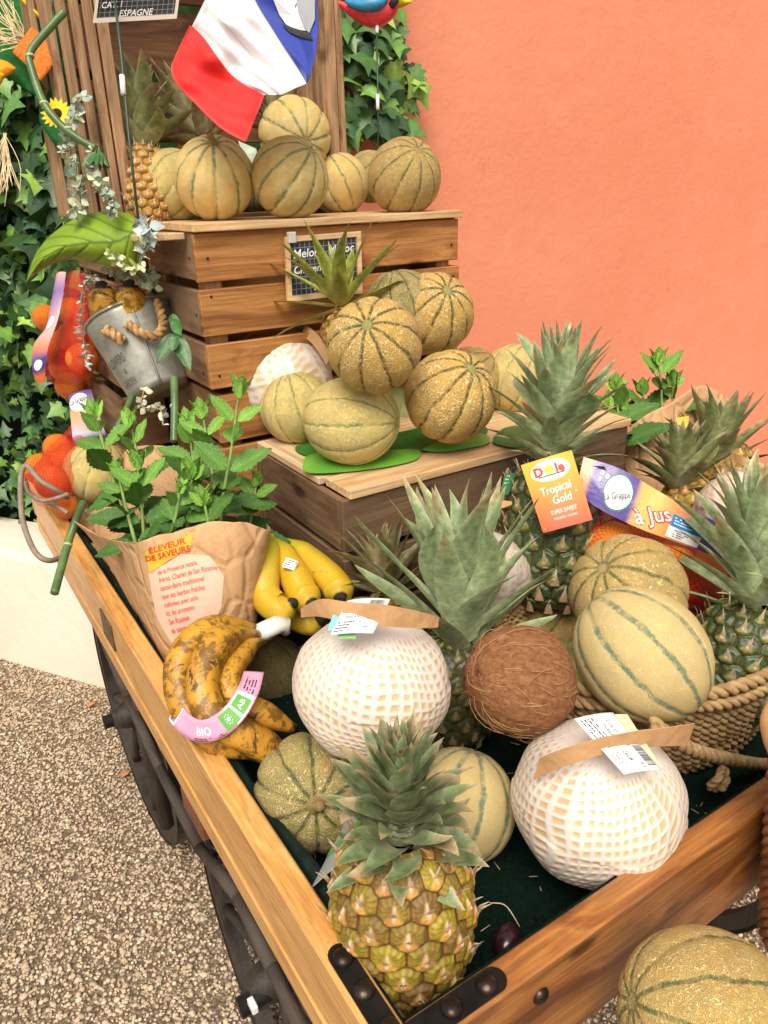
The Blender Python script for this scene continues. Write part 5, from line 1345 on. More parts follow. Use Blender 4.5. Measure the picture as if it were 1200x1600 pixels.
mb = MB(); V_, F_ = tube(pth((400, 990, 1.045), (415, 985, 1.045), (432, 978, 1.05), (444, 976, 1.055), (447, 990, 1.06)), [.012, .0135, .013, .012, .006], 16); 
V_ = np.array(V_); V_ += (vnoise(V_, 130, 2)[:, None] - .5) * .004; mb.add(V_, F_)
mb.build('plastic_wrap', m_plain('white_wrap', (.74, .70, .66), .35, .5, .6, 120, .08, Coat_Weight=.5), bn, True)
M['pink'] = m_plain('pink_band', (.80, .38, .58), .35, .5, .3, 30, .08, Coat_Weight=.4)
BP = spline(pth((272, 1110, .915), (288, 1130, .896), (312, 1142, .880), (340, 1136, .872), (368, 1112, .876), (388, 1078, .896), (397, 1050, .925)), 40)
side = unit(UP * .9 + RIGHT * .25)
def bandmap(u, v, h=0.0):
    x = u * 39; i = int(min(x, 38)); p = BP[i] + (BP[i + 1] - BP[i]) * (x - i); T_ = unit(BP[min(i + 1, 39)] - BP[i]); s_ = unit(np.cross(BACK, T_))
    n_ = unit(np.cross(T_, s_)); n_ = n_ if n_ @ BACK > 0 else -n_
    return p + s_ * (v - .5) * .0235 * (1.15 - .2 * abs(u - .5)) + n_ * (h + .001)
mb = MB(); slab(mb, bandmap, .0009, 0, 40, 4); mb.build('pink_band', M['pink'], bn, True)
band = bn.children[-1]
for a_, b_ in ((.015, .10), (.62, .80)):
    mb = MB(); patch(mb, bandmap, a_, .05, b_, .95, .0004, n=4, k=2); mb.build('white_field', white_l, band)
mb = MB(); patch(mb, bandmap, .545, .12, .66, .88, .0008, n=3, k=2); mb.build('green_field', grn, band)
mb = MB(); patch(mb, bandmap, .68, .14, .775, .86, .0008, n=3, k=2); mb.build('green_field', grn, band)
mb = MB()
put_text(mb, 'BIO', bandmap, .38, .30, .52, 6.2, 0, 0, .03, h=.0008); disc(mb, bandmap, .60, .5, .012, .10, .0012); 
for k in range(9): a_ = k * .7; disc(mb, bandmap, .60 + .03 * math.cos(a_) * .7, .5 + .22 * math.sin(a_), .0035, .035, .0012, n=6)
put_text(mb, 'AB', bandmap, .725, .38, .34, 6.2, h=.0012)
mb.build('white_print', white_l, band)
mb = MB(); bars(mb, bandmap, .025, .15, .09, .85, .0008, 0, 10, 3); mb.build('barcode', ink, band)
mb = MB(); scribble(mb, bandmap, .30, .03, .58, .20, 2, .0008, 0, 5); mb.build('fine_print', ink, band)
mb = MB(); scribble(mb, bandmap, .81, .2, .95, .8, 4, .0008, 0, 8); mb.build('fine_print', ink, band)
bn2 = thing('banana_bunch', 'yellow banana bunch with green stalks and dark tips beside the paper bag', 'bananas', pt(470, 960, 1.17))
for k, P in enumerate([((422, 838, 1.17), (420, 862, 1.14), (414, 900, 1.105), (416, 932, 1.09), (438, 951, 1.075), (458, 942, 1.07)),
     ((426, 842, 1.175), (440, 870, 1.15), (462, 905, 1.12), (474, 930, 1.105), (488, 944, 1.085)),
     ((432, 842, 1.19), (470, 868, 1.18), (505, 895, 1.15), (526, 918, 1.13), (532, 934, 1.11)),
     ((436, 860, 1.22), (440, 900, 1.19), (450, 950, 1.16), (478, 972, 1.14), (500, 968, 1.13))]):
    banana(bn2, pth(*P), (.0215, .0225, .0225, .019)[k], M['ban_yel'], green=1.0, seed=k)
    e_ = np.array(pt(*P[-1])); mb = MB(); dome(mb, e_ + BACK * .004, unit(BACK + UP * -.3), .0085, .004); mb.build('dark_tip', m_plain('banana_tip', (.02, .016, .014), .6, .4, 1, 400, .5) if k == 0 else bpy.data.materials['banana_tip'], bn2, True)
mb = MB(); f = quadmap(pt(440, 886, 1.098), pt(460, 893, 1.100), pt(467, 878, 1.106), pt(447, 871, 1.104), .0035); slab(mb, f, .0005); s_ = mb.build('sticker', white_l, bn2, True)
mb = MB(); scribble(mb, f, .1, .1, .9, .9, 4, .0006, 0, 3); mb.build('print', ink, s_)

# ================================================================== ORANGES
t = NT('netted_orange', .45, .45); o = t.obj(); sx = t.n('SeparateXYZ', {0: o})
ang = t.m('ARCTAN2', sx.outputs[1], sx.outputs[0]); 
u_ = t.m('MULTIPLY', ang, 26 / (2 * PI)); v_ = t.m('MULTIPLY', t.m('ARCCOSINE', t.m('MULTIPLY', sx.outputs[2], .98)), 13 / PI)
def fr_(x): return t.m('ABSOLUTE', t.m('SUBTRACT', t.m('FRACT', x), .5))
ln = t.m('MAXIMUM', t.mr(fr_(t.m('ADD', u_, v_)), .36, .46), t.mr(fr_(t.m('SUBTRACT', u_, v_)), .36, .46))
base = t.mix(t.mr(t.noise(o, 2.0, 3), .3, .7), (.90, .22, .012), (.88, .30, .02))
t.set(Base_Color=t.mix(t.m('MULTIPLY', ln, .8), base, (.62, .05, .01)), Normal=t.bump(t.m('ADD', ln, t.m('MULTIPLY', t.noise(o, 40, 2), .3)), .5, .04))
M['orange'] = t.mat
nu, nv = 24, 36; th = np.linspace(0, PI, nu); ph = np.arange(nv) * 2 * PI / nv; T, Pp = np.meshgrid(th, ph, indexing='ij')
OV = np.stack([np.sin(T) * np.cos(Pp), np.sin(T) * np.sin(Pp), .94 * np.cos(T)], -1).reshape(-1, 3); OF = gridF(nu, nv, True)
ome = None
def orange(label, c_, r_, grp):
    global ome
    if ome is None:
        o_ = mk('orange', OV, OF, M['orange'], None, True); ome = o_.data
    else:
        o_ = bpy.data.objects.new('orange', ome); COL.objects.link(o_)
    Ax = axes(unit(A(rnd.gauss(0, 1), rnd.gauss(0, 1), rnd.gauss(0, 1))))
    o_.matrix_world = Matrix([list(Ax[i] * r_) + [float(c_[i])] for i in range(3)] + [[0, 0, 0, 1]])
    tag(o_, label, 'orange', grp)
for (x, y, D_, rr_, lb) in [(72, 497, 1.70, .030, 'orange at the upper left of the hanging net, beside its purple label'),
    (112, 486, 1.78, .032, 'orange at the back of the hanging net under the red gather'), (112, 528, 1.66, .033, 'orange in the middle of the hanging net, facing out'),
    (82, 540, 1.68, .033, 'orange low at the left of the hanging net'), (128, 561, 1.62, .034, 'brightest orange at the lower right of the hanging net'),
    (138, 500, 1.72, .032, 'orange in the hanging net next to the bucket bananas'), (142, 535, 1.70, .030, 'orange in the hanging net behind the pale garland'), (98, 575, 1.72, .030, 'shaded orange at the bottom of the hanging net'),
    (110, 603, 1.70, .033, 'orange bulging below the hanging net, above the second label'), (128, 596, 1.74, .032, 'orange beside the dark crate, below the hanging net')]:
    orange(lb, pt(x, y, D_), rr_, 'oranges in the hanging net')
for (x, y, D_, rr_, lb) in [(63, 733, 1.60, .034, 'orange at the far left corner of the cart by the cord'), (82, 754, 1.56, .036, 'orange resting on the left rail under the grey cord'),
    (101, 718, 1.62, .033, 'orange leaning on the cream melon at the far left'), (104, 793, 1.56, .025, 'orange low between rail and melon, under the cord'), (90, 700, 1.70, .032, 'orange inside the red net gather at the far left')]:
    orange(lb, pt(x, y, D_), rr_, 'oranges in the net at the far left')
for (x, y, D_, rr_, lb) in [(955, 858, 1.14, .042, 'dim orange beside the tagged pineapple in the right net'), (1018, 842, 1.20, .044, 'orange under the long net label, left of centre'),
    (1042, 888, 1.12, .042, 'lit orange right behind the tan melon in the right net'), (1090, 900, 1.13, .042, 'orange low in the right net beside the basket pineapple'), (1082, 850, 1.20, .042, 'orange under the long net label, right of centre'), (1000, 880, 1.22, .042, 'hidden orange at the bottom of the right net'), (1128, 880, 1.18, .04, 'orange behind the crown of the basket pineapple')]:
    orange(lb, pt(x, y, D_), rr_, 'oranges in the right net')
# netting surfaces
t = NT('red_netting', .4, .4); uv = t.attr(); sp = t.n('SeparateColor', {0: uv})
ln = None
for (i, s_) in ((0, 1), (0, -1)):
    q = t.m('ADD' if s_ > 0 else 'SUBTRACT', t.m('MULTIPLY', sp.outputs[0], 55.0), t.m('MULTIPLY', sp.outputs[1], 34.0))
    z_ = t.mr(t.m('ABSOLUTE', t.m('SUBTRACT', t.m('FRACT', t.m('ADD', q, t.m('MULTIPLY', t.noise(t.obj(), 30, 2), 2.0))), .5)), .34, .44)
    ln = z_ if ln is None else t.m('MAXIMUM', ln, z_)
t.set(Base_Color=(.70, .012, .02), Alpha=t.m('MAXIMUM', ln, sp.outputs[2]))
M['net'] = t.mat
def netsheet(parent, rows, n=30, m=30, name='netting', op=0.0, amp=.006, seed=1):
    Rr = np.array([spline(np.array(r_), n) for r_ in rows]); V = np.stack([spline(Rr[:, j], m) for j in range(n)], 1)
    V = V + BACK * ((vnoise(V, 45, seed) - .5) * amp)[..., None]
    c_ = np.zeros((m, n, 3)); c_[..., 0] = np.linspace(0, 1, m)[:, None]; c_[..., 1] = np.linspace(0, 1, n)[None]; c_[..., 2] = op
    return mk(name, V.reshape(-1, 3), gridF(m, n), M['net'], parent, True, c_.reshape(-1, 3)), V
nb = thing('orange_net_bag', 'red net bag of oranges hanging at the left with a purple label strip', 'bag', pt(100, 600, 1.72))
netsheet(nb, [pth((112, 425, 1.66), (125, 428, 1.64), (138, 430, 1.64), (150, 440, 1.66)), pth((95, 470, 1.64), (115, 465, 1.60), (140, 470, 1.60), (158, 480, 1.64)),
              pth((70, 510, 1.66), (100, 510, 1.60), (130, 510, 1.58), (162, 515, 1.64)), pth((60, 560, 1.68), (95, 575, 1.62), (130, 585, 1.585), (158, 570, 1.66)), pth((80, 600, 1.68), (100, 600, 1.66), (125, 600, 1.65), (150, 592, 1.68))], op=.0, seed=4)
netsheet(nb, [pth((108, 424, 1.68), (120, 424, 1.67), (132, 424, 1.67), (148, 430, 1.68)), pth((90, 480, 1.70), (112, 470, 1.66), (140, 480, 1.66), (160, 490, 1.70))], op=.0, name='gathered_net', amp=.02, seed=6)
M['label_mix'] = None
def m_fruitlabel(name):
    t = NT(name, .3, .5); c_ = t.attr(); t.set(Base_Color=c_, Coat_Weight=.4, Coat_Roughness=.15, Normal=t.bump(t.noise(t.obj(), 35, 4, .6, .5), .5, .006)); return t.mat
M['plabel'] = m_fruitlabel('glossy_net_label')
def colmap(stops):
    def f(us, vs):
        xs = [s_[0] for s_ in stops]; C_ = []
        for u in us:
            c_ = [np.interp(u, xs, [s_[1][k] for s_ in stops]) for k in range(3)]
            for v in vs: C_.append(c_)
        return np.array(C_)
    return f
PUR = (.09, .06, .30); ORG = (.85, .22, .03); PK = (.80, .45, .40)
def label_strip(parent, Lft, Rgt, stops, name='label', th=.0007, n=60, k=8):
    """strip between two polylines; u runs along, v across"""
    Lp, Rp = spline(np.array(Lft), n), spline(np.array(Rgt), n)
    def f(u, v, h=0.0):
        x = u * (n - 1); i = int(min(x, n - 2)); a_ = x - i
        p = (Lp[i] * (1 - a_) + Lp[i + 1] * a_) * (1 - v) + (Rp[i] * (1 - a_) + Rp[i + 1] * a_) * v
        T_ = Lp[i + 1] - Lp[i]; n_ = unit(np.cross(T_, Rp[i] - Lp[i])); n_ = n_ if n_ @ BACK > 0 else -n_
        return p + n_ * (h + .004 * math.sin(PI * v))
    mb = MB(); patch(mb, f, 0, 0, 1, 1, 0, 0, colmap(stops), n, k); patch(mb, f, 0, 0, 1, 1, -th, 0, (.5, .5, .5), n, k)
    return mb.build(name, M['plabel'], parent, True, True), f
l1, f = label_strip(nb, pth((88, 428, 1.63), (80, 470, 1.60), (72, 510, 1.59), (52, 540, 1.60), (50, 575, 1.60), (56, 596, 1.62)), pth((103, 425, 1.62), (98, 462, 1.59), (90, 500, 1.58), (76, 540, 1.58), (72, 565, 1.59), (70, 597, 1.61)),
    [(0, PK), (.15, (.25, .16, .42)), (.5, PK), (.62, (.8, .25, .12)), (.75, PUR), (.85, PUR), (.92, ORG), (1, (.8, .1, .03))])
for q_ in (.40, .80):
    mb = MB(); disc(mb, f, q_, .5, .05, .3, .0006); mb.build('white_oval', white_l, l1)
nb2 = thing('orange_net_bag', 'red net bag of oranges lying on the far left corner of the cart', 'bag', pt(90, 760, 1.62))
netsheet(nb2, [pth((118, 660, 1.66), (130, 665, 1.64), (145, 672, 1.64)), pth((95, 680, 1.62), (115, 690, 1.58), (130, 695, 1.58)), pth((68, 708, 1.60), (90, 705, 1.56), (118, 700, 1.57))], op=.05, name='gathered_net', amp=.012, seed=8)
netsheet(nb2, [pth((68, 706, 1.60), (90, 704, 1.56), (118, 700, 1.57)), pth((38, 735, 1.585), (72, 735, 1.525), (118, 725, 1.56)), pth((45, 770, 1.57), (80, 775, 1.50), (112, 775, 1.53)), pth((60, 790, 1.60), (85, 800, 1.56), (110, 800, 1.55))], seed=9)
l2, f = label_strip(nb2, pth((107, 618, 1.62), (110, 650, 1.60), (114, 690, 1.60)), pth((142, 608, 1.62), (152, 640, 1.60), (166, 680, 1.62)), [(0, PUR), (.35, (.25, .16, .4)), (.45, (.85, .35, .1)), (.7, PK), (.85, (.6, .6, .75)), (1, PUR)], k=12)
mb = MB(); disc(mb, f, .27, .42, .20, .40, .0008, rot=0); mb.build('white_oval', white_l, l2)
mb = MB(); put_text(mb, 'La Grappe', lambda u, v, h=0.0, f=f: f(1 - v, u, h), .44, .71, .16, .55, .1, .3, 0, h=.0014, sx=.62); mb.build('lettering', ink, l2)
nb3 = thing('orange_net_bag', 'red net bag of oranges with long purple label at the right of the tagged pineapple', 'bag', pt(1030, 920, 1.15))
netsheet(nb3, [pth((925, 790, 1.16), (990, 785, 1.17), (1060, 800, 1.19), (1140, 830, 1.20)), pth((928, 850, 1.115), (990, 845, 1.11), (1050, 850, 1.11), (1140, 870, 1.14)), pth((935, 905, 1.11), (990, 900, 1.10), (1050, 905, 1.065), (1135, 930, 1.09)), pth((960, 950, 1.14), (1010, 955, 1.14), (1060, 960, 1.10), (1115, 965, 1.10))], n=40, m=40, op=.0, amp=.012, seed=12)
l3, f = label_strip(nb3, pth((912, 714, 1.105), (968, 732, 1.09), (1020, 762, 1.085), (1078, 795, 1.09), (1150, 830, 1.11)), pth((900, 770, 1.10), (940, 797, 1.085), (1000, 826, 1.08), (1060, 848, 1.085), (1140, 878, 1.10)),
    [(0, (.80, .30, .12)), (.08, (.85, .38, .2)), (.12, PUR), (.40, PUR), (.44, (.80, .45, .12)), (.56, (.88, .55, .18)), (.68, (.85, .30, .12)), (.78, (.70, .28, .20)), (.84, PUR), (1, PUR)], k=16)
fv = lambda u, v, h=0.0, f=f: f(u, 1 - v, h)
mb = MB(); disc(mb, fv, .30, .50, .098, .42, .0006, rot=0); mb.build('green_oval', m_plain('bottle_green', (.04, .22, .14), .4), l3)
mb = MB(); disc(mb, fv, .30, .50, .090, .38, .0012, rot=0); mb.build('white_oval', white_l, l3)
mb = MB(); patch(mb, fv, .66, .04, .83, .34, .0008, n=8, k=3); mb.build('white_field', white_l, l3)
mb = MB(); disc(mb, fv, .99, .4, .05, .3, .0008); mb.build('white_oval', white_l, l3)
mb = MB(); patch(mb, fv, .665, .34, .835, .66, .0008, n=8, k=3); mb.build('blue_field', m_plain('bright_blue', (.02, .25, .65), .35), l3)
mb = MB(); put_text(mb, 'La Grappe', fv, .312, .36, .20, 2.9, .62, .25, .0, h=.0048, sx=.62); scribble(mb, fv, .70, .08, .80, .30, 4, .0014, 0, 4)
put_text(mb, 'L', fv, .98, .35, .3, 2.9, .3, .2, h=.0014)
mb.build('lettering', ink, l3)
mb = MB(); put_text(mb, 'à Jus', fv, .57, .26, .47, 2.9, .62, .15, .055, h=.0012, sx=.85); mb.build('red_outline', redp, l3)
mb = MB(); put_text(mb, 'à Jus', fv, .57, .26, .47, 2.9, .62, .15, .01, h=.0018, sx=.85); mb.build('white_letters', white_l, l3)
mb = MB(); scribble(mb, fv, .68, .40, .80, .62, 3, .0014, 0, 6); mb.build('fine_print', white_l, l3)
mb = MB(); patch(mb, fv, .155, .55, .17, .65, .001, n=1, k=1); patch(mb, fv, .155, .70, .175, .82, .001, n=1, k=1); disc(mb, fv, .20, .72, .012, .06, .001); mb.build('white_print', white_l, l3)

# ================================================================== TAGS, SIGNS
tg = thing('fruit_tag', 'orange Dole Tropical Gold paper tag on the dark green pineapple', 'tag', pt(870, 770, 1.09))
t = NT('orange_tag', .38, .45); t.set(Base_Color=t.attr(), Coat_Weight=.2); mt = t.mat
f = quadmap(pt(849, 833, 1.088), pt(926, 812, 1.080), pt(893, 703, 1.090), pt(814, 727, 1.098), .003)
mb = MB(); 
patch(mb, lambda u, v, h: f(v, u, h), 0, 0, 1, 1, 0, 0, colmap([(0, (.88, .10, .04)), (.35, (.92, .22, .05)), (.8, (.95, .42, .02)), (1, (.95, .45, .02))]), 16, 8)
patch(mb, lambda u, v, h: f(v, u, h), 0, 0, 1, 1, -.0007, 0, (.7, .6, .5), 16, 8)
cardo = mb.build('card', mt, tg, True, True)
mb = MB(); disc(mb, f, .50, .815, .395, .155, .0005, n=40); mb.build('pale_edge', m_plain('pale_orange', (.95, .6, .3), .4), cardo)
mb = MB(); disc(mb, f, .50, .82, .375, .14, .0008, n=40)
put_text(mb, 'Tropical', f, .50, .50, .165, .72, .05, .12, .012, h=.0006, sx=.80); put_text(mb, 'Gold', f, .56, .345, .165, .72, .03, .12, .012, h=.0006, sx=.85)
put_text(mb, 'SUPER SWEET', f, .52, .205, .085, .72, 0, 0, .008, h=.0006, sx=.72); put_text(mb, 'PINEAPPLE • ANANAS', f, .52, .125, .052, .72, 0, 0, .004, h=.0006, sx=.68)
put_text(mb, '®', f, .86, .43, .05, .72, h=.0006); put_text(mb, '6', f, .06, .035, .04, .72, h=.0006)
mb.build('white_print', white_l, cardo)
mb = MB(); put_text(mb, 'D', f, .27, .768, .175, .72, 0, 0, .045, h=.0011, sx=1.0); put_text(mb, 'le', f, .69, .768, .175, .72, 0, 0, .04, h=.0011, sx=1.05); mb.build('red_letters', redp, cardo)
mb = MB(); disc(mb, f, .475, .825, .075, .054, .0013)
for k in range(12):
    a_ = k * PI / 6; u0, v0 = .475 + .105 * math.cos(a_), .825 + .076 * math.sin(a_); du, dv = -math.sin(a_) * .02, math.cos(a_) * .0145
    mb.add([f(.475 + .07 * math.cos(a_) + du, .825 + .05 * math.sin(a_) + dv, .0013), f(.475 + .07 * math.cos(a_) - du, .825 + .05 * math.sin(a_) - dv, .0013), f(u0, v0, .0013)], [(0, 1, 2)])
mb.build('sun_mark', m_plain('sun_yellow', (.95, .60, .03), .4), cardo)
mb = MB(); patch(mb, f, .24, .742, .76, .758, .0011, n=2, k=1); mb.build('navy_bar', m_plain('navy', (.03, .03, .15), .4), cardo)
# chalk boards
t = NT('slate_grid', .6, .3); o = t.attr(); sp = t.n('SeparateColor', {0: o})
g1 = t.mr(t.m('ABSOLUTE', t.m('SUBTRACT', t.m('FRACT', t.m('MULTIPLY', sp.outputs[0], 16)), .5)), .42, .46); g2 = t.mr(t.m('ABSOLUTE', t.m('SUBTRACT', t.m('FRACT', t.m('MULTIPLY', sp.outputs[1], 11)), .5)), .42, .46)
t.set(Base_Color=t.mix(t.m('MULTIPLY', t.m('MAXIMUM', g1, g2), .8), t.mix(t.mr(t.noise(t.obj(), 30, 4), .3, .8), (.02, .024, .028), (.05, .055, .06)), (.28, .30, .31)))
M['slate'] = t.mat
chalk = m_plain('chalk_white', (.85, .86, .84), .8)
def sign(label, q, fr_mat, lines, base, asp, bt=.07):
    s_ = thing('chalk_sign', label, 'sign', base); f = quadmap(*q)
    mb = MB(); us = [0, 1]
    patch(mb, f, bt * .5, bt * .5, 1 - bt * .5, 1 - bt * .5, -.001, 0, lambda us, vs: np.array([(u, v, 0) for u in us for v in vs]), 12, 10)
    mb.build('slate', M['slate'], s_, False, True)
    mb = MB(); bu = bt / asp if asp > 1 else bt; bv = bt * (asp if asp > 1 else 1)
    for (u0, v0, u1, v1) in ((0, 0, 1, bv), (0, 1 - bv, 1, 1), (0, bv, bu, 1 - bv), (1 - bu, bv, 1, 1 - bv)):
        a_ = [f(u0, v0, .002), f(u1, v0, .002), f(u1, v1, .002), f(u0, v1, .002)]; b_ = [f(u0, v0, -.004), f(u1, v0, -.004), f(u1, v1, -.004), f(u0, v1, -.004)]
        mb.add(a_ + b_, [(0, 1, 2, 3), (7, 6, 5, 4), (0, 4, 5, 1), (1, 5, 6, 2), (2, 6, 7, 3), (3, 7, 4, 0)])
    mb.build('frame', fr_mat, s_)
    mb = MB()
    for (tx, u, v, sz, rot, sh) in lines: put_text(mb, tx, f, u, v, sz, asp, rot, sh, .012, h=.0004, align='L', sx=.85)
    mb.build('chalk_writing', chalk, s_)
    return s_, f
s1, f = sign('pale framed chalk board reading CAT. I ESPAGNE, hung in the upright crate', (pt(145, 36, 1.16), pt(276, 29, 1.185), pt(287, -58, 1.15), pt(156, -52, 1.125)), m_plain('white_frame', (.78, .70, .62), .5),
     [('CAT. I', .08, .26, .16, .02, .1), ('ESPAGNE', .30, .095, .17, .0, .15), ('MELON 4,50', .34, .50, .16, 0, .15)], pt(210, 36, 1.17), 1.5, .055)
s2, f = sign('small wooden framed chalk board reading Melon Maroc, clipped to the slatted crate', (onp(449, 472, 1, Y2 - .02), onp(566, 458, 1, Y2 - .02), onp(563, 361, 1, Y2 - .008), onp(445, 370, 1, Y2 - .008)), M['lid'],
     [('Melon', .10, .66, .19, .03, .15), ('Maroc', .56, .68, .19, .03, .15), ('Charentais', .10, .42, .17, .03, .15), ('1,95', .35, .14, .2, 0, .1)], onp(505, 465, 1, Y2), 1.2, .07)
mb = MB(); a_ = onp(456, 372, 1, Y2 - .012); mb.box(a_ - A(.007, .004, .008), a_ + A(.007, .006, .010), bev=.001); mb.build('clip', m_plain('grey_clip', (.6, .6, .6), .4), s2)
s3, f = sign('dark chalk board edge showing between the pale lid and the tagged pineapple', (pt(782, 790, 1.29), pt(860, 770, 1.32), pt(862, 672, 1.36), pt(797, 688, 1.33)), M['lid'], [('Ananas', .1, .7, .12, 0, .15)], pt(800, 790, 1.3), .9, .06)
mb = MB(); f = quadmap(pt(779, 778, 1.16), pt(795, 772, 1.16), pt(806, 741, 1.18), pt(790, 738, 1.18)); slab(mb, f, .0008); gt = mb.build('green_tag', m_plain('dark_green_card', (.01, .12, .04), .4), None, origin=pt(785, 778, 1.17)); tag(gt, 'small dark green printed card beside the tagged pineapple', 'tag')
mb = MB(); scribble(mb, f, .15, .5, .85, .95, 3, .0006, 0, 3); mb.build('print', m_plain('pale_green_print', (.3, .7, .35), .5), gt)
# silver green card behind the nearest pineapple
mb = MB(); P_ = [pt(487, 1385, .745), pt(560, 1290, .74), pt(585, 1240, .75), pt(560, 1225, .77), pt(540, 1285, .77)]
f = quadmap(pt(487, 1386, .742), pt(560, 1320, .70), pt(600, 1200, .76), pt(548, 1268, .80)); slab(mb, f, .0009)
lt = mb.build('card', m_plain('silver_card', (.42, .46, .46), .3, .5, .1, 30, .15), None, origin=pt(490, 1386, .742)); tag(lt, 'slanted silver card standing between the nearest pineapple and ribbed melon', 'tag'); lt.name = 'price_card'
mb = MB(); patch(mb, f, .0, .35, 1, .48, .0006, n=4, k=2); mb.build('green_stripe', grn, lt)
# pale price slip behind the golden melons
mb = MB(); f = quadmap(pt(385, 262, 1.43), pt(405, 250, 1.43), pt(400, 232, 1.45), pt(372, 220, 1.45)); slab(mb, f, .0008); ps = mb.build('price_slip', m_plain('greenish_card', (.40, .50, .40), .5, .3, .1, 80, .3), None, origin=pt(390, 262, 1.43)); tag(ps, 'pale green slip between the two largest golden melons under the flag', 'tag')

# ================================================================== GREEN MAT LEAVES ON THE LID
def flat_leaf(px_pts, z, th, name, mat, label, lift=None):
    P = np.array([onp(x, y, 2, z) for x, y in px_pts]); n = len(P) * 8
    Q = np.concatenate([P, P[:1]]); Q = np.array([[p for p in spline(np.concatenate([P[-1:], P, P[:2]]), (len(P) + 2) * 8)]])[0][8:-16 + 8]
    c_ = Q.mean(0); V = []; F = []; R_ = 7; k = len(Q)
    for s_ in range(1, R_ + 1):
        for q in Q:
            f_ = s_ / R_; p = c_ + (q - c_) * f_; p = p + A(0, 0, th * (1 - f_ ** 6) * 1.0 + (lift(f_, p) if lift else 0)); V.append(p)
    V.append(c_ + A(0, 0, th)); F += [(len(V) - 1, j, (j + 1) % k) for j in range(k)]
    for s_ in range(R_ - 1): F += [(s_ * k + j, (s_ + 1) * k + j, (s_ + 1) * k + (j + 1) % k, s_ * k + (j + 1) % k) for j in range(k)]
    o_ = mk(name, V, F, mat, None, True, origin=c_); return tag(o_, label, 'leaf mat')
t = NT('rubbery_green', .38, .45); o = t.obj()
t.set(Base_Color=t.mix(t.mr(t.noise(o, 10, 3), .3, .7), (.08, .28, .03), (.16, .46, .05)), Normal=t.bump(t.noise(o, 30, 3), .3, .004)); M['mat'] = t.mat
flat_leaf([(474, 722), (490, 708), (560, 700), (622, 704), (655, 703), (650, 718), (600, 730), (530, 738), (480, 738)], .2015, .006, 'leaf_mat', M['mat'], 'bright green leaf shaped mat lobe under the pale melon, nearest the lid edge')
flat_leaf([(462, 698), (500, 690), (560, 690), (640, 672), (700, 660), (760, 668), (740, 690), (660, 704), (560, 712), (480, 712)], .1985, .004, 'leaf_mat', m_plain('darker_green_mat', (.03, .14, .02), .45, .4, .2, 40, .3), 'darker green mat leaf lying flat under the melon pile')
flat_leaf([(660, 702), (700, 688), (750, 678), (765, 684), (760, 694), (720, 702), (690, 706)], .2020, .007, 'leaf_mat', M['mat'], 'light green rounded mat lobe at the right end of the lid')
flat_leaf([(770, 690), (790, 668), (825, 668), (840, 690), (815, 700)], .204, .005, 'leaf_mat', m_plain('mid_green_mat', (.04, .18, .04), .45, .4, .2, 40, .3), 'green leaf tip between lid and the tagged pineapple crown')

# ================================================================== BUCKET
t = NT('galvanised', .45, .5); o = t.obj(); t.b.inputs['Metallic'].default_value = .55
t.set(Base_Color=t.mix(t.mr(t.noise(o, 22, 6, .7), .3, .7), (.27, .28, .25), (.46, .46, .40)), Roughness=t.mr(t.noise(o, 30, 4), .3, .7, .35, .6), Normal=t.bump(t.noise(o, 40, 4), .25, .004))
bt_, bb_ = pt(201, 495, 1.42), pt(250, 613, 1.42)
bu = thing('metal_bucket', 'tilted galvanised bucket with rope handle and faded lettering, holding blackened bananas', 'bucket', bb_)
axb = unit(bt_ - bb_); Axb = axes(axb, BACK); Hb = np.linalg.norm(bt_ - bb_); rt, rb = .0815, .0555
# local frame: x to the right of the picture, y toward the eye
xb = unit(RIGHT - axb * (RIGHT @ axb)); yb = unit(np.cross(axb, xb)); yb = yb if yb @ BACK > 0 else -yb
def bmap(a_, s_, h=0.0):
    """a_ angle from the eye side (+ = right), s_ height 0..1"""
    r_ = rb + (rt - rb) * s_ + h
    return bb_ + axb * Hb * s_ + (xb * math.sin(a_) + yb * math.cos(a_) * .95) * r_
V = [bmap(j * 2 * PI / 48, i / 14) for i in range(15) for j in range(48)] ; n0 = len(V); V += [bmap(j * 2 * PI / 48, i / 14, -.002) for i in range(14, 0, -1) for j in range(48)]
F = gridF(29, 48, True).tolist(); V.append(bb_); F += [(len(V) - 1, (j + 1) % 48, j) for j in range(48)]
body = mk('bucket_wall', V, F, t.mat, bu, True)
mb = MB(); mb.tube([bmap(j * 2 * PI / 40, 1.0, .0005) for j in range(41)], .0028, 7); mb.build('rim', t.mat, bu, True)
mb = MB(); mb.tube([bmap(.34, s_ / 8, .0008) for s_ in range(9)], .0022, 6); mb.build('seam', t.mat, bu, True)
tm = lambda u, v, h=0.0: bmap((u - .5) * 2.6, v, h)
mb = MB(); put_text(mb, 'FLOWERS', tm, .10, .40, .15, 1.7, -.0, 0, 0, h=.0012, align='L', sx=.72); put_text(mb, '&', tm, .30, .27, .09, 1.7, h=.0012); put_text(mb, 'GARDEN', tm, .16, .12, .13, 1.7, h=.0012, align='L', sx=.70)
mb.build('lettering', m_plain('faded_print', (.09, .09, .085), .7), body)
M['jute'] = m_plain('jute_rope', (.50, .30, .13), .85, .2, .8, 260, .35)
mb = MB(); rope(mb, [bmap(.10, .74, .006), bmap(.18, .70, .012), bmap(.32, .56, .022), bmap(.55, .50, .024), bmap(.78, .60, .02), bmap(.90, .80, .010), bmap(.95, .93, .004)], .0088, pitch=.026, sub=90)
rope(mb, [bmap(-.42, .80, .004), bmap(-.30, .74, .009), bmap(-.20, .66, .010), bmap(-.12, .58, .011)], .0095, pitch=.026, sub=40); mb.build('rope_handle', M['jute'], bu, True)
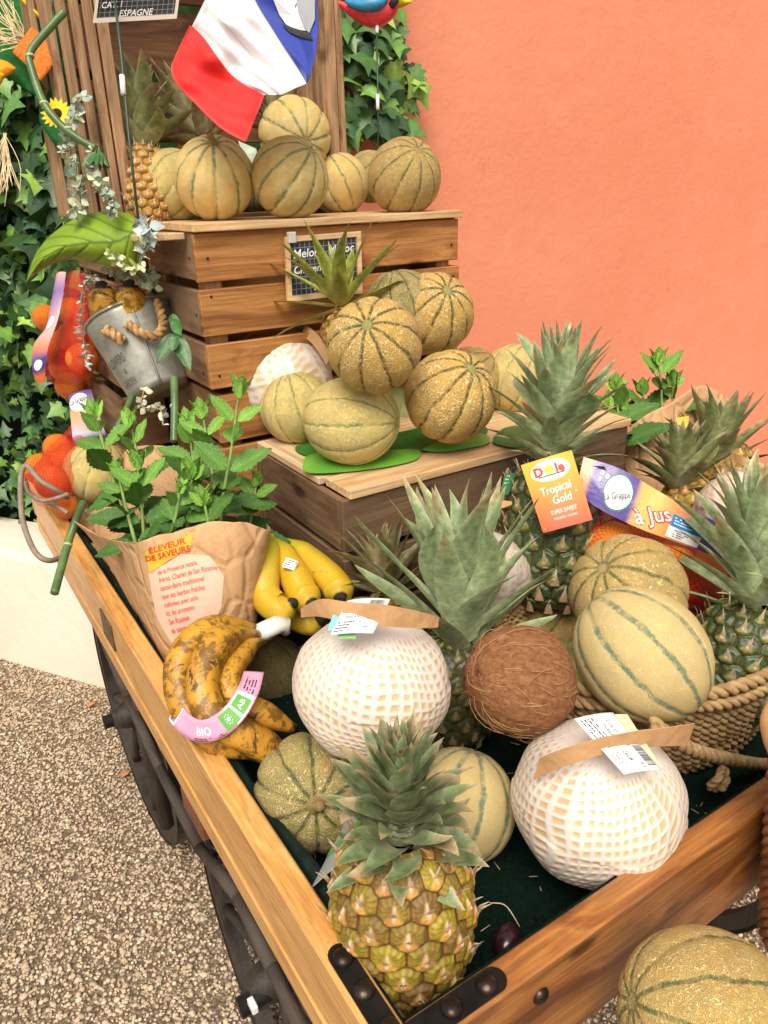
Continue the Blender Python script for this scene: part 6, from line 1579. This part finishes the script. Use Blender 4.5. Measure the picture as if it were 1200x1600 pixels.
for k, (P, r_) in enumerate([(((175, 560, 1.42), (172, 520, 1.40), (166, 485, 1.375), (160, 448, 1.36)), .027), (((215, 560, 1.41), (212, 520, 1.39), (206, 480, 1.37), (203, 446, 1.355)), .026), (((235, 540, 1.46), (230, 490, 1.455), (216, 448, 1.44), (211, 428, 1.44)), .022)]):
    if k == 0: bn3 = thing('banana_bunch', 'blackened bananas standing upright in the tin bucket', 'bananas', pt(205, 560, 1.42))
    banana(bn3, pth(*P), r_, M['ban_ripe'], seed=k, taper=.45)
    e_ = pt(*P[-1]); mb = MB(); dome(mb, e_ + UP * .002 + BACK * .006, unit(UP * .7 + BACK * .8), .011, .005); mb.build('dark_tip', bpy.data.materials['banana_tip'], bn3, True)
# support bracket of the bucket: green stake
M['cane'] = m_plain('green_cane', (.09, .17, .055), .35, .5, .15, 60, .35)
def cane(label, P, r_, name='green_cane', joints=()):
    o_ = None; mb = MB(); mb.tube(pth(*P), r_, 10, sub=40); o_ = mb.build(name, M['cane'], None, True, origin=pt(*P[-1])); tag(o_, label, 'plant stem')
    for (x, y, D_) in joints:
        mb = MB(); c_ = pt(x, y, D_); d_ = unit(pt(*P[-1]) - pt(*P[0])); mb.tube([c_ - d_ * .002, c_ + d_ * .002], r_ * 1.12 if np.ndim(r_) == 0 else r_[0] * 1.12, 10); j = mb.build('joint', m_plain('cane_joint', (.45, .48, .25), .5), None, True, origin=c_)
        j.parent = o_; j.location = tuple(np.array(j['_o']) - np.array(o_['_o']))
    return o_
cane('green stem slanting from the tin bucket down to the mint', [(210, 610, 1.40), (198, 640, 1.36), (183, 668, 1.34)], .0062)
cane('upright green stem standing right of the tin bucket', [(272, 590, 1.30), (273, 630, 1.28), (272, 690, 1.26)], .0065, joints=[(272, 635, 1.28)])
cane('cut green stem hanging over the left rail', [(130, 785, 1.33), (118, 815, 1.30), (106, 850, 1.28), (85, 927, 1.22)], .0068, joints=[(106, 852, 1.279)])
cane('bent bamboo like stem in front of the felt decoration', [(101, 18, 1.22), (76, 45, 1.22), (47, 82, 1.22), (50, 110, 1.22), (68, 160, 1.22), (95, 195, 1.22), (125, 218, 1.22), (150, 232, 1.22)], .0062, joints=[(47, 88, 1.22), (69, 162, 1.22), (106, 202, 1.22)])
mb = MB()
for k in range(14):
    a_ = k * 2.4; V_, F_, C_ = leaf_blade(pt(150 + 3 * math.cos(a_), 236 + 3 * math.sin(a_), 1.22), -UP + RIGHT * .8 * math.cos(a_) + BACK * .6 * math.sin(a_), BACK, .032, .010, .1, k, 0, .2, 6, 1, (.035, .10, .025)); mb.add(V_, F_, 0, np.array(C_))
o_ = mb.build('leaf_tuft', M['ivy'], None, True, True, origin=pt(150, 236, 1.22)); tag(o_, 'tuft of narrow dark leaves at the end of the bent stem', 'plant')
def sprig(label, base, leaves, col, seed, mat='ivy', droop=.2):
    mb = MB()
    for k, (x, y, D_, tx, ty, W_) in enumerate(leaves):
        a_, b_ = pt(x, y, D_), pt(tx, ty, D_ - .01); V_, F_, C_ = leaf_blade(a_, b_ - a_, BACK + RIGHT * .3 * math.sin(k * 2), np.linalg.norm(b_ - a_), W_, droop, k, 0, .2, 10, 2, np.array(col) * (.8 + .2 * (k % 3))); mb.add(V_, F_, 0, np.array(C_))
    o_ = mb.build('leaf_sprig', M[mat], None, True, True, origin=base); return tag(o_, label, 'plant')
sprig('three glossy green leaves hanging at the right of the tin bucket', pt(272, 520, 1.28), [(275, 520, 1.29, 243, 566, .026), (274, 522, 1.28, 299, 578, .026), (270, 500, 1.28, 285, 522, .02), (275, 525, 1.27, 268, 548, .02), (270, 490, 1.29, 274, 520, .018)], (.035, .13, .02), 4)
# big leaf
t = NT('big_leaf', .42, .45); c_ = t.attr(); t.set(Base_Color=c_, Normal=t.bump(t.noise(t.obj(), 45, 4), .4, .006)); 
top = spline(A((222, 352), (200, 334), (160, 331), (118, 342), (80, 368), (55, 400), (42, 440)), 90); bot = spline(A((222, 352), (222, 385), (205, 420), (165, 414), (115, 405), (72, 416), (42, 440)), 90)
NB = 90; V = []; C_ = []
for i in range(NB):
    for j in range(49):
        v = j / 48; p = top[i] * (1 - v) + bot[i] * v; s_ = i / (NB - 1)
        vein = abs(((s_ * 7 - abs(v - .5) * 3.0) % 1) - .5); vein = math.exp(-(vein / .07) ** 2) * (.4 + .6 * (abs(v - .5) < .48)); mid = math.exp(-((v - .52) / .025) ** 2)
        V.append(pt(p[0], p[1], 1.27 + .03 * math.sin(PI * v) * -1 + .05 * s_ * s_ + .002 * vein)); c0 = np.array((.20, .33, .02)); C_.append(c0 * (1 - .62 * max(vein, mid)) * (.85 + .3 * vnoise(np.array([[i * .1, j * .13, 0]]), 1, 3)[0]))
bl_ = mk('big_leaf', V, gridF(90, 49), t.mat, None, True, np.array(C_), origin=pt(222, 352, 1.24)); tag(bl_, 'big veined olive green leaf jutting left from the top crate corner', 'leaf'); q = bl_.modifiers.new('thick', 'SOLIDIFY'); q.thickness = .001
# eucalyptus garlands
M['euc'] = m_vcol('eucalyptus_leaf', .6, .3, .1, 200, .2, 60)
def garland(label, P, n, size, seed, cols=((.36, .42, .34), (.50, .52, .38), (.24, .32, .26)), spread=.014, thin=1.0):
    p = thing('eucalyptus_sprig', label, 'plant', pt(*P[0])); Q = spline(pth(*P), 60); sm = MB(); sm.tube(Q, .0012, 5); sm.build('stem', m_plain('pale_stem', (.35, .30, .2), .7) if 'pale_stem' not in bpy.data.materials else bpy.data.materials['pale_stem'], p, True)
    r_ = random.Random(seed); mb = MB()
    for k in range(n):
        q = Q[int(k / n * 59)]; d = unit(A(r_.gauss(0, 1), r_.gauss(0, 1), r_.gauss(0, .7))); s_ = size * r_.uniform(.6, 1.2)
        V_, F_, C_ = leaf_blade(q + d * spread * .15, d, A(r_.gauss(0, 1), r_.gauss(0, 1), r_.gauss(0, 1)), s_, s_ * .85 * thin, .3, k, 0, .15, 6, 1, np.array(cols[r_.randrange(len(cols))]) * r_.uniform(.75, 1.15)); mb.add(V_, F_, 0, np.array(C_))
    mb.build('leaves', M['euc'], p, True, True)
garland('pale eucalyptus strand running down the left side of the upright crate', [(128, 150, 1.24), (110, 200, 1.24), (112, 250, 1.24), (125, 300, 1.24), (118, 338, 1.25)], 110, .017, 3)
garland('second eucalyptus strand hanging beside the yellow pineapple', [(150, 230, 1.22), (145, 270, 1.22), (165, 300, 1.22), (175, 335, 1.22)], 80, .015, 4)
garland('grey eucalyptus tuft at the corner of the top crate', [(228, 345, 1.18), (232, 360, 1.17), (228, 380, 1.18), (226, 395, 1.18)], 36, .020, 5, ((.42, .50, .52), (.50, .56, .54), (.36, .44, .45)))
garland('yellowish eucalyptus sprig lying over the big leaf', [(165, 392, 1.17), (180, 402, 1.17), (195, 412, 1.17), (210, 420, 1.17), (222, 400, 1.18), (215, 370, 1.18)], 46, .015, 6, ((.45, .52, .25), (.35, .42, .22), (.55, .58, .34)))
garland('thin silvery leaf strand hanging in front of the netted oranges', [(150, 430, 1.40), (130, 450, 1.42), (128, 500, 1.43), (133, 550, 1.43), (140, 580, 1.43)], 100, .013, 7, ((.42, .48, .42), (.55, .60, .55), (.3, .36, .32)), thin=.5)
garland('loose eucalyptus twigs between bucket bananas and the top crate', [(170, 425, 1.36), (195, 430, 1.36), (228, 440, 1.34), (240, 450, 1.33), (232, 420, 1.33)], 60, .015, 8, ((.30, .36, .26), (.42, .46, .30), (.22, .28, .2)))
garland('small pale sprig hanging under the tin bucket', [(225, 610, 1.36), (222, 635, 1.35), (250, 640, 1.32), (255, 665, 1.3)], 30, .012, 9, ((.5, .52, .35), (.6, .6, .45)))
# grey cord loop
mb = MB(); mb.tube(pth((106, 778, 1.50), (88, 766, 1.47), (62, 750, 1.46), (44, 729, 1.47), (35, 734, 1.47), (32, 760, 1.46), (35, 810, 1.42), (48, 850, 1.38), (62, 870, 1.36), (78, 876, 1.37), (92, 872, 1.40)), .0052, 10, sub=90)
c_ = mb.build('cord', m_plain('grey_brown_cord', (.27, .215, .16), .55, .4, .3, 200, .15), None, True, origin=pt(92, 872, 1.4)); tag(c_, 'thick grey brown cord looping over the far left end of the rail', 'cord')
mb = MB(); mb.tube(pth((40, 752, 1.50), (46, 770, 1.50), (66, 782, 1.48), (90, 778, 1.47), (106, 772, 1.48)), .0045, 10, sub=50); mb.tube(pth((76, 786, 1.5), (92, 792, 1.49), (106, 802, 1.49)), .0045, 10, sub=20)
c_ = mb.build('cord', bpy.data.materials['grey_brown_cord'], None, True, origin=pt(100, 776, 1.49)); tag(c_, 'lower turns of grey cord under the far left oranges', 'cord')

# ================================================================== FLAG, BIRD, STICKS
t = NT('flag_cloth', .6, .3); c_ = t.attr(); o = t.obj()
t.set(Base_Color=c_, Normal=t.bump(t.noise(o, 900, 2), .15, .0008), Sheen_Weight=.2, Transmission_Weight=.0)
fl = thing('flag', 'blue, white and red cloth flag drooping over the upright crate', 'flag', pt(400, 215, 1.18))
rowsF = [spline(A(*p), 40) for p in (
  ((297, 40, 1.20), (275, 85, 1.17), (267, 108, 1.165), (276, 132, 1.15), (303, 160, 1.155), (345, 200, 1.15), (384, 222, 1.14)),
  ((300, 41, 1.19), (320, 60, 1.16), (340, 88, 1.15), (358, 112, 1.165), (380, 130, 1.17), (400, 140, 1.155), (413, 148, 1.14)),
  ((320, 0, 1.17), (345, 30, 1.14), (372, 62, 1.155), (400, 95, 1.165), (425, 120, 1.145), (432, 138, 1.13), (438, 148, 1.125)),
  ((393, -8, 1.15), (405, 15, 1.155), (422, 42, 1.15), (440, 70, 1.14), (458, 96, 1.13), (470, 115, 1.125), (479, 130, 1.12)),
  ((470, -60, 1.14), (485, -30, 1.14), (494, 0, 1.13), (497, 40, 1.13), (494, 80, 1.125), (488, 105, 1.12), (480, 129, 1.12)))]
# red stripe between rows 0-1, white 1-3, blue 3-4
G = np.array(rowsF); us = np.array([0, 1, 2, 3, 4.]); M_ = 140
def frow(x):
    i = int(min(x, 3)); a_ = x - i; return G[i] * (1 - a_) + G[i + 1] * a_
V = []; C_ = []; FS = []
for i in range(M_):
    x = 4 * i / (M_ - 1); rw = frow(x)
    for j in range(40):
        px, py, D_ = rw[j]; D_ += .004 * math.sin(x * 3.2 + j * .16) + .003 * math.sin(j * .35 + x) + .003 * math.sin(x * 9 - j * .2); V.append(pt(px, py, D_)); FS.append((px, py, D_))
        c_ = (.72, .015, .012) if x < 1 else (.78, .77, .80) if x < 3 else (.02, .045, .33)
        if x < .05 or (j > 38 and x < 1): c_ = (.85, .05, .04)
        elif j in (36, 37, 2) or abs(x - round(x)) < .02 and .5 < x < 3.5: c_ = tuple(q_ * .80 for q_ in c_)
        C_.append(c_)
cl = mk('cloth', V, gridF(M_, 40), t.mat, fl, True, np.array(C_)); q = cl.modifiers.new('thick', 'SOLIDIFY'); q.thickness = .0006
def fmap(px, py, h=0):
    best = min(((G_[0] - px) ** 2 + (G_[1] - py) ** 2, G_[2]) for G_ in FS); return pt(px, py, best[1] - .0028 + h)
for nm_, cc_, pts in (('white_print', (.75, .75, .78), [(425, -6), (470, -12), (478, 30), (478, 48), (462, 46), (447, 38), (436, 22)]),
                      ('grey_print', (.30, .31, .34), [(462, -10), (492, -14), (492, 30), (483, 52), (474, 42), (466, 20)]),
                      ('black_print', (.03, .03, .03), [(440, 37), (455, 42), (478, 50), (488, 58), (487, 62), (470, 58), (452, 50)])):
    V_ = [fmap(x, y, -(.001 if nm_ != 'white_print' else 0)) for x, y in pts]; k = len(V_); cp = np.mean(pts, 0)
    V_ = [fmap(cp[0], cp[1], -.001 if nm_ != 'white_print' else 0)] + V_; mk(nm_, V_, [(0, 1 + j, 1 + (j + 1) % k) for j in range(k)], m_plain('flag_' + nm_, cc_, .6), cl, False)
def stick(label, P, r_, clips, col=(.03, .07, .05)):
    mb = MB(); mb.tube(pth(*P), r_, 8); nm_ = 'flag_stick'
    o_ = mb.build(nm_, m_plain('dark_green_wire', col, .4) if 'dark_green_wire' not in bpy.data.materials else bpy.data.materials['dark_green_wire'], None, True, origin=pt(*P[-1])); tag(o_, label, 'stick')
    for (a_, b_) in clips:
        mb = MB(); mb.tube([pt(*a_), pt(*b_)], r_ * 2.0, 8); j = mb.build('clip', white_l, None, True, origin=pt(*a_)); j.parent = o_; j.location = tuple(np.array(j['_o']) - np.array(o_['_o']))
stick('thin dark green stick crossing the upright crate in front of the yellow pineapple', [(176, -30, 1.14), (190, 90, 1.14), (202, 220, 1.14), (216, 342, 1.15)], .0021, [((190.5, 118, 1.138), (193, 148, 1.138))])
stick('thin dark stick under the painted bird, in front of the hanging ivy', [(588, 40, 1.42), (590, 120, 1.42), (591, 222, 1.42)], .0017, [((589, 38, 1.42), (589.5, 52, 1.42)), ((590, 148, 1.418), (590.4, 171, 1.418))])
bd = thing('painted_bird', 'red, blue and yellow painted bird ornament on a stick before the wall', 'ornament', pt(588, 42, 1.42))
def ell(mb, c_, ax3, r3, n=24, m=16):
    V_ = []
    for i in range(m + 1):
        for j in range(n):
            t_ = PI * i / m; a_ = 2 * PI * j / n; V_.append(c_ + ax3[0] * r3[0] * math.cos(t_) + (ax3[1] * r3[1] * math.cos(a_) + ax3[2] * r3[2] * math.sin(a_)) * math.sin(t_))
    mb.add(V_, gridF(m + 1, n, True).tolist())
def bird_tube(mb, P, r_): V_, F_ = tube(pth(*P), r_, 18, sub=30); mb.add(V_, F_)
mb = MB(); bird_tube(mb, [(512, -6, 1.42), (535, 8, 1.42), (560, 20, 1.42), (585, 24, 1.42), (606, 14, 1.42), (616, 2, 1.42)], [.002, .006, .014, .021, .018, .012]); mb.build('body', m_plain('bird_red', (.75, .035, .055), .35, .5, .3, 150, .15, Coat_Weight=.3), bd, True)
mb = MB(); bird_tube(mb, [(540, 2, 1.405), (562, 8, 1.398), (588, 6, 1.394), (604, -2, 1.40)], [.003, .009, .011, .005]); mb.build('wing', m_plain('bird_blue', (.03, .26, .50), .4, .5, .4, 150, .2), bd, True)
mb = MB(); ell(mb, pt(624, -2, 1.42), (RIGHT, UP, BACK), (.017, .015, .015)); mb.build('head', m_plain('bird_yellow', (.85, .60, .02), .35), bd, True)
mb = MB(); mb.tube([pt(609, 12, 1.412), pt(617, 2, 1.40), pt(614, -14, 1.40)], .008, 8); mb.build('collar', m_plain('bird_black', (.03, .03, .03), .4), bd, True)
mb = MB(); V_, F_ = tube([pt(632, 4, 1.415), pt(645, 2, 1.41)], [.006, .0008], 8); mb.add(V_, F_); mb.build('beak', bpy.data.materials['bird_yellow'], bd, True)

# ================================================================== FELT DECORATION, top left
sc_ = thing('felt_garland', 'green felt harvest decoration with orange patches hung at the top left', 'decoration', pt(60, 200, 1.4))
def sheet(name, pxs, D_, mat, parent, th=.002, bulge=.01, n=8):
    P = [pt(x, y, D_ if np.ndim(D_) == 0 else d) for (x, y, *q), d in zip(pxs, D_ if np.ndim(D_) else [D_] * len(pxs))]
    P = np.array(P); c_ = P.mean(0); k = len(P); dens = []
    for i in range(k):
        for q in range(n): dens.append(P[i] + (P[(i + 1) % k] - P[i]) * q / n)
    dens = np.array(dens); K_ = len(dens); V_ = [c_ + BACK * bulge]; R_ = 5
    for r_ in range(1, R_ + 1):
        for d in dens: q = c_ + (d - c_) * r_ / R_; V_.append(q + BACK * (bulge * (1 - (r_ / R_) ** 2) + .006 * (vnoise(q[None], 30, 3)[0] - .5)))
    F_ = [(0, 1 + j, 1 + (j + 1) % K_) for j in range(K_)] + [(1 + r_ * K_ + j, 1 + (r_ + 1) * K_ + j, 1 + (r_ + 1) * K_ + (j + 1) % K_, 1 + r_ * K_ + (j + 1) % K_) for r_ in range(R_ - 1) for j in range(K_)]
    o_ = mk(name, V_, F_, mat, parent, True); q = o_.modifiers.new('thick', 'SOLIDIFY'); q.thickness = th; return o_
gf = m_plain('green_felt_cloth', (.02, .13, .035), .9, .1, .4, 500, .2); of = m_plain('orange_burlap', (.78, .20, .04), .9, .1, .8, 600, .25)
ch = m_plain('orange_check', (.92, .34, .02), .7, .2, .4, 300, .1); ye = m_plain('yellow_felt', (.90, .55, .03), .8)
sheet('felt_leaf', [(-30, -20), (50, -20), (85, 30), (110, 80), (112, 120), (75, 150), (40, 130), (-30, 100)], 1.42, gf, sc_)
sheet('felt_leaf', [(60, 100), (108, 90), (112, 160), (108, 245), (85, 225), (62, 190)], 1.40, gf, sc_)
sheet('felt_leaf', [(-25, 60), (30, 80), (70, 140), (55, 150), (20, 125), (-25, 110)], 1.37, gf, sc_)
sheet('orange_patch', [(50, 43), (72, 62), (91, 88), (78, 108), (64, 127), (48, 108), (21, 83), (35, 62)], 1.33, of, sc_, bulge=.003)
sheet('orange_petal', [(34, -6), (66, -6), (80, 14), (83, 30), (72, 38), (56, 20)], 1.36, ch, sc_)
sheet('orange_petal', [(-10, 92), (12, 98), (26, 108), (8, 122), (-10, 138)], 1.34, ch, sc_)
sheet('yellow_petal', [(28, -6), (48, 5), (62, 26), (75, 38), (58, 26), (40, 8)], 1.35, ye, sc_)
sheet('yellow_petal', [(-10, 112), (8, 118), (2, 130), (-10, 142)], 1.33, ye, sc_)
M['raffia'] = m_plain('raffia', (.72, .56, .34), .7, .3, .2, 200, .2)
r_ = random.Random(4)
for grp, (x0, y0, x1, y1, sx, sy, n_) in enumerate([(38, 64, -2, 20, 12, 22, 26), (38, 66, -4, 60, 6, 10, 14), (8, 210, 2, 300, 14, 10, 26)]):
    mb = MB()
    for k in range(n_):
        a_ = (x0 + r_.uniform(-3, 3), y0 + r_.uniform(-3, 3)); b_ = (x1 + r_.gauss(0, sx), y1 + r_.gauss(0, sy)); m_ = ((a_[0] + b_[0]) / 2 + r_.gauss(0, 5), (a_[1] + b_[1]) / 2 + r_.gauss(0, 5))
        mb.tube(pth((*a_, 1.34), (*m_, 1.33), (*b_, 1.33)), .0008, 4, sub=8)
    mb.build('raffia_tuft', M['raffia'], sc_, True)
mb = MB()
for k in range(16):
    a_ = k * 2 * PI / 16; c_ = pt(89, 178, 1.26); d = RIGHT * math.cos(a_) + UP * math.sin(a_); V_, F_, C_ = leaf_blade(c_ + d * .006, d + BACK * .2, BACK, .020, .009, 0, k, 0, .1, 6, 1, (.85, .55, .02)); mb.add(V_, F_, 0, np.array(C_))
sf = thing('sunflower', 'small yellow artificial sunflower behind the bent stem', 'flower', pt(89, 200, 1.27)); mb.build('petals', m_vcol('sunflower_petal', .6, .3, 0, var=.1), sf, True, True)
mb = MB(); ell(mb, pt(89, 178, 1.26), (BACK, RIGHT, UP), (.006, .009, .009)); mb.build('flower_head', m_plain('sunflower_centre', (.06, .03, .015), .9, .1, .8, 500, .4), sf, True)

# ================================================================== SMALL THINGS
mb = MB(); ell(mb, onp(793, 1470, 2, -.088), (A(.8, .5, 0), A(-.5, .8, 0), Z), (.020, .015, .014)); g_ = mb.build('grape', m_plain('grape_skin', (.035, .008, .015), .25, .5, .1, 40, .3, Coat_Weight=.3), None, True, origin=onp(793, 1475, 2, -.1)); tag(g_, 'single dark grape on the green felt by the front rail', 'grape')
mb = MB(); r_ = random.Random(2)
for k in range(70):
    x, y = r_.uniform(.02, .5), r_.uniform(.02, .35); a_ = r_.uniform(0, 6.28); L_ = r_.uniform(.003, .014); c_ = A(x, y, -.1038); d = A(math.cos(a_), math.sin(a_), 0)
    mb.tube([c_, c_ + d * L_ + A(0, 0, .001)], .0004, 4)
sw = mb.build('straw_bits', M['raffia'], None, True, origin=(.2, .2, -.104)); sw['kind'] = 'stuff'
mb = MB(); mb.tube([onp(519, 1356, 2, -.06), onp(517, 1424, 2, -.103)], .0014, 6); s_ = mb.build('skewer', M['raffia'], None, True, origin=onp(517, 1424, 2, -.103)); tag(s_, 'thin wooden skewer left of the nearest pineapple', 'skewer')
mb = MB(); mb.tube([onp(765, 1411, 2, -.09), onp(790, 1415, 2, -.085), onp(812, 1448, 2, -.1025)], .0006, 5, sub=12); s_ = mb.build('straw', M['raffia'], None, True, origin=onp(812, 1448, 2, -.1025)); tag(s_, 'curved straw lying on the felt right of the nearest pineapple', 'straw')
for (x, y, lb) in ((137, 1105 + 0, 'dry curled orange leaf on the gravel beside the cart'), (190, 1215, 'dry tan leaf on the gravel near the front wheel')):
    c_ = onp(x, y, 2, GZ + .012); V_, F_, C_ = leaf_blade(c_, A(.6, .5, .05), Z, .035, .022, .4, 3, 0, .35, 8, 2, (.42, .20, .10)); o_ = mk('dry_leaf', V_, F_, M['euc'], None, True, np.array(C_), origin=c_); tag(o_, lb, 'leaf')
